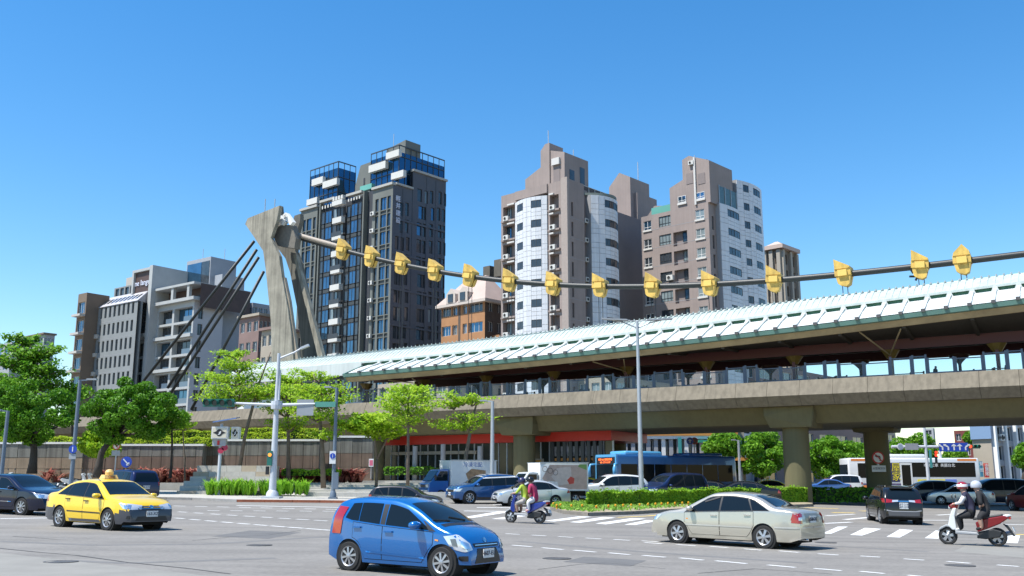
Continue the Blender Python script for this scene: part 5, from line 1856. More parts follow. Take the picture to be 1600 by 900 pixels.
def tier_tree(label, px, base_y, Y, tiers, trunk_r=.09, m=None, fork=None, leaf=.11, dens=1.25, base_z=None, seed=0, group='slim light green trees on the plaza', name='umbrella_tree'):
 """slim tree with flat sprays of small leaves; tiers: (cx px, cy py, half width px, thickness px, leaves)"""
 rs = np.random.default_rng(seed + 77)
 b = aty(px, base_y, Y)
 bz = base_z if base_z is not None else b.z
 o = np.array([b.x, Y, bz])
 t = thing(name, label, 'tree', o, group=group)
 s = Y / FPX
 P, N = [], []
 limbs = []
 top = 0
 for cx, cy, hw, th, nl in tiers:
  c = np.array(aty(cx, cy, Y)) - o
  R_ = hw * s; T_ = th * s
  top = max(top, c[2])
  k = max(5, int(7 * R_ / 1.6))
  for j in range(k):
   a = 2 * math.pi * (j + rs.random() * .7) / k
   L_ = R_ * rs.uniform(.7, 1.08)
   end = c + np.array([math.cos(a) * L_, math.sin(a) * L_ * .9, rs.uniform(-.5, .9) * T_ * .5])
   root = np.array([c[0] * .8 * 0 + c[0] * .55, 0, c[2] - T_ * .6 - R_ * .18])
   limbs.append((root, end))
   n = int(nl * dens / k)
   f = rs.uniform(.22, 1.05, n) ** .8
   base = root[None] + (end - root)[None] * f[:, None]
   wid = R_ * .26 * (0.4 + .9 * f)
   off = np.stack([rs.normal(0, 1, n) * wid * .75, rs.normal(0, 1, n) * wid * .75, np.abs(rs.normal(0, 1, n)) * T_ * .26 - T_ * .03], 1)
   # clump into twigs
   tw = rs.integers(0, max(3, n // 14), n)
   tc = rs.normal(0, 1, (tw.max() + 1, 3)) * np.array([.6, .6, .22]) * R_ * .22
   off = off * .55 + tc[tw]
   P.append(base + off)
   N.append(np.tile([0, 0, 1.0], (n, 1)) + np.stack([np.zeros(n), -np.ones(n) * .35, np.zeros(n)], 1))
 P = np.concatenate(P); N = np.concatenate(N)
 obj('crown', leaf_mesh('crown', P, N, leaf, m or lf_light, jitter=.6), t)
 mb = MB()
 tx = np.array(aty(tiers[-1][0], tiers[-1][1], Y)) - o
 if fork:
  fz = fork[0]
  mb.tube([(0, 0, -.05), (0.03, 0, fz * .5), (0, 0, fz)], [trunk_r * 1.2, trunk_r, trunk_r * .9], 8)
  for dx in fork[1:]:
   mb.tube([(0, 0, fz - .05), (dx * .45, 0, fz + (top - fz) * .4), (dx, 0, top * .98)], [trunk_r * .75, trunk_r * .6, trunk_r * .3], 7)
 else:
  mb.tube([(0, 0, -.05), (tx[0] * .2, 0, top * .35), (tx[0] * .6, 0, top * .75), (tx[0], 0, top + .1)], [trunk_r * 1.3, trunk_r, trunk_r * .7, trunk_r * .25], 8)
 tk = mb.build('trunk', m_bark, t, smooth=True)
 mb = MB()
 for r, e in limbs:
  r, e = Vector(r), Vector(e)
  if fork: r = Vector((r.x, r.y, r.z))
  mb = MB(); mb.tube([r, r.lerp(e, .5) + Vector((0, 0, .08)), e], [trunk_r * .34, trunk_r * .24, trunk_r * .08], 5)
  mb.build('limb', m_bark, tk)
 return t

# the big trees on the left
tier_tree('tall airy tree rising behind the round trees at the left edge', 44, 700, 92, [(40, 622, 70, 22, 1600), (30, 596, 60, 22, 1500), (62, 574, 44, 20, 1100), (24, 560, 46, 20, 1100), (52, 546, 42, 18, 900), (34, 532, 26, 14, 500)], .22, m=lf_mid, leaf=.2, base_z=2.2, seed=1, group='trees on the left')
lobed_tree('round clipped dark green tree with a forked trunk at the left edge', 50, 738, 70, (-45, 590, 136, 700), 48, .74, .12, lf_dark, .28, 1.0, name='banyan_tree', seed=2, n_leaf=430, forks=14)
lobed_tree('round clipped dark green tree beside the grey post with a blue disc', 152, 744, 66, (132, 588, 278, 702), 50, .64, .11, lf_dark, .24, 1.0, name='banyan_tree', seed=3, n_leaf=430, lean=.4, forks=14)
lobed_tree('small dark green tree lobe on a thin stem right of the clipped banyan', 266, 745, 68, (236, 630, 294, 678), 8, .6, .12, lf_mid, .09, 1.0, seed=4, n_leaf=330, forks=4)
lobed_tree('yellow green shrubby tree between the two clipped banyans', 150, 744, 71, (118, 668, 196, 722), 12, .62, .14, lf_light, .1, 1.0, seed=5, n_leaf=240, forks=4, name='small_tree')
lobed_tree('low yellow tipped tree in front of the grey slot windowed office', 112, 690, 95, (70, 590, 140, 630), 10, .9, .17, lf_mid, .14, 1.0, base_z=2.2, seed=6, n_leaf=200, forks=4, name='small_tree')
lobed_tree('dark pointed tree at the far left edge below the tall airy tree', 6, 700, 85, (-20, 585, 34, 660), 9, .9, .16, lf_mid, .14, 1.0, base_z=2.2, seed=7, n_leaf=240, forks=4, name='small_tree')

# slim layered trees on the plaza
PZ = 1.62
tier_tree('largest light green layered tree in front of the stay cables, left of the mast', 372, 720, 72, [(352, 622, 44, 14, 900), (372, 607, 62, 16, 1500), (362, 588, 46, 14, 1100), (366, 568, 40, 14, 900), (366, 552, 24, 12, 420), (420, 612, 40, 14, 800)], .13, seed=1, base_z=PZ)
tier_tree('light green layered tree directly behind the tall signal mast', 452, 722, 73, [(452, 660, 34, 14, 600), (440, 634, 46, 16, 900), (448, 610, 48, 16, 1100), (446, 588, 36, 16, 800)], .14, seed=2, base_z=PZ)
tier_tree('light green layered tree between the mast and the second lamp post', 506, 748, 69, [(508, 676, 34, 14, 420), (490, 644, 46, 14, 800), (503, 622, 52, 14, 1100), (497, 604, 46, 14, 900), (490, 586, 26, 12, 420)], .15, seed=3, base_z=1.3)
tier_tree('small fork stemmed light green tree before the red fascia', 588, 748, 70, [(566, 668, 30, 16, 700), (592, 660, 48, 18, 1300), (604, 676, 34, 12, 600), (575, 650, 26, 10, 400), (545, 660, 26, 16, 500)], .10, seed=4, fork=(1.9, -.35, 1.3), base_z=1.35, leaf=.16)
tier_tree('slender light green tree with a domed crown before the hall glass', 637, 764, 66, [(632, 652, 34, 16, 350), (634, 636, 50, 14, 900), (632, 620, 46, 14, 1000), (638, 606, 34, 12, 700)], .10, seed=5, base_z=1.1)
tier_tree('open light green tree with bare limbs left of the round viaduct column', 723, 755, 68, [(700, 662, 34, 10, 380), (742, 650, 36, 10, 360), (726, 664, 28, 10, 280), (698, 628, 26, 12, 400), (722, 620, 30, 14, 500), (748, 624, 26, 10, 260)], .14, seed=6, base_z=1.3)
tier_tree('yellow green sapling beside the small dark tree on the left', 290, 740, 70, [(284, 664, 18, 10, 240), (282, 648, 15, 10, 200)], .06, seed=7, base_z=1.5)
# far trees seen under the railway
FG = 'trees beyond the railway'
for i, (px, box, Y, lab, mm, nl) in enumerate((
 (1128, (1096, 672, 1162, 730), 104, 'dark green tree beyond the railway right of the orange banded shops', lf_mid, 18),
 (1192, (1140, 668, 1236, 752), 112, 'broad bright green tree beyond the railway left of the near thick column', lf_mid, 26),
 (1295, (1250, 678, 1352, 756), 116, 'broad bright green tree beyond the railway right of the near thick column', lf_mid, 28),
 (1345, (1318, 690, 1372, 745), 124, 'darker green tree beyond the railway just left of the no turn sign', lf_mid, 16),
 (1425, (1384, 676, 1470, 738), 122, 'large green tree behind the white and orange bus', lf_mid, 24),
 (1500, (1462, 700, 1515, 740), 128, 'small green tree behind the blue lane arrow board', lf_mid, 12),
 (1600, (1585, 690, 1630, 740), 118, 'green tree at the right edge under the viaduct', lf_mid, 12),
 (1512, (1505, 672, 1530, 700), 140, 'tuft of green tree in front of the maroon house', lf_mid, 6))):
 b = gat(px, Y)
 lobed_tree(lab, px, 760, Y, box, nl, 1.1 if nl > 10 else .85, .2, mm, .25, 1.0, group=FG, base_z=b.z, seed=20 + i, n_leaf=330, forks=5)

# hedges
def hedge(label, px0, px1, ytop, ybot, Y, depth, m, leaf=.075, dens=230, name='hedge', skew=0.0, z0=None):
 a, c = aty(px0, ytop, Y), aty(px1, ytop, Y)
 zb = z0 if z0 is not None else aty((px0 + px1) / 2, ybot, Y).z
 t = thing(name, label, 'hedge', ((a.x + c.x) / 2, Y, zb))
 o = np.array(t.location)
 L_ = c.x - a.x; h = a.z - zb
 P, N = [], []
 for (n, f) in ((int(L_ * depth * dens), 'top'), (int(L_ * h * dens), 'front'), (int(depth * h * dens), 'l'), (int(depth * h * dens), 'r')):
  u, v = RNG.random(n), RNG.random(n)
  wob = .06 * np.sin(u * L_ * 2.3) + .05 * np.sin(u * L_ * 5.1 + 1)
  if f == 'top': P.append(np.stack([u * L_ - L_ / 2, v * depth, h + wob - .08 * RNG.random(n)], 1)); N.append(np.tile([0, 0, 1.], (n, 1)))
  elif f == 'front': P.append(np.stack([u * L_ - L_ / 2, wob + .12 * RNG.random(n), v * h], 1)); N.append(np.tile([0, -1., .35], (n, 1)))
  else:
   s = -1 if f == 'l' else 1
   P.append(np.stack([np.full(n, s * L_ / 2) - s * .1 * RNG.random(n), u * depth, v * h], 1)); N.append(np.tile([s * 1., 0, .2], (n, 1)))
 P = np.concatenate(P); N = np.concatenate(N)
 P[:, 1] += P[:, 0] * skew
 obj('foliage', leaf_mesh('foliage', P, N, leaf, m, jitter=.55), t)
 mb = MB()
 x0, x1 = -L_ / 2 + .12, L_ / 2 - .12
 mb.hexa([(x0, .14 + x0 * skew, 0), (x1, .14 + x1 * skew, 0), (x1, depth - .1 + x1 * skew, 0), (x0, depth - .1 + x0 * skew, 0), (x0, .14 + x0 * skew, h - .1), (x1, .14 + x1 * skew, h - .1), (x1, depth - .1 + x1 * skew, h - .1), (x0, depth - .1 + x0 * skew, h - .1)])
 mb.build('core', mat('hedge_core', (.02, .045, .008), .9), t)
 return t
hedge('long yellow green clipped hedge on the wall left of the transit sign post', 182, 333, 684, 697, WALLY + .6, 1.2, lf_hedge)
hedge('upper yellow green hedge tier behind the lower left one', 180, 345, 673, 683, WALLY + 3.2, 1.2, lf_hedge, z0=2.5)
hedge('yellow green clipped hedge on the wall behind the signal mast', 366, 449, 676, 689, WALLY + 2.0, 1.2, lf_hedge)
hedge('upper yellow green hedge tier right of the signal mast', 345, 505, 669, 677, WALLY + 4.6, 1.2, lf_hedge, z0=2.5)
hedge('yellow green clipped hedge behind the tan wall at the far left', -30, 122, 683, 694, WALLY + .7, 1.2, lf_hedge)

def blade_bed(name, label, cat, cells, hgt, m, ground, n_each, wid=.05, lean=.5, kind=None):
 """tufts of strap leaves; cells: list of (x, y, z)"""
 t = None
 vs, fs = [], []
 for x, y, z in cells:
  for j in range(n_each):
   a = RNG.random() * 2 * math.pi
   h = hgt * RNG.uniform(.6, 1.1); l = h * lean * RNG.uniform(.4, 1.2)
   d = np.array([math.cos(a), math.sin(a), 0]); r = np.array([-d[1], d[0], 0]) * wid
   p = np.array([x, y, z]) + d * .05
   q = p + d * l * .35 + np.array([0, 0, h * .7]); e = p + d * l + np.array([0, 0, h * RNG.uniform(.6, 1.0)])
   b = len(vs)
   vs += [p - r * .6, p + r * .6, q + r, q - r, e]
   fs += [(b, b + 1, b + 2, b + 3), (b + 3, b + 2, b + 4)]
 o = np.array(cells).mean(0)
 me = bpy.data.meshes.new(name)
 me.from_pydata([tuple(np.array(v) - o) for v in vs], [], fs)
 me.materials.append(m)
 ob = obj(name, me, None, loc=o)
 tag(ob, label, cat, kind=kind)
 return ob
cells = []
for i in range(150):
 Y = RNG.uniform(64.0, 66.2)
 x = aty(RNG.uniform(324, 480), 760, Y).x
 cells.append((x, Y, .82 + (Y - 64) * .06))
blade_bed('lily_bed', 'bed of bright green strap leaved lilies at the foot of the signal mast', 'plants', cells, 1.05, lf_lily, .8, 16, .035, .6, 'stuff')
def red_bed(label, px0, px1, Y, n, z, h=1.15):
 cells = [(aty(RNG.uniform(px0, px1), 740, Y).x, Y + RNG.uniform(-.5, .6), z + RNG.uniform(0, .5)) for _ in range(n)]
 blade_bed('cordyline_bed', label, 'plants', cells, h * .82, lf_red, 0, 22, .10, 1.15, 'stuff')
red_bed('red leaved plants along the brown wall behind the navy people carrier', 156, 316, 74.6, 70, 1.4)
red_bed('few red leaved plants above the seat steps', 408, 450, 76.4, 14, 1.7, .9)
red_bed('red leaved plants between the signal mast and the second lamp post', 452, 566, 75.4, 60, 1.4)
red_bed('single red leaved plant before the tan wall', 74, 84, 75.2, 3, 1.4, 1.3)
hedge('low bright green ground cover in front of the red leaved plants', 440, 530, 734, 743, 73.6, 1.0, lf_box, leaf=.09, name='low_hedge')
hedge('dark green low hedge along the glass of the station hall', 600, 790, 730, 742, 84, 1.0, lf_dark, leaf=.12, dens=70, name='low_hedge')

# ------------------------------------------------------------------ traffic island with its hedge and reflector posts
def island():
 L0 = [gp(860, 797), gp(880, 803), gp(920, 806.5), gp(990, 804), gp(1060, 799.5), gp(1180, 795), gp(1270, 791.5), gp(1269, 787)]
 L1 = [gp(868, 791), gp(890, 789), gp(940, 787), gp(1000, 784), gp(1060, 781), gp(1150, 785), gp(1240, 786.5), gp(1262, 786.7)]
 rows = []
 for a, b in zip(L0, L1):
  rows.append([(q.x, q.y, gz(q.x, q.y) + .13 + .06 * math.sin(math.pi * f)) for f in np.linspace(0.04, .96, 6) for q in (a.lerp(b, f),)])
 mb = MB(); mb.grid(rows)
 isl = structure('traffic_island', mb, mat('soil_tan', (.36, .30, .2), .9, vary=.3, vscale=2), smooth=True)
 for i in range(len(L0) - 1):
  a, b = L0[i], L0[i + 1]
  n = max(1, int((b - a).length / 1.1))
  for j in range(n):
   p, q = a.lerp(b, j / n), a.lerp(b, (j + .97) / n)
   c = L1[i].lerp(L1[i + 1], .5) - p; c.z = 0; c.normalize(); c *= .22
   mb = MB()
   P4 = [p, q, q + c, p + c]
   mb.hexa([(v.x, v.y, gz(v.x, v.y) - .1) for v in P4] + [(v.x, v.y, gz(v.x, v.y) + .17) for v in P4])
   mb.build('kerb_stone', mat('kerb_old', (.24, .215, .18), .9, vary=.3, vscale=2), isl)
 # grass
 n = 5200
 P, N = [], []
 for _ in range(n):
  i = RNG.integers(0, 5); f = RNG.random(); g = RNG.uniform(.08, .95)
  q = L0[i].lerp(L0[i + 1], f).lerp(L1[i].lerp(L1[i + 1], f), g)
  P.append((q.x, q.y, gz(q.x, q.y) + .17 + .10 * RNG.random())); N.append((RNG.normal(), -1, .6))
 P = np.array(P); o = P.mean(0)
 g = obj('grass', leaf_mesh('grass', P - o, np.array(N), .11, lf_grass, aspect=.35), None, loc=o)
 tag(g, 'rough grass on the tip of the traffic island', 'grass', kind='stuff')
 # hedge following the island
 H0 = [gp(917, 796), gp(1000, 794), gp(1080, 792), gp(1160, 790.5), gp(1260, 789)]
 tops = [769, 768, 766, 764, 762]
 t = thing('box_hedge', 'long clipped bright green hedge on the traffic island behind the silver sedan', 'hedge', H0[2])
 P, N = [], []
 mbc = MB()
 rowsc = []
 back = Vector((.45, 1.0, 0)).normalized() * 1.5
 sec = []
 for p, ty in zip(H0, tops):
  px = 800 + p.x / (p.y * math.cos(PITCH)) * FPX
  h = aty(px, ty, p.y + .7).z
  sec.append((p, h))
 for i in range(len(sec) - 1):
  (p, hp), (q, hq) = sec[i], sec[i + 1]
  L_ = (q - p).length
  for face, n in (('f', int(L_ * 1.0 * 560)), ('t', int(L_ * 1.5 * 400))):
   for _ in range(n):
    f, v = RNG.random(), RNG.random()
    b = p.lerp(q, f); h = hp + (hq - hp) * f
    zg = gz(b.x, b.y) + .15
    wob = .07 * math.sin(b.x * 2.7) + .05 * math.sin(b.x * 6.1)
    if face == 'f':
     P.append((b.x, b.y + wob + .13 * RNG.random(), zg + (h - zg) * v)); N.append((-.3, -1, .4))
    else:
     e = b + back * v
     P.append((e.x, e.y, h + wob * .8 - .07 * RNG.random() + .14 * (RNG.random() > .96))); N.append((0, 0, 1))
  a, c = p + Vector((0, .15, 0)), q + Vector((0, .15, 0))
  A, C_ = p + back * .95, q + back * .95
  mbc.hexa([(a.x, a.y, gz(a.x, a.y)), (c.x, c.y, gz(c.x, c.y)), (C_.x, C_.y, gz(C_.x, C_.y)), (A.x, A.y, gz(A.x, A.y)), (a.x, a.y, hp - .1), (c.x, c.y, hq - .1), (C_.x, C_.y, hq - .1), (A.x, A.y, hp - .1)])
 q, hq = sec[-1]
 for _ in range(700):
  v, u = RNG.random(), RNG.random()
  e = q + back * v; zg = gz(e.x, e.y) + .1
  P.append((e.x + .06 * RNG.random(), e.y, zg + (hq - zg) * u)); N.append((1, -.3, .3))
 q, hq = sec[0]
 for _ in range(500):
  v, u = RNG.random(), RNG.random()
  e = q + back * v; zg = gz(e.x, e.y) + .1
  P.append((e.x - .06 * RNG.random(), e.y, zg + (hq - zg) * u)); N.append((-1, -.3, .3))
 o = np.array(t.location)
 obj('foliage', leaf_mesh('foliage', np.array(P) - o, np.array(N, float), .072, lf_box, jitter=.6), t)
 w(mbc.build('core', mat('hedge_core', (0, 0, 0)), t))
 # shaded hedge farther right, under the viaduct; darker leaves carry the shade
 a, c = gat(1272, 62), gat(1368, 62)
 hedge('dark shaded hedge under the viaduct right of the bright one', 1272, 1366, 763, 785, 70, 1.5, lf_dark, leaf=.13, dens=60, name='box_hedge')
 # yellow reflector posts along the kerb
 xs = [865, 870, 876, 893, 910, 932, 951, 962, 974, 986.5, 1000, 1013, 1024.5, 1034, 1044, 1055, 1066.5, 1076]
 ys = [794, 797, 796, 797.5, 797, 799, 797.5, 797, 796.5, 796, 795.5, 794.5, 794, 793.5, 793, 792.5, 792, 791.5]
 RL = ['leftmost of all, at the very tip of the traffic island', 'just right of the leftmost one at the island tip', 'third from the island tip on the grass', 'fourth from the island tip on the grass', 'fifth from the island tip, left of the hedge end', 'sixth from the island tip, under the hedge end', 'seventh from the island tip, before the hedge', 'eighth from the island tip, before the hedge', 'ninth from the tip, left of the lamp post foot', 'tenth from the tip, left of the tall lamp post', 'eleventh from the tip, right under the tall lamp post', 'first right of the tall lamp post', 'second right of the tall lamp post', 'third right of the tall lamp post', 'fourth right of the tall lamp post', 'third from last, left of the silver sedan roof', 'second from last, left of the silver sedan roof', 'last in the row, touching the silver sedan outline']
 post = MB().lathe([(.05, 0), (.05, .2), (.075, .22), (.075, .31), (.03, .34)], 8).mesh('reflector_post', mat('reflector_amber', (.75, .36, .01), .4))
 ring = MB().lathe([(.08, .17), (.08, .2)], 8).mesh('reflector_band', mat('reflector_red', (.35, .03, .02), .4))
 for i, (x, y) in enumerate(zip(xs, ys)):
  p = gp(x, y + 3.0)
  o = obj('reflector_post', post, None, loc=(p.x, p.y, p.z + .14))
  o.scale = (.8, .8, .8)
  obj('reflector_band', ring, o)
  tag(o, ('short amber reflector post standing %s' % RL[i]), 'post', 'reflector posts on the island')
island()

# ------------------------------------------------------------------ painted markings
def dashes(pairs, wd, m=m_line, name='lane_dash'):
 for (x0, y0), (x1, y1) in pairs:
  strip(gp(x0, y0), gp(x1, y1), wd, m, name, n=2)
# guide dashes through the junction: left rows
A = [((273 + 23.5 * i + .25 * i * i, 809.5 + 2.05 * i), (288 + 24.2 * i + .35 * i * i, 810.6 + 2.15 * i)) for i in range(10)]
dashes(A, .2)
B2 = [((278 + 25 * i + .2 * i * i, 799.8 + 1.65 * i), (292 + 25.5 * i + .25 * i * i, 800.5 + 1.7 * i)) for i in range(10)]
dashes(B2, .2)
dashes([((271 + 34 * i, 790.5 + .75 * i), (290 + 34 * i, 791.0 + .75 * i)) for i in range(8)], .22)
dashes([((324 + 36 * i, 797.8 + .2 * i), (343 + 36 * i, 798.2 + .2 * i)) for i in range(7)], .2)
# right rows
RB = [((790 + 40.5 * i + .4 * i * i, 834 + 2.25 * i), (812 + 41 * i + .5 * i * i, 835.2 + 2.35 * i)) for i in range(6)]
dashes(RB, .16)
dashes([((1007, 848), (1036, 850)), ((1057, 851), (1087, 853)), ((1109, 854), (1137, 856)), ((1162, 858), (1190, 860)), ((1217, 861), (1249, 863.5)), ((1278, 865.5), (1310, 867.5)), ((1344, 869), (1375, 870.8)), ((1412, 873.5), (1444, 875.5)), ((1480, 877.5), (1516, 880.5)), ((1558, 883), (1592, 885.5))], .17)
RC = [((800, 852), (831, 854.5)), ((847, 856), (880, 859)), ((897, 860), (931, 863)), ((951, 864), (984, 867)), ((1004, 868), (1040, 871)), ((1062, 872), (1099, 875.5)), ((1118, 876.5), (1167, 881)), ((1199, 883), (1243, 887)), ((1272, 888.5), (1315, 892)), ((1344, 893), (1382, 896.5)), ((1418, 899), (1450, 902))]
dashes(RC, .15)
# crossings
for q in (((1284, 834), (1299, 834), (1325, 823), (1309, 823)), ((1328, 836), (1347, 837), (1377, 826.5), (1351, 825)), ((1385, 839), (1406, 840), (1427, 828.5), (1406, 827)), ((1445, 841), (1466, 842), (1478, 830.5), (1462, 829)), ((1565, 848), (1590, 849), (1594, 837), (1566, 836))):
 quadmark(q, m_line, 'crossing_stripe')
for k, q in enumerate((((890, 816), (906, 817), (962, 809), (942, 808)), ((930, 818), (946, 819.5), (1010, 810.5), (986, 810)), ((975, 820), (992, 820.5), (1030, 813.5), (1010, 812.8)), ((850, 814), (866, 815), (925, 807.5), (905, 807)), ((768, 811), (786, 811.5), (850, 802.5), (832, 802)), ((720, 809), (738, 809.5), (800, 799.5), (780, 799)))):
 quadmark(q, m_line, 'crossing_stripe')
for y, x0, x1 in ((793, 745, 860), (798.5, 725, 860), (789, 770, 858)):
 strip(gp(x0, y), gp(x1, y + 1), .5, m_line, 'stop_line')
strip(gp(1320, 812), gp(1365, 808), .35, m_line, 'stop_line'); strip(gp(1288, 818), gp(1330, 816), .3, m_line, 'stop_line')
strip(gp(1440, 813), gp(1482, 813), .3, m_line, 'stop_line'); strip(gp(1464, 805), gp(1500, 803), .3, m_line, 'stop_line')
strip(gp(1570, 819.5), gp(1600, 820), .3, m_line, 'stop_line'); strip(gp(1290, 806), gp(1335, 803.5), .25, m_line, 'stop_line')
strip(gp(1258, 793), gp(1310, 795), .45, m_liney, 'yellow_line'); strip(gp(1300, 801), gp(1336, 801.5), .55, m_liney, 'yellow_line'); strip(gp(1344, 798.5), gp(1366, 798.5), .5, m_liney, 'yellow_line')
strip(gp(1010, 806.5), gp(1050, 803), .25, m_liney, 'yellow_line'); strip(gp(965, 808.5), gp(1010, 806.5), .25, m_liney, 'yellow_line')
strip(gp(1588, 835), gp(1612, 836), .5, m_liney, 'yellow_line')
strip(gp(0, 803), gp(78, 805), .5, m_line, 'stop_line'); strip(gp(0, 810.5), gp(75, 809.5), .35, m_line, 'stop_line'); strip(gp(0, 799), gp(60, 799), .4, m_line, 'stop_line')
strip(gp(370, 790), gp(640, 795), .4, m_line, 'edge_line')
# repairs, cracks and covers in the asphalt
m_patch = mat('asphalt_patch', (.135, .132, .128), .88, vary=.15, vscale=1.5, bump=.2, bscale=60)
m_patchl = mat('asphalt_worn', (.245, .235, .21), .88, vary=.12, vscale=1.0, bump=.2, bscale=60)
m_crack = mat('asphalt_crack', (.045, .045, .045), .9)
m_iron = mat('cover_iron', (.10, .095, .09), .6, metal=.4, vary=.2, vscale=6)
for q, m in ((((-20, 862), (300, 897), (470, 930), (-20, 930)), m_patchl), (((330, 838), (420, 842), (470, 832), (390, 829)), m_patch), (((880, 878), (985, 885), (1010, 876), (912, 870)), m_patch), (((1180, 812), (1240, 814), (1262, 806), (1208, 804)), m_patch), (((1490, 862), (1600, 872), (1600, 858), (1510, 852)), m_patchl)):
 quadmark(q, m, 'asphalt_patch', .003, 8)
def crack(pts, wd=.035):
 for a, b in zip(pts, pts[1:]):
  strip(gp(*a), gp(*b), wd * RNG.uniform(.6, 1.2), m_crack, 'crack', .0045, 2)
crack([(-10, 856), (60, 863), (120, 868), (200, 879), (290, 888), (360, 897)], .06)
crack([(300, 845), (330, 842), (362, 839), (420, 836), (470, 829)]); crack([(840, 890), (905, 882), (950, 880), (1040, 889)]); crack([(1090, 896), (1180, 889), (1300, 897)]); crack([(20, 838), (90, 843), (150, 842)])
# darker tyre tracks worn along the turning lanes
m_track = mat('tyre_track', (.165, .16, .152), .85, vary=.12, vscale=2)
for pts in ([(0, 846), (150, 852), (330, 850), (520, 838)], [(0, 872), (200, 880), (430, 872)], [(810, 846), (1000, 862), (1260, 880)], [(960, 836), (1180, 846), (1450, 862)]):
 for a, b in zip(pts, pts[1:]):
  strip(gp(*a), gp(*b), .35, m_track, 'tyre_track', .0022)
cover = MB().lathe([(.34, 0), (.34, .012), (.30, .012), (.29, .006), (.001, .006)], 20).mesh('manhole_cover', m_iron)
for px, py in ((95, 878), (405, 852), (870, 873), (1290, 848), (690, 812), (1500, 884)):
 p = gp(px, py); obj('manhole_cover', cover, road, loc=p)
# ------------------------------------------------------------------ vehicles
def paint(name, col, metal=0.25, rough=0.28):
 return mat('paint_' + name, col, rough, metal=metal, coat=1.0 if sum(col) > .2 else .55, spec=.5 if sum(col) > .2 else .3)
m_tint = mat('car_glass', (0.008, 0.014, 0.02), 0.03, spec=.26)
m_tyre = mat('tyre_rubber', (0.018, 0.018, 0.018), 0.85)
m_rim = mat('rim_alloy', (0.42, 0.42, 0.43), 0.35, metal=.7)
m_trim = mat('trim_black', (0.02, 0.02, 0.021), 0.45)
m_gap = mat('seam_dark', (0.008, 0.008, 0.008), 0.9)
m_lamp = mat('lamp_clear', (0.62, 0.65, 0.68), 0.12, metal=.35, coat=1.0)
m_lampi = mat('lamp_reflector', (0.85, 0.86, 0.88), 0.1, metal=.9)
m_tail = mat('tail_red', (0.36, 0.008, 0.008), 0.12, coat=1.0)
m_chrome = mat('chrome', (0.75, 0.76, 0.78), 0.12, metal=1.0)
m_plate = mat('plate_white', (0.72, 0.73, 0.72), 0.5)
m_ink = mat('plate_ink', (0.03, 0.03, 0.06), 0.6)
m_under = mat('underbody', (0.012, 0.012, 0.012), 0.9)
m_amber = mat('lamp_amber', (0.8, 0.28, 0.02), 0.2, coat=1.0)

_wheel = {}
def wheel_meshes(r, style):
 k = (round(r, 3), style)
 if k in _wheel: return _wheel[k]
 wd = .20
 M = Matrix.Rotation(R(90), 4, 'X')       # axis along y, outer face at -y
 t = MB().lathe([(r * .62, -wd / 2), (r * .93, -wd / 2), (r * .985, -wd * .38), (r, -wd * .2), (r, wd * .2), (r * .985, wd * .38), (r * .93, wd / 2), (r * .70, wd / 2 - .0), (r * .66, wd / 2 - .03)], 30, M, caps=False)
 tm = t.mesh('tyre', m_tyre, smooth=40)
 rb = MB().lathe([(r * .67, wd / 2 - .015), (r * .67, wd / 2 - .04), (r * .56, wd / 2 - .07), (r * .05, wd / 2 - .075)], 24, M, caps=False)
 dm = MB().lathe([(r * .64, wd / 2 - .09), (0.001, wd / 2 - .09)], 20, M, caps=False).mesh('wheel_disc', mat('wheel_dark', (.03, .03, .032), .6))
 rim = MB().lathe([(r * .69, wd / 2 - .03), (r * .69, wd / 2 + .002), (r * .62, wd / 2 - .012), (r * .60, wd / 2 - .06)], 30, M, caps=False)
 n, ww = {'seven': (7, .036), 'six': (6, .044), 'ten': (8, .028), 'five': (5, .05)}[style]
 for i in range(n):
  a = 2 * math.pi * i / n + .2
  c, s_ = math.cos(a), math.sin(a)
  def Q(rad, off, h): return M @ Vector((c * rad - s_ * off, s_ * rad + c * off, h))
  w0, w1 = ww * .55, ww
  h0, h1 = wd / 2 + .005, wd / 2 - .012
  rim.hexa([Q(r * .08, -w0, h0 - .05), Q(r * .08, w0, h0 - .05), Q(r * .63, w1 * .9, h1 - .05), Q(r * .63, -w1 * .9, h1 - .05),
     Q(r * .08, -w0, h0), Q(r * .08, w0, h0), Q(r * .63, w1 * .9, h1), Q(r * .63, -w1 * .9, h1)])
 rim.lathe([(r * .17, wd / 2 - .05), (r * .17, wd / 2 + .012), (r * .12, wd / 2 + .018), (0.001, wd / 2 + .018)], 14, M, caps=False)
 rm = rim.mesh('rim', m_rim, smooth=35)
 _wheel[k] = (tm, rm, dm)
 return _wheel[k]

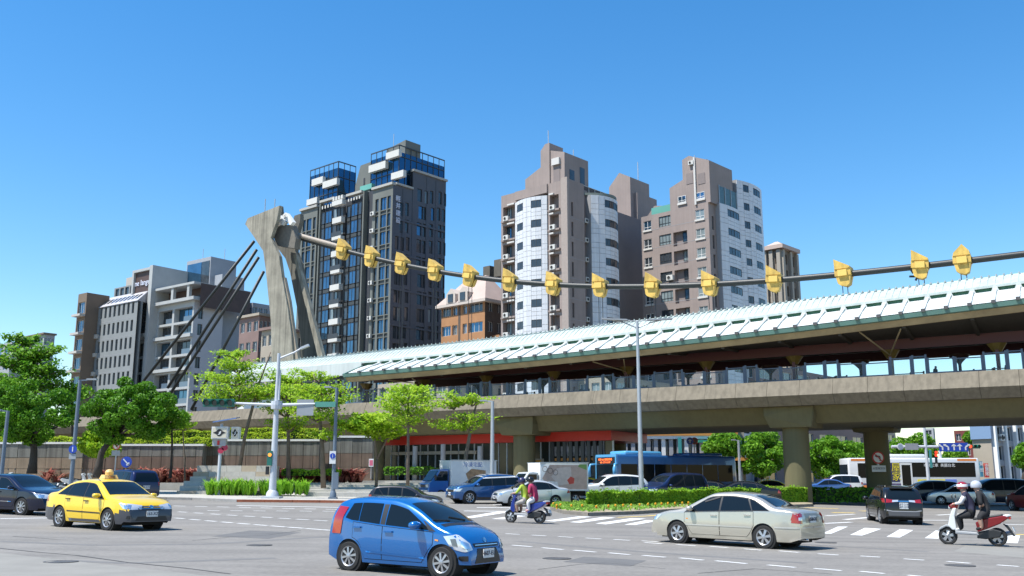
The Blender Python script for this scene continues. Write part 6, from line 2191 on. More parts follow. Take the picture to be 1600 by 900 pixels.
class Car:
 def __init__(s, name, label, cat, L, W, H, xr, xf, r, top, belt, body, sill=.2, tumble=.42, kf=.20, kr=.14, group=None, shoulder=.055, crown=.03, style='seven', arch=.055):
  s.t = thing(name, label, cat, group=group)
  s.L, s.W, s.H, s.xr, s.xf, s.r, s.sill = L, W, H, xr, xf, r, sill
  s.tx, s.tz = [p[0] for p in top], [p[1] for p in top]
  s.bx, s.bz = [p[0] for p in belt], [p[1] for p in belt]
  s.body_m = body
  s.style = style
  Ra = r + arch
  xs = set(np.round(np.linspace(-L / 2, L / 2, 56), 4)) | set(np.round(s.tx, 4))
  for xw in (xr, xf):
   for a in np.linspace(0, math.pi, 15):
    xs.add(round(xw + Ra * math.cos(a), 4))
   xs.add(round(xw + Ra + .004, 4)); xs.add(round(xw - Ra - .004, 4))
  xs = sorted(x for x in xs if -L / 2 <= x <= L / 2)
  keep = [xs[0]]
  for x in xs[1:]:
   if x - keep[-1] > .0035: keep.append(x)
  xs = keep
  s._smooth_top = None
  secs = []
  for x in xs:
   T, B = s.top(x), s.belt(x)
   w_ = s.hw(x, kf, kr)
   z0 = sill + (.07 if x > L / 2 - .25 else 0) + (.10 * max(0, (-x - (L / 2 - .3)) / .3) if x < -L / 2 + .3 else 0)
   for xw in (xr, xf):
    d = abs(x - xw)
    if d < Ra: z0 = max(z0, r + math.sqrt(max(0, Ra * Ra - d * d)))
   zs = T - shoulder
   Bp = min(B, zs - .005)
   z0 = min(z0, Bp - .03)
   def ys(z):
    f = np.interp(z, [sill, .36, .60, max(.7, B)], [.945, .985, 1.0, .975])
    return w_ * f
   pts = []
   for f in (0, .12, .3, .5, .7, .86, 1.0):
    z = z0 + (Bp - z0) * f
    pts.append((ys(z), z))
   yB = pts[-1][0]
   g = max(0, zs - Bp)
   for f in (.25, .5, .75, 1.0):
    z = Bp + g * f
    pts.append((yB - tumble * g * f * (.75 + .25 * f), z))
   yS = pts[-1][0]
   c = crown
   pts.append((yS - .035, zs + shoulder * .62)); pts.append((yS - .11, T - .004)); pts.append((yS * .6, T + c * .6)); pts.append((yS * .3, T + c * .92)); pts.append((0, T + c))
   secs.append([(x, y, z) for y, z in pts])
  np_ = len(secs[0])
  mb = MB()
  for sg in (1, -1):
   mb.grid([[(x, y * sg, z) for x, y, z in r_] for r_ in secs])
  for e in (0, -1):
   ring = [(x, y, z) for x, y, z in secs[e]] + [(x, -y, z) for x, y, z in reversed(secs[e][:-1])]
   mb.add(ring, [tuple(range(len(ring)))])
  me = bpy.data.meshes.new('body')
  bm = bmesh.new()
  tmp = mb.mesh('tmp', None, fix=False)
  bm.from_mesh(tmp)
  bpy.data.meshes.remove(tmp)
  bmesh.ops.remove_doubles(bm, verts=bm.verts, dist=.0008)
  bmesh.ops.recalc_face_normals(bm, faces=bm.faces)
  bm.to_mesh(me)
  s.bvh = BVHTree.FromBMesh(bm)
  bm.free()
  me.materials.append(body)
  me.polygons.foreach_set('use_smooth', [True] * len(me.polygons))
  me.set_sharp_from_angle(angle=R(38))
  s.body = obj('body', me, s.t)
  # underbody and wheel wells
  MB().box(-L / 2 + .35, L / 2 - .35, -W / 2 + .22, W / 2 - .22, sill - .04, sill + .35).build('underbody', m_under, s.t)
  tm, rm, dm = wheel_meshes(r, style)
  s.tw = W / 2 - .115
  for xw in (xr, xf):
   for sg in (1, -1):
    M = Matrix.Translation((xw, sg * s.tw, r)) @ (Matrix.Rotation(math.pi, 4, 'Z') if sg > 0 else Matrix())
    wo = obj('wheel', tm, s.t, M)
    obj('rim', rm, wo); obj('wheel_disc', dm, wo)
    wl = MB().lathe([(Ra - .004, -.0), (Ra - .004, .30)], 22, Matrix.Translation((xw, sg * (W / 2 - .035), r)) @ Matrix.Rotation(R(90 if sg > 0 else -90), 4, 'X'))
    wl.build('wheel_well', m_under, s.t)

 def top(s, x): return s._cr(s.tx, s.tz, x)
 def belt(s, x): return float(np.interp(x, s.bx, s.bz))
 @staticmethod
 def _cr(xs, ys, x):
  """monotone cubic through the profile points"""
  i = int(np.clip(np.searchsorted(xs, x) - 1, 0, len(xs) - 2))
  h = xs[i + 1] - xs[i]
  t = (x - xs[i]) / h
  def sl(k):
   if k <= 0: return (ys[1] - ys[0]) / (xs[1] - xs[0])
   if k >= len(xs) - 1: return (ys[-1] - ys[-2]) / (xs[-1] - xs[-2])
   a = (ys[k] - ys[k - 1]) / (xs[k] - xs[k - 1]); b = (ys[k + 1] - ys[k]) / (xs[k + 1] - xs[k])
   return 0 if a * b <= 0 else 2 * a * b / (a + b)
  m0, m1 = sl(i) * h, sl(i + 1) * h
  return float((2 * t ** 3 - 3 * t ** 2 + 1) * ys[i] + (t ** 3 - 2 * t ** 2 + t) * m0 + (-2 * t ** 3 + 3 * t ** 2) * ys[i + 1] + (t ** 3 - t ** 2) * m1)

 def hw(s, x, kf, kr):
  W2 = s.W / 2
  xs = s.L / 2 - .85
  if x > xs: return W2 * (1 - kf * ((x - xs) / .85) ** 2.4)
  if x < -xs: return W2 * (1 - kr * ((-x - xs) / .85) ** 2.6)
  return W2

 def patch(s, name, m, lo, hi, proj, off=.004, nu=8, nv=4, parent=None, sg=1):
  """sheet lying on the body between two polylines given in the projection plane"""
  def pl(P, t):
   n = len(P) - 1
   i = min(int(t * n), n - 1); f = t * n - i
   return [P[i][k] * (1 - f) + P[i + 1][k] * f for k in (0, 1)]
  rows = []
  last = None
  for j in range(nv + 1):
   row = []
   for i in range(nu + 1):
    a, b = pl(lo, i / nu), pl(hi, i / nu)
    u = a[0] + (b[0] - a[0]) * j / nv; v = a[1] + (b[1] - a[1]) * j / nv
    if proj == 'side': o, d = Vector((u, sg * 4, v)), Vector((0, -sg, 0))
    elif proj == 'top': o, d = Vector((u, v, 5)), Vector((0, 0, -1))
    elif proj == 'front': o, d = Vector((8, u, v)), Vector((-1, 0, 0))
    elif proj == 'rear': o, d = Vector((-8, u, v)), Vector((1, 0, 0))
    elif proj == 'fc':
     d = Vector((-1, -sg, 0)).normalized(); o = Vector((s.L / 2, sg * s.W / 2, v)) - d * 3 + Vector((1, -sg, 0)).normalized() * u
    else:
     d = Vector((1, -sg, 0)).normalized(); o = Vector((-s.L / 2, sg * s.W / 2, v)) - d * 3 + Vector((-1, -sg, 0)).normalized() * u
    h, n, _, _ = s.bvh.ray_cast(o, d)
    if h is None:
     h = last if last is not None else Vector((u, 0, v)); n = -d
     row.append(tuple(h)); continue
    if n.dot(d) > 0: n = -n
    h = h + n * off
    last = h
    row.append(tuple(h))
   rows.append(row)
  mb = MB(); mb.grid(rows)
  o = mb.build(name, m, parent or s.t, smooth=True)
  return o

 def windows(s, quads, trim=True):
  for sg in (1, -1):
   if trim:
    x0, x1 = quads[0][0], quads[-1][1]
    h0, h1 = quads[0][2], quads[-1][3]
    n = 16
    lo = [(x0 - .03 + (x1 - x0 + .06) * i / n, 0) for i in range(n + 1)]
    lo = [(x, s.belt(x) + .005) for x, _ in lo]
    hi = [(h0 - .02 + (h1 - h0 + .04) * i / n, 0) for i in range(n + 1)]
    hi = [(x, s.top(x) - .085) for x, _ in hi]
    s.patch('window_trim', m_trim, lo, hi, 'side', .002, 20, 5, sg=sg)
   for (x0, x1, h0, h1) in quads:
    n = 6
    lo = [(x0 + (x1 - x0) * i / n, 0) for i in range(n + 1)]; lo = [(x, s.belt(x) + .025) for x, _ in lo]
    hi = [(h0 + (h1 - h0) * i / n, 0) for i in range(n + 1)]; hi = [(x, s.top(x) - .11) for x, _ in hi]
    s.patch('side_window', m_tint, lo, hi, 'side', .006, 8, 5, sg=sg)

 def screen(s, name, x0, x1, y0, y1, bow=.06, m=None):
  n = 6
  lo = [(x0 - (bow if x0 > x1 else -bow) * (abs(2 * i / n - 1) ** 2), -y0 + 2 * y0 * i / n) for i in range(n + 1)]
  hi = [(x1 - (bow * .4 if x0 > x1 else -bow * .4) * (abs(2 * i / n - 1) ** 2), -y1 + 2 * y1 * i / n) for i in range(n + 1)]
  return s.patch(name, m or m_tint, lo, hi, 'top', .006, 12, 8)

 def doors(s, spans, zlo=.30):
  for sg in (1, -1):
   for x0, x1, hx in spans:
    def poly(e):
     lo = []
     n = 10
     for i in range(n + 1):
      x = x0 - e + (x1 - x0 + 2 * e) * i / n
      z = zlo - e
      for xw in (s.xr, s.xf):
       d = abs(x - xw); Ra = s.r + .10 - e
       if d < Ra: z = max(z, s.r + math.sqrt(Ra * Ra - d * d))
      lo.append((x, min(z, s.belt(x) - .2)))
     hi = [(x, s.belt(x) - .012 + e) for x, _ in lo]
     return lo, hi
    lo, hi = poly(.011)
    s.patch('door_seam', m_gap, lo, hi, 'side', .0015, 14, 6, sg=sg)
    lo, hi = poly(0)
    d = s.patch('door', s.body_m, lo, hi, 'side', .0045, 14, 6, sg=sg)
    h, n, _, _ = s.bvh.ray_cast(Vector((hx, sg * 4, s.belt(hx) - .10)), Vector((0, -sg, 0)))
    if h is not None:
     MB().box(h.x - .10, h.x + .10, min(h.y, h.y + sg * .04) + sg * .006, max(h.y, h.y + sg * .04), h.z - .016, h.z + .016).build('handle', s.handle_m if hasattr(s, 'handle_m') else s.body_m, d)

 def mirrors(s, x, m=None, size=1.0):
  for sg in (1, -1):
   z = s.belt(x) + .05
   h, n, _, _ = s.bvh.ray_cast(Vector((x, sg * 4, z)), Vector((0, -sg, 0)))
   if h is None: continue
   mb = MB()
   c = Vector((x - .02, h.y + sg * .14 * size, z + .05))
   mb.lathe([(.02, -.11 * size), (.075 * size, -.095 * size), (.092 * size, 0), (.075 * size, .095 * size), (.02, .11 * size)], 10, Matrix.Translation(c) @ Matrix.Rotation(R(90), 4, 'X') @ Matrix.Scale(.8, 4, (0, 1, 0)))
   mm = mb.build('mirror', m or s.body_m, s.t, smooth=True)
   MB().bar((x, h.y, z - .01), (c.x, c.y - sg * .04, c.z - .05), .05, .03).build('mirror_arm', m_trim, mm)

 def plate(s, front, z, txt, y=0.0):
  o, d = (Vector((8, y, z)), Vector((-1, 0, 0))) if front else (Vector((-8, y, z)), Vector((1, 0, 0)))
  h, n, _, _ = s.bvh.ray_cast(o, d)
  if h is None: return
  e = .03 if front else -.03
  x = h.x + e
  p = MB().box(min(x, x - e * .6), max(x, x - e * .6), y - .19, y + .19, z - .085, z + .085).build('plate', m_plate, s.t)
  me = text_mesh(txt, .125, .006, m_ink)
  Mx = Matrix.Translation((x + (.004 if front else -.004), y, z)) @ Matrix.Rotation(R(90 if front else -90), 4, 'Z') @ Matrix.Rotation(R(90), 4, 'X')
  obj('lettering', me, p, Mx)

 def split(s, name, m, pred):
  """faces of the body that are a piece of their own (a bumper, say)"""
  me = s.body.data
  bm = bmesh.new(); bm.from_mesh(me)
  keep = bm.copy()
  bm.faces.ensure_lookup_table()
  sel = [pred(f.calc_center_median()) for f in bm.faces]
  bmesh.ops.delete(bm, geom=[f for f, q in zip(list(bm.faces), sel) if not q], context='FACES')
  n = bpy.data.meshes.new(name); bm.to_mesh(n); n.materials.append(m); bm.free()
  n.set_sharp_from_angle(angle=R(38))
  bmesh.ops.delete(keep, geom=[f for f, q in zip(list(keep.faces), sel) if q], context='FACES')
  keep.to_mesh(me); keep.free()
  return obj(name, n, s.t)

 def place(s, pf, pr, side, k=1.0):
  """set down by the ground pixels of the two near wheels; side = +1 when the left flank faces us"""
  a, b = gp(*pf), gp(*pr)
  d = a - b; d.z = 0
  wb = s.xf - s.xr
  sc = d.length / wb
  d.normalize()
  yv = Vector((-d.y, d.x, 0))
  sc = min(1.32, max(.8, sc)) * k
  mid = (a + b) / 2 - yv * side * s.tw * sc - d * ((s.xf + s.xr) / 2 * sc)
  s.settle(mid, math.atan2(d.y, d.x), sc)
  return sc

 def settle(s, p, ang, sc=1.0):
  nx = -(gz(p.x + 1, p.y) - gz(p.x - 1, p.y)) / 2; ny = -(gz(p.x, p.y + 1) - gz(p.x, p.y - 1)) / 2
  up = Vector((nx, ny, 1))
  M = basis((p.x, p.y, gz(p.x, p.y)), (math.cos(ang), math.sin(ang), -(nx * math.cos(ang) + ny * math.sin(ang))), up) @ Matrix.Scale(sc, 4)
  s.t.matrix_world = M

SEDAN_TOP = [(-2.27, .58), (-2.25, .86), (-2.18, .99), (-2.0, 1.05), (-1.62, 1.09), (-1.1, 1.34), (-.78, 1.43), (-.25, 1.475), (.22, 1.45), (.6, 1.30), (1.12, 1.03), (1.3, .975), (1.75, .90), (2.05, .80), (2.2, .66), (2.27, .46)]
SEDAN_BELT = [(-2.2, 1.0), (-1.2, .99), (0, .945), (1.2, .89)]

def sedan(name, label, col, style, L=4.54, W=1.76, scale_h=1.0, cat='car', front=True, plate='', lower=None, handle=None, detail=True, group=None):
 k = L / 4.54
 top = [(x * k, z * scale_h) for x, z in SEDAN_TOP]
 belt = [(x * k, z * scale_h) for x, z in SEDAN_BELT]
 c = Car(name, label, cat, L, W, 1.475 * scale_h, -1.28 * k, 1.32 * k, .315, top, belt, col, style=style, group=group)
 if handle: c.handle_m = handle
 c.windows([(-1.45 * k, -.98 * k, -1.0 * k, -.86 * k), (-.95 * k, -.04, -.80 * k, -.06), (.02, 1.06 * k, .0, .40 * k)])
 c.screen('windscreen', 1.16 * k, .42 * k, .70, .56)
 c.screen('rear_window', -1.60 * k, -.96 * k, .62, .54)
 if detail:
  c.doors([(-1.0 * k, -.01, -.83 * k), (.012, 1.08 * k, .18)])
  c.mirrors(.86 * k)
 for sg in (1, -1):
  z = .70 * scale_h
  h = c.patch('headlight', m_lamp, [(-.14, z - .05), (.14, z - .08), (.36, z - .07)], [(-.30, z + .11), (.06, z + .09), (.34, z + .045)], 'fc', .006, 8, 3, sg=sg)
  c.patch('lamp_reflector', m_lampi, [(-.10, z - .04), (.08, z - .05)], [(-.12, z + .07), (.08, z + .05)], 'fc', .012, 3, 2, parent=h, sg=sg)
  c.patch('tail_light', m_tail, [(-.14, .78 * scale_h), (.16, .76 * scale_h)], [(-.08, .97 * scale_h), (.2, .95 * scale_h)], 'rc', .006, 6, 3, sg=sg)
 c.patch('grille', m_trim, [(-.42, .60 * scale_h), (.42, .60 * scale_h)], [(-.5, .73 * scale_h), (.5, .73 * scale_h)], 'front', .006, 8, 2)
 for zz in (.64, .69):
  c.patch('grille_bar', m_chrome, [(-.42, zz * scale_h), (.42, zz * scale_h)], [(-.42, (zz + .014) * scale_h), (.42, (zz + .014) * scale_h)], 'front', .012, 8, 1)
 c.patch('air_intake', m_trim, [(-.55, .30), (.55, .30)], [(-.48, .43), (.48, .43)], 'front', .006, 8, 2)
 c.plate(True, .50, plate or '3682-WB'); c.plate(False, .80 * scale_h, plate or '3682-WB')
 return c

def foreground_hatch():
 m = paint('bright_blue', (0.004, 0.112, 0.35), .3, .25)
 top = [(-1.79, .50), (-1.785, .72), (-1.75, .98), (-1.66, 1.24), (-1.52, 1.39), (-1.3, 1.455), (-.75, 1.49), (-.2, 1.475), (.2, 1.405), (.55, 1.27), (1.0, 1.03), (1.14, .97), (1.42, .875), (1.62, .76), (1.73, .62), (1.79, .42)]
 belt = [(-1.8, 1.06), (-1.35, 1.06), (-1.1, 1.0), (-.3, .935), (.9, .87), (1.2, .84)]
 c = Car('hatchback', 'bright blue five door hatchback in the foreground turning right', 'car', 3.58, 1.62, 1.49, -1.14, 1.22, .295, top, belt, m, style='ten', kf=.24, kr=.15, tumble=.36, sill=.19, crown=.035)
 c.windows([(-1.28, -.92, -1.15, -.93), (-.90, -.36, -.91, -.37), (-.20, .94, -.19, .30)], trim=False)
 for sg in (1, -1):
  c.patch('window_trim', m_trim, [(-.34, .965), (-.22, .955)], [(-.34, 1.36), (-.22, 1.36)], 'side', .003, 2, 4, sg=sg)
  c.patch('quarter_trim', m_trim, [(.90, .875), (1.06, .87)], [(.72, 1.07), (.76, 1.06)], 'side', .008, 2, 3, sg=sg)
 c.screen('windscreen', 1.07, .30, .66, .53, .10)
 c.screen('rear_window', -1.74, -1.55, .50, .46, .02)
 # wipers
 for y in (-.25, .3):
  h, n, _, _ = c.bvh.ray_cast(Vector((1.02, y, 5)), Vector((0, 0, -1))); h2, _, _, _ = c.bvh.ray_cast(Vector((.90, y - .42, 5)), Vector((0, 0, -1)))
  MB().bar(h + Vector((0, 0, .02)), h2 + Vector((0, 0, .02)), .02, .02).build('wiper', m_trim, c.t)
 c.patch('cowl', m_trim, [(1.17, -.62), (1.20, 0), (1.17, .62)], [(1.06, -.62), (1.09, 0), (1.06, .62)], 'top', .004, 8, 1)
 c.doors([(-1.05, -.28, -.93), (-.262, 1.0, -.10)], zlo=.27)
 c.mirrors(.68, size=1.15)
 for sg in (1, -1):
  h = c.patch('headlight', m_lamp, [(-.22, .56), (.02, .50), (.20, .54)], [(-.36, .79), (-.10, .83), (.14, .66)], 'fc', .007, 9, 5, sg=sg)
  c.patch('lamp_reflector', m_lampi, [(-.02, .58), (.12, .56)], [(-.06, .72), (.10, .66)], 'fc', .013, 4, 3, parent=h, sg=sg)
  c.patch('lamp_reflector', mat('lamp_inner_dark', (.18, .19, .2), .2, metal=.6), [(-.20, .62), (-.10, .60)], [(-.24, .74), (-.14, .75)], 'fc', .013, 3, 3, parent=h, sg=sg)
  c.patch('tail_light', m_tail, [(-.26, .74), (-.02, .74)], [(-.30, 1.28), (-.08, 1.30)], 'rc', .012, 5, 8, sg=sg)
  c.patch('indicator', m_amber, [(1.06, .70), (1.14, .69)], [(1.06, .73), (1.14, .72)], 'side', .010, 2, 1, sg=sg)
  c.patch('side_crease', m, [(-.82, .40), (.95, .335)], [(-.82, .43), (.95, .365)], 'side', .012, 12, 1, sg=sg)
  c.patch('fog_lamp', m_trim, [(-.16, .33), (.10, .33)], [(-.14, .42), (.10, .43)], 'fc', .006, 4, 2, sg=sg)
 c.patch('grille', m_trim, [(-.42, .585), (.42, .585)], [(-.46, .655), (.46, .655)], 'front', .008, 8, 2)
 c.patch('grille_bar', m_chrome, [(-.40, .615), (.40, .615)], [(-.40, .63), (.40, .63)], 'front', .014, 8, 1)
 c.patch('air_intake', m_trim, [(-.46, .28), (.46, .28)], [(-.34, .56), (.34, .56)], 'front', .006, 8, 4)
 h, n, _, _ = c.bvh.ray_cast(Vector((8, 0, .71)), Vector((-1, 0, 0)))
 eb = MB().lathe([(.055, 0), (.06, .008), (.04, .014)], 14, Matrix.Translation(h + n * .004) @ n.to_track_quat('Z', 'Y').to_matrix().to_4x4())
 eb.build('emblem', m_chrome, c.t)
 c.plate(True, .46, '4607-EU')
 c.plate(False, .62, '4607-EU')
 MB().tube([(-.9, 0, 1.50), (-1.05, 0, 1.66)], .008, 5).build('aerial', m_trim, c.t)
 (c.place((695, 903), (546.5, 891), -1, .975))
foreground_hatch()

def taxi():
 m = paint('taxi_yellow', (0.80, 0.52, 0.008), .05, .3)
 c = sedan('taxi', 'yellow taxi with dark grey bumpers and a lit roof sign, on the left', m, 'ten', plate='163-XZ', cat='taxi', handle=m_trim)
 dk = mat('bumper_dark_grey', (.06, .063, .075), .4, coat=.4)
 c.split('front_bumper', dk, lambda p: p.x > 1.60 and p.z < .60 + .10 * min(0, (p.x - 1.95)) * 4 or p.x > 2.262 and p.z < .6)
 c.split('rear_bumper', dk, lambda p: p.x < -1.52 and p.z < .66)
 for sg in (1, -1):
  c.patch('sill', dk, [(-.92, .215), (.94, .215)], [(-.92, .30), (.94, .29)], 'side', .009, 10, 1, sg=sg)
  c.patch('rub_strip', m_trim, [(-.85, .50), (.95, .48)], [(-.85, .535), (.95, .515)], 'side', .012, 10, 1, sg=sg)
  c.patch('fog_lamp', m_trim, [(-.02, .36), (.16, .36)], [(.0, .45), (.14, .45)], 'fc', .009, 3, 2, sg=sg)
 c.patch('air_intake', m_trim, [(-.5, .30), (.5, .30)], [(-.4, .40), (.4, .40)], 'front', .009, 8, 2)
 h, n, _, _ = c.bvh.ray_cast(Vector((8, 0, .70)), Vector((-1, 0, 0)))
 MB().lathe([(.07, 0), (.075, .01), (.05, .018)], 14, Matrix.Translation(h + n * .012) @ n.to_track_quat('Z', 'Y').to_matrix().to_4x4() @ Matrix.Scale(.7, 4, (0, 1, 0))).build('emblem', m_chrome, c.t)
 # roof sign
 ms = mat('taxi_sign_amber', (.85, .55, .18), .4)
 sg_ = MB()
 z = c.top(-.1) + .03
 sg_.hexa([(-.28, -.24, z), (.02, -.24, z), (.02, .24, z), (-.28, .24, z), (-.22, -.21, z + .12), (-.04, -.21, z + .12), (-.04, .21, z + .12), (-.22, .21, z + .12)])
 sg_.lathe([(.12, z + .12), (.13, z + .2), (.09, z + .27), (.02, z + .29)], 12, Matrix.Translation((-.13, 0, 0)))
 s_ = sg_.build('roof_sign', ms, c.t, smooth=35)
 for dx, rz in ((.031, 90), (-.291, -90)):
  me = text_mesh('TAXI', .11, .006, mat('taxi_ink', (.35, .06, .02), .5))
  obj('lettering', me, s_, Matrix.Translation((-.13 + (.14 if dx > 0 else -.14), 0, z + .05)) @ Matrix.Rotation(R(rz), 4, 'Z') @ Matrix.Rotation(R(62), 4, 'X'))
 MB().tube([(.35, -.55, c.top(.3) - .02), (-.2, -.62, c.top(-.2) + .25)], .006, 5).build('aerial', m_trim, c.t)
 (c.place((172.5, 829), (92.5, 823), -1, .94))
taxi()

def camry():
 m = paint('champagne_silver', (.50, .465, .385), .55, .3)
 c = sedan('sedan', 'champagne silver sedan crossing to the left in front of the island', m, 'six', L=4.80, W=1.80, scale_h=1.01, plate='0568-DK', handle=m_chrome)
 for sg in (1, -1):
  c.patch('rub_strip', paint('champagne_light', (.58, .57, .52), .5), [(-1.0, .545), (1.1, .545)], [(-1.0, .575), (1.1, .575)], 'side', .016, 12, 1, sg=sg)
  c.patch('sill', paint('champagne_silver', (0, 0, 0)), [(-.95, .20), (.98, .20)], [(-.95, .27), (.98, .27)], 'side', .012, 10, 1, sg=sg)
  c.patch('bumper_strip', paint('champagne_light', (0, 0, 0)), [(-.5, .565), (.62, .58)], [(-.5, .605), (.62, .62)], 'rc', .014, 10, 1, sg=sg)
  c.patch('tail_light', m_tail, [(-.13, .72), (.17, .70)], [(-.09, .93), (.15, .99)], 'rc', .010, 7, 4, sg=sg)
  c.patch('reverse_lamp', m_lamp, [(.05, .79), (.16, .78)], [(.05, .86), (.15, .87)], 'rc', .016, 3, 2, sg=sg)
  c.patch('indicator', m_amber, [(1.02, .71), (1.09, .71)], [(1.02, .74), (1.09, .74)], 'side', .010, 2, 1, sg=sg)
  c.patch('door_visor', m_trim, [(.02, 1.335), (.50, 1.19)], [(.02, 1.385), (.50, 1.235)], 'side', .02, 8, 1, sg=sg)
 c.patch('boot_garnish', mat('boot_grey', (.30, .29, .26), .3, metal=.5), [(-.40, .73), (.40, .73)], [(-.42, .97), (.42, .97)], 'rear', .006, 6, 3)  # darker grey panel across the boot face
 c.plate(False, .82, '0568-DK')
 MB().tube([(-2.1, .45, .27), (-2.46, .45, .27)], .03, 8).build('exhaust', m_chrome, c.t)
 (c.place((1058, 848.5), (1200, 857.5), 1, .95))
camry()

def black_sedan():
 m = paint('midnight_black', (.010, .014, .035), .3, .2)
 c = sedan('sedan', 'glossy midnight black sedan entering from the left edge behind the taxi', m, 'ten', L=4.88, W=1.84, plate='7732-QX')
 for sg in (1, -1):
  c.patch('rub_strip', m_chrome, [(-1.0, .50), (1.1, .48)], [(-1.0, .52), (1.1, .50)], 'side', .014, 10, 1, sg=sg)
  c.patch('window_chrome', m_chrome, [(-1.5, 1.0), (1.1, .91)], [(-1.5, 1.018), (1.1, .928)], 'side', .01, 14, 1, sg=sg)
 c.settle(gp(22, 802), R(-24), 1.12)
black_sedan()

VAN_TOP = [(-2.3, .5), (-2.28, .95), (-2.2, 1.3), (-2.02, 1.60), (-1.8, 1.68), (-.8, 1.72), (.2, 1.69), (.7, 1.55), (1.3, 1.16), (1.5, 1.08), (1.95, .96), (2.15, .82), (2.26, .62), (2.3, .45)]
VAN_BELT = [(-2.2, 1.02), (0, .98), (1.3, .94)]
SUV_TOP = [(-2.18, .55), (-2.16, .95), (-2.08, 1.2), (-1.75, 1.54), (-1.5, 1.61), (-.6, 1.66), (.1, 1.63), (.5, 1.50), (1.05, 1.16), (1.2, 1.10), (1.75, 1.02), (2.0, .93), (2.14, .78), (2.18, .5)]
SUV_BELT = [(-2.1, 1.10), (0, 1.02), (1.2, .96)]

def boxy(name, label, col, topp, beltp, L, W, style='five', cat='car', k=1.0, zk=1.0, roof=None, flank_lo=None, lights='norm', group=None, r=.33, plate='', detail=True, sill=.24):
 kx = L / (topp[-1][0] * 2)
 top = [(x * kx, z * zk) for x, z in topp]; belt = [(x * kx, z * zk) for x, z in beltp]
 H = max(z for _, z in top)
 xr, xf = topp[0][0] * kx + .85, topp[-1][0] * kx - .86
 c = Car(name, label, cat, L, W, H, xr, xf, r, top, belt, col, style=style, sill=sill, tumble=.30, group=group)
 x_a = [x for x, z in top if z > H * .9][-1]
 xs_ = [x for x, z in top if z > .63 * H][-1]
 b0 = top[0][0]
 c.windows([(b0 + .38, b0 + 1.25, b0 + .50, b0 + 1.25), (b0 + 1.32, b0 + 2.1, b0 + 1.32, b0 + 2.1), (b0 + 2.17, xs_ - .12, b0 + 2.17, x_a + .12)])
 c.screen('windscreen', xs_ - .04, x_a + .02, W / 2 - .2, W / 2 - .33)
 z0 = c.belt(b0) + .04
 c.patch('rear_window', m_tint, [(-W / 2 + .22, z0), (W / 2 - .22, z0)], [(-W / 2 + .36, H - .16), (W / 2 - .36, H - .16)], 'rear', .006, 8, 6)
 if detail:
  c.doors([(b0 + 1.28, b0 + 2.12, b0 + 1.42), (b0 + 2.135, xs_ - .1, b0 + 2.28)], zlo=sill + .1)
  c.mirrors(xs_ - .28, size=1.15)
 for sg in (1, -1):
  z = .76 * zk
  c.patch('headlight', m_lamp, [(-.14, z - .06), (.30, z - .07)], [(-.26, z + .10), (.28, z + .05)], 'fc', .006, 8, 3, sg=sg)
  if lights == 'norm':
   c.patch('tail_light', m_tail, [(-.12, .86 * zk), (.14, .86 * zk)], [(-.12, 1.08 * zk), (.14, 1.06 * zk)], 'rc', .008, 6, 3, sg=sg)
  if flank_lo:
   c.patch('sill', flank_lo, [(xr + r + .08, sill + .02), (xf - r - .08, sill + .02)], [(xr + r + .08, sill + .15), (xf - r - .08, sill + .15)], 'side', .01, 8, 1, sg=sg)
 c.patch('grille', m_trim, [(-.48, .64 * zk), (.48, .64 * zk)], [(-.52, .78 * zk), (.52, .78 * zk)], 'front', .006, 8, 2)
 c.patch('air_intake', m_trim, [(-.6, .32), (.6, .32)], [(-.5, .48), (.5, .48)], 'front', .006, 8, 2)
 c.plate(True, .54, plate or '5518-TM'); c.plate(False, .78 * zk, plate or '5518-TM')
 if roof:
  n = 8
  xa = top[4][0]; xb = x_a
  c.patch('roof_panel', roof, [(xa - .25, -W / 2 + .36), (xa - .25, W / 2 - .36)], [(xb, -W / 2 + .36), (xb, W / 2 - .36)], 'top', .004, 8, 8)
  for sg in (1, -1):
   c.patch('roof_edge', roof, [(xa - .2, c.top(xa) - .09), (xb, c.top(xb) - .085)], [(xa - .2, c.top(xa) - .02), (xb, c.top(xb) - .02)], 'side', .008, 12, 2, sg=sg)
 return c

nv = boxy('people_carrier', 'navy blue people carrier turning away behind the yellow taxi', paint('navy', (.012, .016, .06), .3), VAN_TOP, VAN_BELT, 4.55, 1.78, zk=.97, plate='8B-2290')
nv.settle(gp(198, 781), R(136), 1.06)
ev = boxy('suv', 'blue sport utility car with a white roof beside the blue box truck', paint('steel_blue', (.015, .085, .25), .4), SUV_TOP, SUV_BELT, 4.37, 1.90, zk=1.0, roof=paint('roof_white', (.75, .76, .76), 0), flank_lo=m_trim, r=.36, plate='AGH-7750', style='ten')
ev.settle(gp(758, 786.5), R(204), 1.08)

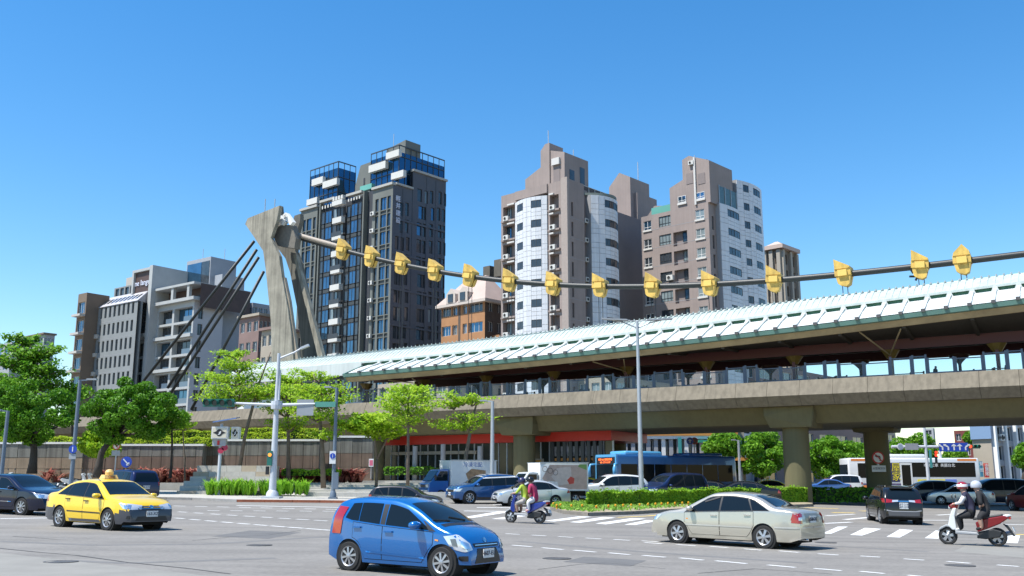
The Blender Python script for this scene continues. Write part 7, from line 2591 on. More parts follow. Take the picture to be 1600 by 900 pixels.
def rav():
 c = boxy('suv', 'black sport utility car seen from behind, driving under the viaduct', paint('black', (.012, .013, .015), .2, .2), [(x, z) for x, z in SUV_TOP], SUV_BELT, 4.5, 1.85, zk=1.02, r=.355, lights='none', plate='ABT-2186')
 c.patch('rear_bumper', mat('bumper_grey', (.10, .10, .105), .5), [(-.80, .40), (.80, .40)], [(-.80, .62), (.80, .62)], 'rear', .006, 10, 3)
 c.patch('bumper_band', mat('bumper_silver', (.36, .36, .37), .45), [(-.82, .63), (-.5, .58), (.5, .58), (.82, .63)], [(-.82, .68), (-.5, .62), (.5, .62), (.82, .68)], 'rear', .012, 12, 1)
 for sg in (1, -1):
  c.patch('tail_light', m_tail, [(-.18, .98), (.10, .97), (.34, .99)], [(-.30, 1.16), (.1, 1.14), (.30, 1.10)], 'rc', .010, 8, 3, sg=sg)
  c.patch('reverse_lamp', m_lamp, [(.28, 1.0), (.46, 1.02)], [(.28, 1.09), (.46, 1.10)], 'rc', .016, 4, 2, sg=sg)
  MB().bar((-1.5, sg * .62, 1.70), (.1, sg * .62, 1.71), .04, .05).build('roof_rail', m_chrome, c.t)
 c.patch('boot_trim', m_chrome, [(-.34, 1.02), (.34, 1.02)], [(-.34, 1.07), (.34, 1.07)], 'rear', .010, 6, 1)
 c.plate(False, .90, 'ABT-2186')
 MB().box(-1.98, -1.62, -.5, .5, 1.60, 1.64).build('spoiler', paint('black', (0, 0, 0)), c.t)
 d = Vector((.16, .987, 0))
 c.settle((gp(1378, 817.5) + gp(1437, 820)) / 2 - d * c.xr, math.atan2(d.y, d.x), 1.0)
rav()

ws = sedan('sedan', 'small silver white sedan waiting behind the two riders on the blue scooter', paint('silver_white', (.55, .56, .56), .4), 'seven', L=4.45, W=1.70, plate='5H-4820')
ws.settle(gp(829, 790.5), R(198), 1.02)
wv = boxy('suv', 'white sport utility car half hidden by the hedge tip beside the lamp post', paint('white', (.72, .73, .73), 0), SUV_TOP, SUV_BELT, 4.6, 1.85, zk=1.06, r=.36, plate='RBC-0311')
wv.settle(gp(955, 785.5), R(196), 1.06)
hid = boxy('suv', 'dark car mostly hidden behind the bright blue hatchback, only its roof showing', paint('charcoal', (.03, .03, .035), .3), SUV_TOP, SUV_BELT, 4.4, 1.8, zk=.95, plate='2K-1147')
hid.settle(gp(634, 800), R(-8), .82)
vb = boxy('van', 'dark blue van with a reflecting windscreen in front of the blue bus', paint('deep_blue', (.015, .03, .09), .4), VAN_TOP, VAN_BELT, 4.8, 1.85, zk=1.12, plate='6X-3305')
vb.settle(gat(1050, 66), R(212), 1.05)

def at_px(c, px, Y, ang, sc=1.0):
 c.settle(gat(px, Y), R(ang), sc)
c = sedan('sedan', 'black sedan in the viaduct shade just right of the blue bus', paint('black', (0, 0, 0)), 'six', detail=False); at_px(c, 1102, 72, 170)
c = sedan('sedan', 'long black sedan in the viaduct shade left of the thick round column', paint('black', (0, 0, 0)), 'six', L=4.9, detail=False); at_px(c, 1156, 66, 172, 1.05)
tx = paint('taxi_yellow', (0, 0, 0))
for px, Y, an, lab in ((1196, 84, 175, 'distant yellow taxi in the shade touching the thick round column'), (903, 84, 150, 'distant yellow taxi right behind the painted box truck'), (917, 78, 150, 'second distant yellow taxi beside the white sport utility car')):
 c = sedan('taxi', lab, tx, 'ten', cat='taxi', detail=False); at_px(c, px, Y, an)
 MB().box(-.25, .0, -.2, .2, 1.48, 1.66).build('roof_sign', mat('taxi_sign_amber', (0, 0, 0)), c.t)
c = sedan('sedan', 'white car squeezed between the blue sport utility car and the painted truck', paint('white', (0, 0, 0)), 'seven', detail=False); at_px(c, 815, 73, 200, 1.1)
c = boxy('people_carrier', 'dark blue estate car right of the black car seen from behind', paint('ink_blue', (.012, .02, .045), .3), SUV_TOP, SUV_BELT, 4.6, 1.8, zk=.98); c.settle(gat(1447, 74), R(176), 1.05)
c = sedan('sedan', 'silver grey car right behind the dark blue estate car', paint('silver_white', (0, 0, 0)), 'seven', detail=False); at_px(c, 1497, 72, 160, 1.0)
c = boxy('van', 'long dark blue van at the right, behind the riders with helmets', paint('ink_blue', (0, 0, 0)), VAN_TOP, VAN_BELT, 5.0, 1.9, zk=1.10); c.settle(gat(1550, 73), R(177), 1.02)
c = boxy('suv', 'dark red car cut off by the right edge under the viaduct', paint('dark_red', (.10, .01, .012), .3), SUV_TOP, SUV_BELT, 4.5, 1.85); c.settle(gat(1618, 62), R(95), 1.0)
c = sedan('sedan', 'small blue car with a pink roof left of the white and orange bus', paint('light_blue', (.04, .12, .35), .2), 'seven', detail=False); at_px(c, 1290, 96, 178)
c.patch('roof_panel', paint('roof_pink', (.6, .1, .3), 0), [(-.8, -.55), (-.8, .55)], [(.25, -.55), (.25, .55)], 'top', .006, 6, 6)
c = boxy('van', 'white van in the distance touching the white and orange bus', paint('white', (0, 0, 0)), VAN_TOP, VAN_BELT, 4.6, 1.8, zk=1.1, detail=False); c.settle(gat(1309, 100), R(178), 1.0)

# ---- trucks and buses: rounded boxes with their own panels
def rbox(x0, x1, y0, y1, z0, z1, r=.08, seg=3):
 bm = bmesh.new()
 bmesh.ops.create_cube(bm, size=1)
 bmesh.ops.scale(bm, vec=(x1 - x0, y1 - y0, z1 - z0), verts=bm.verts)
 bmesh.ops.translate(bm, vec=((x0 + x1) / 2, (y0 + y1) / 2, (z0 + z1) / 2), verts=bm.verts)
 bmesh.ops.bevel(bm, geom=bm.edges, offset=r, segments=seg, affect='EDGES', profile=.5)
 me = bpy.data.meshes.new('body')
 bm.to_mesh(me); bm.free()
 me.polygons.foreach_set('use_smooth', [True] * len(me.polygons))
 me.set_sharp_from_angle(angle=R(45))
 return me

def rb(name, m, parent, *a, r=.08):
 me = rbox(*a, r=r); me.materials.append(m); me.name = name
 return obj(name, me, parent)

def set_down(t, p, ang, sc=1.0):
 t.matrix_world = Matrix.Translation((p.x, p.y, gz(p.x, p.y))) @ Matrix.Rotation(R(ang), 4, 'Z') @ Matrix.Scale(sc, 4)

def wheels(t, xs, W, r, style='five'):
 tm, rm, dm = wheel_meshes(r, style)
 for x in xs:
  for sg in (1, -1):
   M = Matrix.Translation((x, sg * (W / 2 - .12), r)) @ (Matrix.Rotation(math.pi, 4, 'Z') if sg > 0 else Matrix())
   o = obj('wheel', tm, t, M); obj('rim', rm, o); obj('wheel_disc', dm, o)

def box_truck(label, cabm, boxm, p, ang, mural, sc=1.0):
 t = thing('box_truck', label, 'truck')
 W = 1.7
 # cab, x forward: raked nose
 mb = MB()
 pr = [(1.0, .45), (1.0, 1.86), (1.35, 1.90), (1.62, 1.86), (2.18, 1.14), (2.36, .98), (2.42, .5), (2.38, .42)]
 mb.prism([(x, -W / 2 + .05, z) for x, z in pr], (0, W - .1, 0))
 cab = mb.build('cab', cabm, t)
 bv = cab.modifiers.new('bevel', 'BEVEL'); bv.width = .06; bv.segments = 3
 pass
 mb2 = MB().add([(2.19, -.68, 1.17), (2.19, .68, 1.17), (1.70, .62, 1.80), (1.70, -.62, 1.80)], [(0, 1, 2, 3)])
 mb2 = MB(); mb2.add([(2.195, -.68, 1.17), (2.195, .68, 1.17), (1.705, .62, 1.79), (1.705, -.62, 1.79), (2.16, -.68, 1.17), (2.16, .68, 1.17), (1.67, .62, 1.79), (1.67, -.62, 1.79)], [(0, 1, 2, 3), (7, 6, 5, 4), (0, 4, 5, 1), (3, 2, 6, 7), (0, 3, 7, 4), (1, 5, 6, 2)])
 mb2.build('windscreen', m_tint, t)
 for sg in (1, -1):
  y = sg * (W / 2 - .045)
  mb = MB(); mb.prism([(1.1, y - .005, 1.15), (2.0, y - .005, 1.15), (1.62, y - .005, 1.74), (1.1, y - .005, 1.74)], (0, .012, 0))
  mb.build('side_window', m_tint, t)
  MB().box(2.40, 2.445, sg * .6 - .17, sg * .6 + .17, .74, .92).build('headlight', m_lamp, t)
  mb = MB(); mb.box(1.95, 2.02, min(y, y + sg * .22), max(y, y + sg * .22), 1.2, 1.5); mb.build('mirror', m_trim, t)
  MB().box(1.04, 1.055, y - .008, y + .008, .5, 1.8).build('door_seam', m_gap, t)
 MB().box(2.415, 2.45, -.40, .40, .76, .9).build('grille', m_trim, t)
 MB().box(2.39, 2.50, -.78, .78, .40, .58).build('bumper', m_steel, t)
 p_ = MB().box(2.501, 2.515, -.17, .17, .44, .58).build('plate', m_plate, t)
 me = text_mesh('2P-9016', .10, .006, m_ink)
 obj('lettering', me, p_, Matrix.Translation((2.52, 0, .51)) @ Matrix.Rotation(R(90), 4, 'Z') @ Matrix.Rotation(R(90), 4, 'X'))
 # body box with frame edges
 rb('cargo_box', boxm, t, -2.3, .93, -W / 2 - .06, W / 2 + .06, .78, 2.42, r=.03)
 for z in (.76, 2.40):
  for sg in (1, -1):
   MB().box(-2.33, .96, sg * (W / 2 + .075) - .025, sg * (W / 2 + .075) + .025, z, z + .06).build('edge_rail', m_steel, t)
 MB().box(-2.3, .95, -.5, .5, .5, .75).build('chassis', m_under, t)
 MB().box(-2.36, -2.31, -.8, .8, .45, .6).build('rear_bar', m_under, t)
 for sg in (1, -1):
  MB().box(-2.34, -2.31, sg * .65 - .12, sg * .65 + .12, .62, .72).build('tail_light', m_tail, t)
 wheels(t, (-1.45, 1.55), W, .30)
 ys = W / 2 + .0605
 if mural == 'picture':
  cols = [((.50, .36, .30), [(-2.2, .85), (.2, .85), (.8, 1.5), (.3, 2.3), (-2.2, 2.3)]), ((.62, .50, .44), [(-1.2, 1.2), (-.3, 1.1), (.2, 1.6), (-.2, 2.1), (-1.1, 2.2)]),
    ((.55, .06, .04), [(-1.3, 1.2), (-1.0, 1.15), (-.85, 1.4), (-1.1, 1.62), (-1.35, 1.5)]), ((.18, .32, .08), [(-2.2, 2.0), (-1.6, 2.2), (-1.7, 2.34), (-2.2, 2.34)]), ((.75, .72, .7), [(-.3, .95), (.5, .95), (.4, 1.35), (-.2, 1.3)])]
  for sg in (1,):
   for i, (c_, P) in enumerate(cols):
    mb = MB(); mb.prism([(x, ys + .002 + .002 * i, z) for x, z in P], (0, .002, 0))
    mb.build('printed_picture', mat('print_%d' % i, c_, .5, vary=.15, vscale=4), t)
   for j in range(3):
    mb = MB()
    cx, cz_ = .62 - j * .35, 2.05 - .1 * j
    mb.tube([(cx + .16 * math.cos(a), ys + .012, cz_ + .16 * math.sin(a)) for a in np.linspace(0, 6.2, 14)], .014, 4)
    mb.build('printed_ring', mat('print_dark', (.12, .09, .08), .6), t)
 else:
  mb = MB(); mb.prism([(-1.6, ys + .003, 1.1), (-.3, ys + .003, 1.1), (-.1, ys + .003, 1.6), (-.5, ys + .003, 1.9), (-1.5, ys + .003, 1.8)], (0, .003, 0))
  mb.build('printed_picture', mat('print_brown', (.35, .22, .12), .5, vary=.4, vscale=5), t)
  me = text_mesh('冷凍宅配', .34, .004, mat('print_blue', (.05, .15, .45), .5))
  obj('lettering', me, t, Matrix.Translation((-.6, ys + .01, 2.14)) @ Matrix.Rotation(R(180), 4, 'Z') @ Matrix.Rotation(R(90), 4, 'X'))
 set_down(t, p, ang, sc)
 return t
box_truck('blue cab delivery truck with a white box, left of the blue sport utility car', paint('truck_blue', (.012, .10, .33), .1), mat('box_white', (.66, .68, .68), .5, vary=.05), gat(716, 68), 208, 'logo', 1.08)
box_truck('white delivery truck whose box side carries a printed picture', paint('white', (0, 0, 0)), mat('box_white', (0, 0, 0)), gat(856, 62.5), 203, 'picture', 1.05)

m_busg = mat('bus_glass', (.008, .01, .012), .06, spec=.1)
def blue_bus():
 t = thing('bus', 'blue city bus with an orange lit display, in the shade of the viaduct', 'bus')
 m = paint('bus_blue_shaded', (.012, .075, .22), .1, .35)  # bus blue darkened for the shade under the viaduct
 mlb = paint('bus_blue_lit', (.10, .38, .66), 0, .35)  # lighter blue for the sunlit upper front
 rb('body', m, t, -5.6, 5.6, -1.22, 1.22, .32, 3.08, r=.16)
 rb('roof_pod', mlb, t, 1.2, 4.6, -.9, .9, 3.0, 3.36, r=.14)
 rb('roof_pod', m, t, -4.6, -1.2, -.9, .9, 3.0, 3.30, r=.14)
 MB().box(5.605, 5.64, -1.05, 1.05, 1.05, 2.42).build('windscreen', m_tint, t)
 d = MB().box(5.605, 5.65, -1.0, 1.0, 2.46, 2.90).build('display', m_black, t)
 ml = mat('led_orange', (.8, .16, .03), .5, emis=(1, .16, .03, 1.6))
 for z, tx_ in ((2.75, '紅線 606 捷運劍潭站'), (2.56, '606 CITY LOOP')):
  me = text_mesh(tx_, .17, .005, ml)
  obj('lettering', me, d, Matrix.Translation((5.655, 0, z)) @ Matrix.Rotation(R(90), 4, 'Z') @ Matrix.Rotation(R(90), 4, 'X'))
 for sg in (1, -1):
  MB().tube([(5.5, sg * 1.2, 2.45), (5.9, sg * 1.38, 2.42), (5.98, sg * 1.42, 2.1), (5.96, sg * 1.42, 1.6)], [.07, .08, .12, .12], 8).build('mirror', mlb, t, smooth=True)
  MB().box(5.6, 5.66, sg * .85 - .2, sg * .85 + .2, .62, .84).build('headlight', m_lamp, t)
  for i in range(7):
   x = -5.2 + i * 1.5
   MB().box(x, x + 1.44, sg * 1.222 - .006, sg * 1.222 + .006, 1.25, 2.45).build('side_window', m_busg, t)
  MB().box(5.56, 5.62, sg * 1.1 - .06, sg * 1.1 + .06, .9, 3.0).build('front_pillar', mlb, t)
 MB().box(5.61, 5.66, -1.0, 1.0, .36, .58).build('bumper', m_trim, t)
 MB().box(5.2, 5.6, -1.15, 1.15, 2.93, 3.10).build('roof_front', mlb, t)
 wheels(t, (-3.1, 3.1), 2.46, .48)
 set_down(t, gat(1044, 74), 212, 1.05)
 return t
blue_bus()

def white_bus():
 t = thing('bus', 'white city bus with orange ends and yellow lettering, beyond the viaduct', 'bus')
 mw_ = paint('white', (0, 0, 0)); mo = paint('bus_orange', (.75, .20, .03), 0); mn = paint('bus_navy', (.03, .03, .16), 0)
 rb('body', mw_, t, -5.7, 5.7, -1.22, 1.22, .34, 3.05, r=.15)
 rb('roof_pod', mw_, t, -1.2, 3.0, -.95, .95, 2.98, 3.38, r=.14)
 for sg in (1, -1):
  y = sg * 1.222
  def sb(n, m, x0, x1, z0, z1, o=.006, par=None): return MB().box(x0, x1, min(y - sg * .004, y + sg * o), max(y - sg * .004, y + sg * o), z0, z1).build(n, m, par or t)
  sb('skirt', mn, -5.5, 5.5, .36, .88)
  sb('orange_band', mo, -5.45, -3.8, 2.78, 2.98); sb('orange_band', mo, 3.9, 5.45, 2.78, 2.98); sb('orange_band', mo, 4.1, 5.45, .36, .72, .009)
  sb('window_band', m_busg, -5.3, 1.3, 1.42, 2.66); sb('side_window', m_busg, 3.5, 4.9, 1.35, 2.6)
  dr = sb('door', mw_, .2, 1.25, .5, 2.62, .012)
  sb('door_glass', m_busg, .34, 1.1, .7, 2.45, .018, dr)
  ad = sb('advert', mat('advert_navy', (.03, .03, .1), .5), 1.32, 3.3, 1.0, 2.64, .01)
  my = mat('advert_yellow', (.80, .66, .02), .5)
  rz = 0 if sg < 0 else 180
  for i, row in enumerate(('新屋', '成家')):
   me = text_mesh(row, .82, .01, my)
   obj('lettering', me, ad, Matrix.Translation((2.0, y + sg * .016, 2.2 - i * .78)) @ Matrix.Rotation(R(rz), 4, 'Z') @ Matrix.Rotation(R(90), 4, 'X'))
  me = text_mesh('市區公車  美麗台北', .32, .01, m_white)
  obj('lettering', me, t, Matrix.Translation((-2.2, y + sg * .016, 2.4)) @ Matrix.Rotation(R(rz), 4, 'Z') @ Matrix.Rotation(R(90), 4, 'X'))
  sb('advert_strip', my, -2.6, -.2, .98, 1.22, .009); sb('advert_strip', mat('advert_blue', (.12, .2, .6), .5), -3.6, -2.62, .98, 1.22, .009)
 for x, sgn in ((5.705, 1), (-5.705, -1)):
  MB().box(min(x, x + .03 * sgn), max(x, x + .03 * sgn), -1.0, 1.0, 1.3, 2.5).build('windscreen', m_tint, t)
  MB().box(min(x, x + .03 * sgn), max(x, x + .03 * sgn), -1.1, 1.1, .4, .95).build('orange_panel', mo, t)
 wheels(t, (-3.2, 3.0), 2.46, .48)
 set_down(t, gat(1421, 105), 180, 1.22)
white_bus()
# ------------------------------------------------------------------ poles, lamps, signals and signs
m_pole = mat('pole_white_grey', (.50, .52, .55), .45, metal=.1, vary=.08, vscale=2)
m_poled = mat('pole_slate', (.14, .18, .23), .45, vary=.08)
m_sigg = mat('signal_green_case', (.02, .16, .12), .45)
m_lens = mat('signal_lens_dark', (.02, .03, .03), .2)
m_signb = mat('sign_blue', (.012, .06, .42), .4)
m_signr = mat('sign_red', (.55, .02, .02), .4)
m_wh = mat('sign_white', (.75, .75, .74), .5)
def lit(n, c, e): return mat(n, c, .4, emis=(*c, e))

def pole(name, label, cat, base, top, r0, r1, m, Y=None, group=None, plinth=.0):
 """upright post from its foot pixel; returns thing, foot, top height"""
 f = gp(*base) if Y is None else Vector((aty(*base, Y).x, Y, aty(*base, Y).z))
 if Y is None: f.z = max(f.z, f.z + .13)
 h = aty(*top, f.y).z - f.z
 t = thing(name, label, cat, f, group=group)
 MB().tube([(0, 0, -.05), (0, 0, h * .5), (0, 0, h)], [r0, (r0 + r1) / 2, r1], 12).build('pole', m, t, smooth=40)
 if plinth:
  MB().box(-plinth, plinth, -plinth, plinth, -.1, .12).build('base_plate', m, t)
  MB().lathe([(r0 * 1.7, .12), (r0 * 1.5, .35), (r0 * 1.02, .5)], 12).build('base_collar', m, t, smooth=40)
 return t, f, h

def lcl(f, px, py):
 p = aty(px, py, f.y) - f
 return p

def disc(t, name, c, r, m, d=.03, face=-1, n=24, tilt=0):
 """round plate facing the camera side"""
 M = Matrix.Translation(c) @ Matrix.Rotation(tilt, 4, 'Z') @ Matrix.Rotation(R(90), 4, 'X')
 return MB().lathe([(r, -d / 2), (r, d / 2)], n, M).build(name, m, t, smooth=40)

def signal_head(t, a, b, m, lenses, lit_idx=None, lit_m=None, back=False):
 """horizontal head from local point a to b"""
 L_ = (b - a).length
 h = L_ / len(lenses) * .5
 c = (a + b) / 2
 hd = MB().box(min(a.x, b.x), max(a.x, b.x), a.y - .12, a.y + .12, c.z - h, c.z + h).build('signal_head', m, t)
 for i in range(len(lenses)):
  x = min(a.x, b.x) + L_ * (i + .5) / len(lenses)
  yy = a.y + (-.13 if not back else .13)
  MB().lathe([(h * .78, -.02), (h * .78, .02)], 14, Matrix.Translation((x, yy, c.z)) @ Matrix.Rotation(R(90), 4, 'X')).build('lens', lit_m if i == lit_idx else m_lens, hd)
  mb = MB()
  rows = []
  for y2 in (yy, yy + (-.26 if not back else .26)):
   rows.append([(x + h * .86 * math.cos(q), y2, c.z + h * .86 * math.sin(q)) for q in np.linspace(-.5, math.pi + .5, 9)])
  mb.grid(rows)
  mb.build('visor', m, hd)
 return hd

def mast():
 t, f, h = pole('signal_mast', 'tall white signal mast with two horizontal green signal heads and a lamp arm', 'traffic signal', (425, 782), (439, 552), .24, .10, m_pole, plinth=.55)
 P = lambda x, y: lcl(f, x, y)
 # the pole leans nowhere: arms hang from it at their own heights
 k = P(432, 633).z
 xl, xr = P(366, 632).x - P(432, 632).x, P(492, 634).x - P(432, 634).x
 MB().tube([(0, 0, k), (xl, 0, k + .12)], [.11, .07], 8).build('arm', m_pole, t, smooth=40)
 MB().tube([(0, 0, k), (xr, 0, k + .08)], [.11, .07], 8).build('arm', m_pole, t, smooth=40)
 MB().lathe([(.34, k - .25), (.36, k), (.34, k + .25)], 12).build('arm_clamp', m_pole, t)
 s = P(364, 632).x - P(316, 632).x
 signal_head(t, Vector((xl - s, 0, k + .14)), Vector((xl, 0, k + .14)), m_sigg, [0] * 4)
 s2 = P(524, 635).x - P(492, 635).x
 signal_head(t, Vector((xr, .1, k + .05)), Vector((xr + s2, .1, k + .05)), mat('signal_back_green', (.10, .33, .26), .4), [0] * 4, back=True)
 MB().box(P(464, 630).x - P(432, 630).x, P(490, 630).x - P(432, 630).x, -.03, .02, k - .65, k + .35).build('sign_back', m_grey, t)
 e = P(482, 541) - P(439, 541)
 MB().tube([(0, 0, h - .35), (e.x * .55, 0, h + .05), (e.x * .8, 0, h + .32)], [.07, .06, .05], 8).build('lamp_arm', m_pole, t, smooth=40)
 MB().bar((e.x * .78, 0, h + .3), (e.x * 1.08, 0, h + .52), .34, .14).build('lamp_head', m_pole, t)
 z = P(426, 716).z
 MB().box(-.36, -.06, -.30, -.02, z - .45, z + .45).build('pedestrian_signal', m_sigg, t)
 MB().lathe([(.11, 0), (.11, .03)], 12, Matrix.Translation((-.2, -.30, z + .2)) @ Matrix.Rotation(R(90), 4, 'X')).build('lens', lit('lens_amber', (.9, .25, .03), 1.0), t)
 MB().box(-.44, -.26, -.2, 0, z - 1.0, z - .5).build('control_box', m_trim, t)
 MB().tube([(.13, 0, k + 2.2), (.16, -.1, k + .3)], .06, 6).build('conduit', m_pole, t)
mast()

def lamp(label, base, top, tip, r, m, Y=None):
 t, f, h = pole('street_lamp', label, 'street lamp', base, top, r, r * .75, m, Y, 'street lamps', plinth=.25)
 dx = lcl(f, *tip).x - lcl(f, *top).x
 MB().bar((0, 0, h - .02), (dx * .8, 0, h + .03), .08, .08).build('arm', m, t)
 MB().box(min(dx * .45, dx * 1.05), max(dx * .45, dx * 1.05), -.14, .14, h + .0, h + .1).build('lamp_head', m_grey, t)
 return t, f, h
t1, f1, h1 = lamp('slate street lamp carrying a blue disc sign between the two clipped trees', (109, 778), (122, 594), (147, 594), .14, m_poled, 62)
z = lcl(f1, 113, 702).z
disc(t1, 'disc_sign', (0, -.18, z), .26, m_signb); MB().box(-.03, .03, -.21, -.196, z - .15, z + .15).build('arrow', m_wh, t1); MB().box(-.22, .22, -.15, -.12, z - .62, z - .3).build('plate', m_grey, t1)
t2, f2, h2 = lamp('slate street lamp with a blue oval notice standing by the red kerb', (520, 783), (528, 606), (510, 604), .13, m_poled)
z = lcl(f2, 519, 714).z
MB().box(-.27, .12, -.2, -.17, z - .42, z + .36).build('notice', m_wh, t2); disc(t2, 'disc_sign', (-.07, -.215, z + .06), .17, m_signb, .02); MB().box(-.085, -.055, -.235, -.226, z - .04, z + .16).build('arrow', m_wh, t2)
MB().box(-.02, .3, -.12, .12, lcl(f2, 521, 764).z, lcl(f2, 521, 738).z).build('control_box', m_poled, t2)
lamp('grey street lamp before the station hall left of the round column', (769, 758), (771, 627), (752, 629), .15, m_steel, 66)
lamp('dark post cut off by the left edge of the picture', (0, 765), (9, 642), (-14, 642), .13, m_poled, 60)
lamp('slim grey lamp beyond the viaduct in front of the green trees', (1157, 760), (1156, 688), (1146, 690), .14, m_steel, 96)
t, f, h = pole('street_lamp', 'tallest grey lamp post with a wide two armed top, rising from the island hedge', 'street lamp', (1003, 790), (995.5, 502), .17, .09, m_steel, group='street lamps')
for s in (-1, 1):
 dx = s * (lcl(f, 1040, 500).x - lcl(f, 996, 500).x)
 MB().tube([(0, 0, h - .45), (dx * .45, 0, h - .1), (dx * .95, 0, h + .12)], .045, 6).build('arm', m_steel, t)
 MB().bar((dx * .35, 0, h + .08), (dx * 1.25, 0, h + .16), .3, .1).build('lamp_head', m_grey, t)
 MB().tube([(0, 0, h + .0), (dx * .6, 0, h + .1)], .03, 6).build('stay', m_steel, t)

def transit_sign():
 t, f, h = pole('transit_sign', 'bus stop lantern post with winged roundel panels and a small solar roof', 'sign', (340, 777), (346, 662), .12, .10, m_pole, plinth=.2)
 P = lambda x, y: lcl(f, x, y) - Vector((lcl(f, 343, y).x, 0, 0))
 mc = mat('panel_cream_white', (.70, .64, .50), .5)
 bz0, bz1 = P(343, 686).z, P(343, 667).z
 for (x0, x1, y, rz) in ((P(330, 670).x, P(355, 670).x, -.35, 0), (P(359, 670).x, P(371, 670).x, -.1, 0)):
  b = MB().box(x0, x1, y, y + .5, bz0, bz1).build('lantern_box', m_wh, t)
  MB().box(x0 + .06, x1 - .06, y - .02, y - .003, bz0 + .06, bz1 - .06).build('panel', mc, b)
  cx, cz_ = (x0 + x1) / 2, (bz0 + bz1) / 2
  k = (x1 - x0) / 1.1
  mb = MB(); yy = y - .03
  ring = [(cx + .22 * k * math.cos(a), yy, cz_ + .24 * math.sin(a)) for a in np.linspace(0, 2 * math.pi, 20)[:-1]]
  mb.prism(ring, (0, .008, 0))
  mb.prism([(cx - .44 * k, yy - .001, cz_), (cx - .15 * k, yy - .001, cz_ + .12), (cx - .15 * k, yy - .001, cz_ - .12)], (0, .008, 0))
  mb.prism([(cx + .44 * k, yy - .001, cz_), (cx + .15 * k, yy - .001, cz_ + .12), (cx + .15 * k, yy - .001, cz_ - .12)], (0, .008, 0))
  mb.build('emblem', m_black, b)
  mb = MB()
  mb.prism([(cx - .12 * k, yy - .012, cz_ - .13), (cx + .02 * k, yy - .012, cz_ - .02), (cx - .05 * k, yy - .012, cz_ + .02), (cx + .12 * k, yy - .012, cz_ + .13), (cx + .1 * k, yy - .012, cz_ - .05), (cx + .0 * k, yy - .012, cz_ - .14)], (0, .008, 0))
  mb.build('emblem_mark', m_wh, b)
 MB().box(P(331, 690).x, P(352, 690).x, -.2, .15, P(343, 697).z, bz0 - .01).build('lower_panel', m_grey, t)
 MB().box(P(339, 692).x, P(342.5, 692).x, -.23, -.202, P(341, 695.5).z, P(341, 688.5).z).build('red_tag', m_signr, t)
 mb = MB(); a, b = P(332, 661), P(368, 655)
 mb.hexa([(a.x, -.5, a.z), (b.x, -.5, b.z), (b.x, .4, b.z + .12), (a.x, .4, a.z + .12), (a.x, -.5, a.z + .06), (b.x, -.5, b.z + .06), (b.x, .4, b.z + .18), (a.x, .4, a.z + .18)])
 mb.build('solar_panel', mat('solar_blue', (.10, .18, .42), .2, metal=.3), t)
 for x in (P(345, 702).x, P(351, 699).x):
  z = P(345, 702).z + (.1 if x > .2 else -.08)
  disc(t, 'route_disc', (x, -.18, z), .20, mat('sign_crimson', (.45, .03, .07), .5))
transit_sign()

def round_sign(label, base, c, r, face, ring, Y, mark, group=None, pm=None):
 t = thing('road_sign', label, 'road sign', aty(*base, Y), group=group)
 f = Vector(t.location)
 p = aty(*c, Y) - f
 rr = r * Y / FPX
 MB().tube([(p.x, .06, -.1), (p.x, .06, p.z + rr)], .045, 8).build('pole', pm or m_steel, t)
 d = disc(t, 'disc', (p.x, 0, p.z), rr, ring)
 if face: disc(t, 'face', (p.x, -.02, p.z), rr * .78, face, .02)
 mb = MB()
 for a, b in mark:
  mb.bar((p.x + a[0] * rr, -.045, p.z + a[1] * rr), (p.x + b[0] * rr, -.045, p.z + b[1] * rr), .012, rr * .2, up=(0, 1, 0)) if 0 else mb.bar((p.x + a[0] * rr, -.04, p.z + a[1] * rr), (p.x + b[0] * rr, -.04, p.z + b[1] * rr), rr * .2, .012, up=(0, 1, 0))
 mb.build('mark', m_wh if not face else (m_signr if ring is m_signr else m_black), t)
 return t, f, p, rr
t, f, p, rr = round_sign('round blue keep right sign above a yellow and black hazard board, behind the taxi', (196, 778), (197.5, 722), 8.4, None, m_signb, 60, [((-.55, .55), (.5, -.5)), ((.5, -.5), (.5, -.05)), ((.5, -.5), (.05, -.5))], pm=m_poled)
hb = MB().box(p.x - .16, p.x + .16, -.02, .02, p.z - 1.2, p.z - rr - .02).build('hazard_board', m_black, t)
for i in range(4):
 zz = p.z - rr - .13 - i * .2
 MB().prism([(p.x - .12, -.03, zz - .02), (p.x, -.03, zz + .08), (p.x + .12, -.03, zz - .02), (p.x, -.03, zz - .1)], (0, .006, 0)).build('chevron', mat('hazard_amber', (.75, .38, .02), .5), hb)
t, f, p, rr = round_sign('red ringed no left turn sign with a plate, left of the blue keep right sign', (178, 768), (182, 696.5), 6, m_wh, m_signr, 66, [((-.45, .45), (.45, -.45)), ((.1, -.4), (.1, .2)), ((.1, .2), (-.3, .2))])
MB().box(p.x - .28, p.x + .28, -.02, .02, p.z - rr - .4, p.z - rr - .05).build('plate', m_grey, t)
t, f, p, rr = round_sign('blue disc sign on a slim post before the orange banded shops', (1079, 765), (1078, 689), 5.5, None, m_signb, 80, [((0, -.5), (0, .4)), ((0, .4), (-.35, .05)), ((0, .4), (.35, .05))])
t, f, p, rr = round_sign('dark red ringed sign right beside the blue disc sign', (1086, 765), (1085, 689), 5.5, mat('sign_back_dark', (.1, .1, .1), .5), m_signr, 80.4, [((-.45, .45), (.45, -.45))])
t = thing('notice_board', 'small pink notice on a thin stake beside the fork stemmed tree', 'sign', aty(579, 748, 68))
p = aty(580, 723, 68) - Vector(t.location)
MB().box(p.x - .16, p.x + .16, -.02, .02, p.z - .27, p.z + .27).build('board', m_wh, t); MB().box(p.x - .12, p.x + .12, -.03, -.021, p.z - .2, p.z + .18).build('panel', mat('notice_pink', (.6, .12, .2), .5), t)
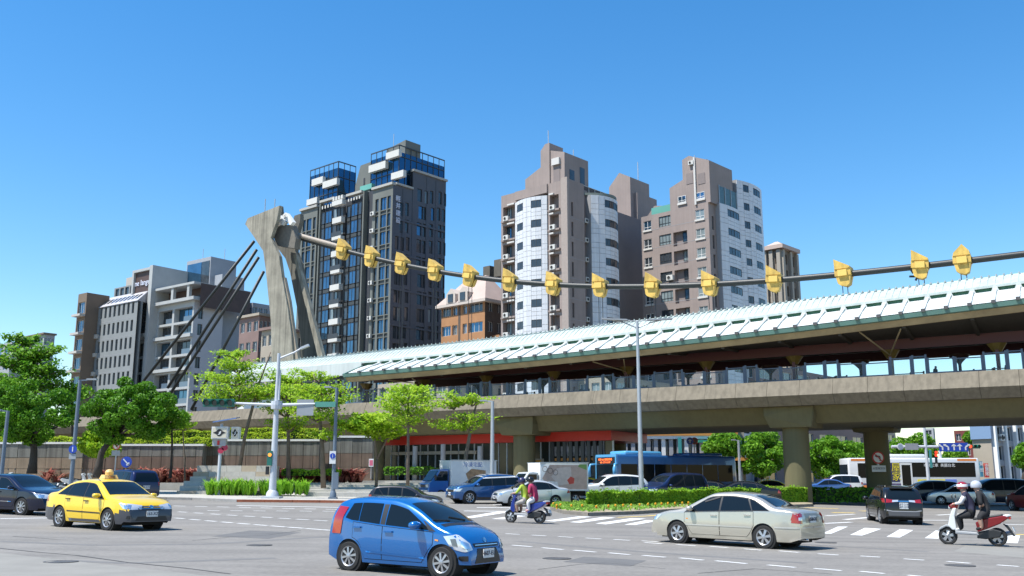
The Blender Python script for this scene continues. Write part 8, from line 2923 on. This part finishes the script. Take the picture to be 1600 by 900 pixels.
MB().tube([(p.x, .03, 0), (p.x, .03, p.z)], .025, 6).build('stake', m_steel, t)

# sign hung on the shaded column
def column_sign():
 Y = 73.1
 c = aty(1372, 715, Y)
 t = thing('road_sign', 'round no left turn sign with a white plate on the dark column under the viaduct', 'road sign', c)
 disc(t, 'disc', (0, 0, 0), .46, m_signr); disc(t, 'face', (0, -.03, 0), .36, m_wh, .02)
 mb = MB(); mb.bar((.12, -.05, -.25), (.12, -.05, .08), .09, .01, up=(0, 1, 0)); mb.bar((.12, -.05, .08), (-.1, -.05, .12), .09, .01, up=(0, 1, 0)); mb.prism([(-.1, -.055, .24), (-.1, -.055, 0), (-.28, -.055, .12)], (0, .01, 0))
 mb.build('arrow', m_black, t)
 mb = MB(); mb.bar((-.28, -.07, .28), (.28, -.07, -.28), .07, .01, up=(0, 1, 0)); mb.build('slash', m_signr, t)
 b = MB().box(-.52, .52, -.03, .03, -1.05, -.58).build('plate', m_wh, t)
 obj('lettering', text_mesh('大型車除外', .19, .006, m_ink), b, Matrix.Translation((0, -.036, -.81)) @ Matrix.Rotation(R(90), 4, 'X'))
 MB().box(-.06, .06, .02, .2, -1.0, .2).build('bracket', m_steel, t)
column_sign()

def gantry(label, Y, mx, base, top, ay, x0, x1, boards):
 t, f, h = pole('signal_gantry', label, 'traffic signal', (mx, base), (mx, top), .17, .13, m_pole, Y)
 P = lambda x, y: lcl(f, x, y)
 a, b = P(x0, ay), P(x1, ay)
 MB().tube([(a.x, 0, a.z), (b.x, 0, b.z)], .14, 8).build('arm', m_pole, t)
 for kind, px0, px1, py0, py1 in boards:
  q, s = P(px0, py0), P(px1, py1)
  if kind == 'lanes':
   bd = MB().box(q.x, s.x, -.3, -.24, s.z, q.z).build('lane_board', m_signb, t)
   w5 = (s.x - q.x) / 5; hh = q.z - s.z
   for i in range(5):
    cx = q.x + w5 * (i + .55); cz_ = (q.z + s.z) / 2
    mb = MB(); mb.box(cx - .07, cx + .07, -.32, -.305, cz_ - hh * .36, cz_ + hh * (.12 if i in (2, 3) else .02))
    if i in (2, 3): mb.prism([(cx - .28, -.32, cz_ + hh * .1), (cx + .28, -.32, cz_ + hh * .1), (cx, -.32, cz_ + hh * .38)], (0, .014, 0))
    else:
     sg = -1 if i < 2 else 1
     mb.bar((cx, -.312, cz_ + hh * .02), (cx + sg * .28, -.312, cz_ + hh * .2), .14, .014, up=(0, 1, 0))
     mb.prism([(cx + sg * .15, -.32, cz_ + hh * .34), (cx + sg * .42, -.32, cz_ + hh * .08), (cx + sg * .46, -.32, cz_ + hh * .36)], (0, .014, 0))
    mb.build('arrow', m_wh, bd)
  elif kind == 'disc':
   disc(t, 'disc_sign', ((q.x + s.x) / 2, -.2, (q.z + s.z) / 2), (s.x - q.x) / 2, m_wh); disc(t, 'disc_face', ((q.x + s.x) / 2, -.23, (q.z + s.z) / 2), (s.x - q.x) / 2.7, mat('sign_grey_blue', (.3, .36, .45), .5), .02)
  elif kind == 'ring':
   disc(t, 'disc_sign', ((q.x + s.x) / 2, -.2, (q.z + s.z) / 2), (s.x - q.x) / 2, m_signr); disc(t, 'disc_face', ((q.x + s.x) / 2, -.23, (q.z + s.z) / 2), (s.x - q.x) / 2.8, m_wh, .02)
  elif kind == 'head':
   c = (q + s) / 2
   signal_head(t, Vector((q.x, -.1, c.z)), Vector((s.x, -.1, c.z)), m_sigg, [0] * 3, 0, lit('lens_red', (1.0, .05, .02), 2.2))
  else:
   mm = {'plate': m_greyb, 'teal': mat('sign_teal', (0, 0, 0)), 'blue': m_signb, 'green': m_sigg, 'black': m_black, 'red': lit('lens_red', (1, .05, .02), 2.2)}[kind]
   MB().box(q.x, s.x, -.2, -.15, s.z, q.z).build({'plate': 'sign_plate', 'teal': 'street_name_board', 'blue': 'blue_sign', 'green': 'signal_head', 'black': 'signal_case', 'red': 'lens'}[kind], mm, t)
gantry('white signal gantry with a blue five arrow lane board beyond the viaduct', 96, 1452, 765, 668, 698, 1393, 1530, [('lanes', 1465, 1511, 692, 705.5), ('head', 1511, 1530, 695, 700.5), ('disc', 1400, 1411, 692.5, 703.5), ('plate', 1413, 1434, 693, 703), ('teal', 1450, 1456, 703, 731), ('black', 1458.5, 1464, 704, 723.5), ('red', 1459.3, 1463.2, 705, 708.5), ('red', 1459.3, 1463.2, 709, 713)])
gantry('second smaller white signal gantry low behind the white bus roof', 104, 1474, 765, 704, 726.5, 1427, 1522, [('disc', 1440, 1448, 723, 730), ('ring', 1486, 1494, 722, 730), ('blue', 1496, 1504, 723.5, 730), ('head', 1506, 1521, 724, 729.5)])
# ------------------------------------------------------------------ scooters and people
m_skin = mat('skin', (.46, .27, .19), .55)
def figure(joints, edges, cols, parent, name='body'):
 """one continuous body grown round joints: {name: (x, y, z, r)}; cols: material per edge index"""
 names = list(joints)
 me = bpy.data.meshes.new(name)
 me.from_pydata([joints[n][:3] for n in names], [(names.index(a), names.index(b)) for a, b, _ in edges], [])
 o = bpy.data.objects.new(name, me)
 md = o.modifiers.new('skin', 'SKIN')
 me.skin_vertices[0].data[0].use_root = True
 for i, n in enumerate(names):
  r = joints[n][3]
  me.skin_vertices[0].data[i].radius = (r, r) if not isinstance(r, tuple) else r
 s = o.modifiers.new('sub', 'SUBSURF'); s.levels = 2; s.render_levels = 2
 res = eval_mesh(o)
 res.name = name
 ms = []
 res.materials.clear()
 segs = []
 for a, b, k in edges:
  if cols[k] not in ms: ms.append(cols[k]); res.materials.append(cols[k])
  rr = [joints[n][3] if not isinstance(joints[n][3], tuple) else joints[n][3][1] for n in (a, b)]
  segs.append((Vector(joints[a][:3]), Vector(joints[b][:3]), ms.index(cols[k]), min(rr) * .9))
 for p in res.polygons:
  c = p.center
  best = min(segs, key=lambda q: (c - (q[0] + (q[1] - q[0]) * max(0, min(1, (c - q[0]).dot(q[1] - q[0]) / max(1e-6, (q[1] - q[0]).length_squared))))).length - q[3])
  p.material_index = best[2]
  p.use_smooth = True
 return obj(name, res, parent)

def fingers(parent, hand, fwd, down, m):
 """four fingers curled and a thumb from the side of the palm"""
 hand, fwd, down = Vector(hand), Vector(fwd).normalized(), Vector(down).normalized()
 side = fwd.cross(down)
 for i in range(4):
  a = hand + side * (.03 - .02 * i)
  L_ = (.06, .07, .066, .05)[i]
  MB().tube([a, a + fwd * L_ * .6, a + fwd * L_ * .75 + down * .03, a + fwd * .02 + down * .055], [.011, .01, .009, .007], 6).build('finger', m, parent, smooth=True)
 a = hand + side * .04 - fwd * .03
 MB().tube([a, a + side * .02 + fwd * .03, a + fwd * .05 + down * .02], [.012, .011, .008], 6).build('thumb', m, parent, smooth=True)

def face(parent, c, fwd, k=1.0):
 """eyes, nose, mouth and ears on a head of centre c"""
 c, fwd = Vector(c), Vector(fwd).normalized()
 up = Vector((0, 0, 1)); s = fwd.cross(up).normalized()
 for g in (1, -1):
  MB().lathe([(.012, 0), (.008, .008)], 8, Matrix.Translation(c + fwd * .098 + s * .034 * g + up * .01) @ fwd.to_track_quat('Z', 'Y').to_matrix().to_4x4()).build('eye', m_black, parent)
  MB().lathe([(.028, -.01), (.02, .012)], 8, Matrix.Translation(c + s * .088 * g) @ (s * g).to_track_quat('Z', 'Y').to_matrix().to_4x4()).build('ear', m_skin, parent)
 MB().tube([c + fwd * .098 + up * .015, c + fwd * .122 - up * .022, c + fwd * .1 - up * .03], [.008, .014, .008], 6).build('nose', m_skin, parent, smooth=True)
 MB().bar(c + fwd * .1 - up * .058 + s * .024, c + fwd * .1 - up * .058 - s * .024, .01, .01).build('mouth', mat('lips', (.35, .12, .1), .5), parent)

def helmet(parent, c, m, m2=None, visor=True):
 c = Vector(c)
 prof = [(.135, -.06), (.148, .0), (.138, .06), (.105, .105), (.055, .132), (.001, .14)]
 h = MB().lathe(prof, 18, Matrix.Translation(c + Vector((-.01, 0, .03))), caps=False).build('helmet', m, parent, smooth=True)
 if m2: MB().lathe([(.151, -.01), (.150, .035), (.139, .062)], 18, Matrix.Translation(c + Vector((-.01, 0, .03))), caps=False).build('helmet_band', m2, h, smooth=True)
 if visor: MB().bar(c + Vector((.10, 0, .045)), c + Vector((.19, 0, .03)), .2, .012).build('peak', m2 or m, h)

EDGES = [('pel', 'bel', 'shirt'), ('bel', 'che', 'shirt'), ('che', 'nec', 'shirt'), ('nec', 'hea', 'skin'), ('hea', 'top', 'hair')]
for q in 'lr':
 EDGES += [('che', q + 'sh', 'shirt'), (q + 'sh', q + 'el', 'sleeve'), (q + 'el', q + 'wr', 'fore'), (q + 'wr', q + 'ha', 'skin'),
    ('pel', q + 'hip', 'pants'), (q + 'hip', q + 'kn', 'pants'), (q + 'kn', q + 'an', 'calf'), (q + 'an', q + 'to', 'shoe')]

def seated(dx, dz, hands, knees, ankles, lean=.0):
 J = {'pel': (-.12, 0, .83, .15), 'bel': (-.09 + lean * .4, 0, 1.02, .135), 'che': (-.03 + lean, 0, 1.25, (.17, .13)), 'nec': (.0 + lean * 1.2, 0, 1.42, .062), 'hea': (.04 + lean * 1.3, 0, 1.535, .095), 'top': (.05 + lean * 1.3, 0, 1.63, .085)}
 for q, s in (('l', 1), ('r', -1)):
  hx, hy, hz = hands
  sh = (-.03 + lean, s * .18, 1.33)
  J[q + 'sh'] = (*sh, .065)
  ha = (hx, s * hy, hz)
  J[q + 'el'] = ((sh[0] + hx) / 2 - .02, s * .27, (sh[2] + hz) / 2 - .09, .046)
  J[q + 'wr'] = (hx - .07, s * hy, hz + .02, .03); J[q + 'ha'] = (*ha, .034)
  J[q + 'hip'] = (-.06, s * .10, .82, .105)
  J[q + 'kn'] = (knees[0], s * knees[1], knees[2], .068); J[q + 'an'] = (ankles[0], s * ankles[1], ankles[2], .043)
  J[q + 'to'] = (ankles[0] + .16, s * ankles[1], ankles[2] - .05, .04)
 fat = lambda r: tuple(x * 1.2 for x in r) if isinstance(r, tuple) else r * (1.2 if r > .04 else 1.05)
 return {k: (v[0] + dx, v[1] * 1.08, v[2] + dz, v[3] if k in ('hea', 'top') else fat(v[3])) for k, v in J.items()}

def person(label, J, cols, M, cap=None, group=None, facing=(1, 0, 0), grip=True):
 t = thing('person', label, 'person', M=M, group=group)
 b = figure(J, EDGES, cols, t)
 for q in 'lr':
  fingers(b, J[q + 'ha'][:3], (1, 0, -.2) if grip else (.2, 0, -1), (0, 0, -1) if grip else (-1, 0, 0), m_skin)
 face(b, J['hea'][:3], facing)
 if cap: helmet(t, J['hea'][:3], *cap)
 return t

def scooter(label, m, m2, M, shield=None, tail=None, group='scooters'):
 ms_ = shield or m
 t = thing('scooter', label, 'scooter', M=M, group=group)
 wm = wheel_meshes(.245, 'five')
 for x in (.66, -.58):
  o = obj('wheel', wm[0], t, Matrix.Translation((x, 0, .245)) @ Matrix.Scale(.55, 4, (0, 1, 0))); obj('rim', wm[1], o); obj('wheel_disc', wm[2], o)
  o2 = obj('rim', wm[1], o, Matrix.Rotation(math.pi, 4, 'Z'))
 def side(name, mm, P, wdt, sm=False, par=None):
  mb = MB(); mb.prism([(x, -wdt / 2, z) for x, z in P], (0, wdt, 0)); o = mb.build(name, mm, par or t)
  bv = o.modifiers.new('bevel', 'BEVEL'); bv.width = .025; bv.segments = 2
  return o
 side('front_shield', ms_, [(.50, .40), (.62, .52), (.55, .80), (.46, 1.0), (.36, 1.0), (.42, .78), (.40, .42)], .36)
 side('front_mudguard', m2, [(.40, .40), (.52, .53), (.68, .55), (.84, .47), (.90, .36), (.84, .40), (.68, .49), (.52, .46)], .17)
 side('handlebar_cowl', m, [(.34, .98), (.50, .98), (.58, 1.05), (.46, 1.14), (.32, 1.10)], .26)
 MB().box(.535, .575, -.10, .10, .985, 1.06).build('headlight', m_lamp, t)
 MB().tube([(.36, -.36, 1.07), (.40, 0, 1.08), (.36, .36, 1.07)], .018, 8).build('handlebar', m_trim, t)
 for s in (1, -1):
  MB().tube([(.40, s * .2, 1.1), (.42, s * .33, 1.3)], .008, 5).build('mirror_stem', m_trim, t)
  MB().lathe([(.06, 0), (.06, .02)], 10, Matrix.Translation((.42, s * .34, 1.33)) @ Matrix.Rotation(R(90), 4, 'Y')).build('mirror', m_trim, t)
 side('floorboard', m2, [(.44, .30), (.44, .40), (-.10, .36), (-.16, .28)], .38)
 side('rear_body', m, [(-.12, .36), (-.08, .62), (-.30, .72), (-.80, .82), (-.92, .76), (-.70, .60), (-.42, .48)], .32)
 side('tail_panel', tail or m2, [(-.35, .735), (-.9, .86), (-.98, .82), (-.78, .72)], .26)
 side('seat', m_trim, [(-.02, .68), (-.04, .75), (-.30, .78), (-.75, .86), (-.80, .80), (-.30, .71)], .28)
 MB().box(-.96, -.90, -.11, .11, .72, .80).build('tail_light', m_tail, t)
 side('engine', m_trim, [(-.08, .20), (-.12, .36), (-.50, .46), (-.72, .40), (-.66, .24), (-.30, .18)], .26)
 side('rear_mudguard', m_trim, [(-.74, .60), (-.86, .56), (-1.02, .28), (-.98, .27), (-.84, .48)], .16)
 p = MB().obox(Matrix.Translation((-1.0, 0, .46)) @ Matrix.Rotation(R(20), 4, 'Y'), .012, .24, .13).build('plate', m_plate, t)
 MB().tube([(-.2, -.2, .26), (-.50, -.22, .27), (-.95, -.24, .36)], [.03, .06, .06], 8).build('exhaust', m_steel, t)
 MB().tube([(.44, 0, .9), (.60, 0, .40), (.66, .09, .25)], .03, 8).build('fork', m_steel, t)
 return t

def put(pf, pr, k=1.0):
 a, b = gp(*pf), gp(*pr)
 d = a - b; d.z = 0
 sc = d.length / 1.24 * k
 d.normalize()
 c = b + d * (.58 * sc)
 return basis((c.x, c.y, gz(c.x, c.y)), d, (0.0155, 0, 1)) @ Matrix.Scale(sc, 4), sc

M, sc = put((798.5, 816.5), (843.5, 818.5))
print('scooter', sc)
scooter('blue scooter carrying two riders past the traffic island tip', paint('scooter_blue', (.01, .03, .22), .2), mat('scooter_grey', (.35, .36, .37), .4), M)
ml = mat('cloth_lime', (.36, .50, .05), .8); mk = mat('cloth_black', (.015, .015, .017), .85); mm = mat('cloth_crimson', (.42, .03, .10), .85, vary=.15, vscale=6); mwt = mat('cloth_white', (.68, .66, .66), .85)
person('person in a lime vest and shorts steering the blue scooter', seated(.10, .02, (.34, .33, 1.08), (.24, .18, .74), (.20, .14, .43), .05), dict(shirt=ml, skin=m_skin, hair=mk, sleeve=ml, fore=m_skin, pants=mat('cloth_beige', (.5, .45, .4), .85), calf=m_skin, shoe=mk), M, (mat('helmet_navy', (.03, .03, .09), .3), None))
person('person in a crimson shirt and white trousers riding behind on the blue scooter', seated(-.27, .05, (.02, .20, 1.02), (.06, .25, .74), (.02, .23, .46), .05), dict(shirt=mm, skin=m_skin, hair=mk, sleeve=mm, fore=m_skin, pants=mwt, calf=mwt, shoe=mat('shoe_pink', (.6, .3, .3), .7)), M, (mat('helmet_black', (.012, .012, .013), .25), None, False))
M, sc = put((1482.5, 850.5), (1560, 854))
print('scooter', sc)
scooter('white and red scooter carrying two riders at the right crossing', paint('scooter_red', (.17, .006, .009), .1), mat('scooter_grey', (0, 0, 0)), M, paint('white', (0, 0, 0)), paint('white', (0, 0, 0)))
mr = mat('helmet_maroon', (.30, .02, .03), .2, coat=1.0); mg_ = mat('helmet_grey', (.50, .52, .58), .25, coat=1.0)
person('person in a dark vest with white sleeves and a maroon helmet steering the red scooter', seated(.08, .02, (.34, .33, 1.08), (.26, .17, .74), (.22, .13, .43), .06), dict(shirt=mat('cloth_navy', (.02, .02, .05), .85), skin=m_skin, hair=mk, sleeve=mwt, fore=mwt, pants=mk, calf=mk, shoe=mat('shoe_white', (.6, .6, .58), .6)), M, (mr, mwt, True))
person('person in black clothes with bare legs and a pale grey helmet behind the maroon helmet', seated(-.27, .05, (.0, .20, 1.02), (.06, .25, .72), (.02, .23, .44), .06), dict(shirt=mk, skin=m_skin, hair=mk, sleeve=mk, fore=m_skin, pants=mk, calf=m_skin, shoe=mk), M, (mg_, None, False))

def standing(stride=.0, arm=.1):
 J = {'pel': (0, 0, .95, .14), 'bel': (0, 0, 1.1, .125), 'che': (.01, 0, 1.32, (.165, .12)), 'nec': (.02, 0, 1.49, .06), 'hea': (.03, 0, 1.60, .095), 'top': (.03, 0, 1.69, .085)}
 for q, s in (('l', 1), ('r', -1)):
  g = s * stride
  J[q + 'sh'] = (0, s * .18, 1.41, .062); J[q + 'el'] = (-g * .5 - .03, s * .25, 1.13, .044); J[q + 'wr'] = (-g * .9 + .06, s * .27, .92, .03); J[q + 'ha'] = (-g * 1.0 + .07, s * .27, .84, .034)
  J[q + 'hip'] = (0, s * .09, .92, .10); J[q + 'kn'] = (g * .55 + .03, s * .1, .52, .066); J[q + 'an'] = (g * 1.0 - .02, s * .1, .09, .043); J[q + 'to'] = (g * 1.0 + .15, s * .1, .05, .04)
 return J
b = gat(1572, 76)
person('person in a white shirt and black trousers walking across at the right', standing(.24), dict(shirt=mwt, skin=m_skin, hair=mk, sleeve=mwt, fore=m_skin, pants=mk, calf=mk, shoe=mk), Matrix.Translation((b.x, b.y, gz(b.x, b.y))) @ Matrix.Rotation(R(200), 4, 'Z') @ Matrix.Scale(1.04, 4), grip=False)
for px, lab, cm in ((1393, 'person in dark clothes on the platform, leftmost behind the screens', mk), (1461, 'person in dark clothes standing on the platform beside a gold capped column', mat('cloth_navy', (0, 0, 0))), (1573, 'person in grey on the platform near the right edge', mat('cloth_grey', (.2, .2, .22), .85))):
 u, _ = vpx(px, 570, 12)
 person(lab, standing(.03), dict(shirt=cm, skin=m_skin, hair=mk, sleeve=cm, fore=m_skin, pants=mk, calf=mk, shoe=mk), Matrix.Translation(V(u, 12, 9.9)) @ Matrix.Rotation(R(-60), 4, 'Z') @ Matrix.Scale(.95, 4), grip=False)
for px, Y, an, lab, c1 in ((6, 64, 60, 'parked white scooter at the left edge below the tan wall', paint('white', (0, 0, 0))), (118, 66, 40, 'parked white scooter behind the yellow taxi boot', paint('white', (0, 0, 0))), (128, 67, 40, 'parked pale scooter right of the other one behind the taxi boot', paint('silver_white', (0, 0, 0)))):
 p = gat(px, Y)
 scooter(lab, c1, m_trim, Matrix.Translation((p.x, p.y, gz(p.x, p.y) + .14)) @ Matrix.Rotation(R(an), 4, 'Z') @ Matrix.Scale(1.1, 4))
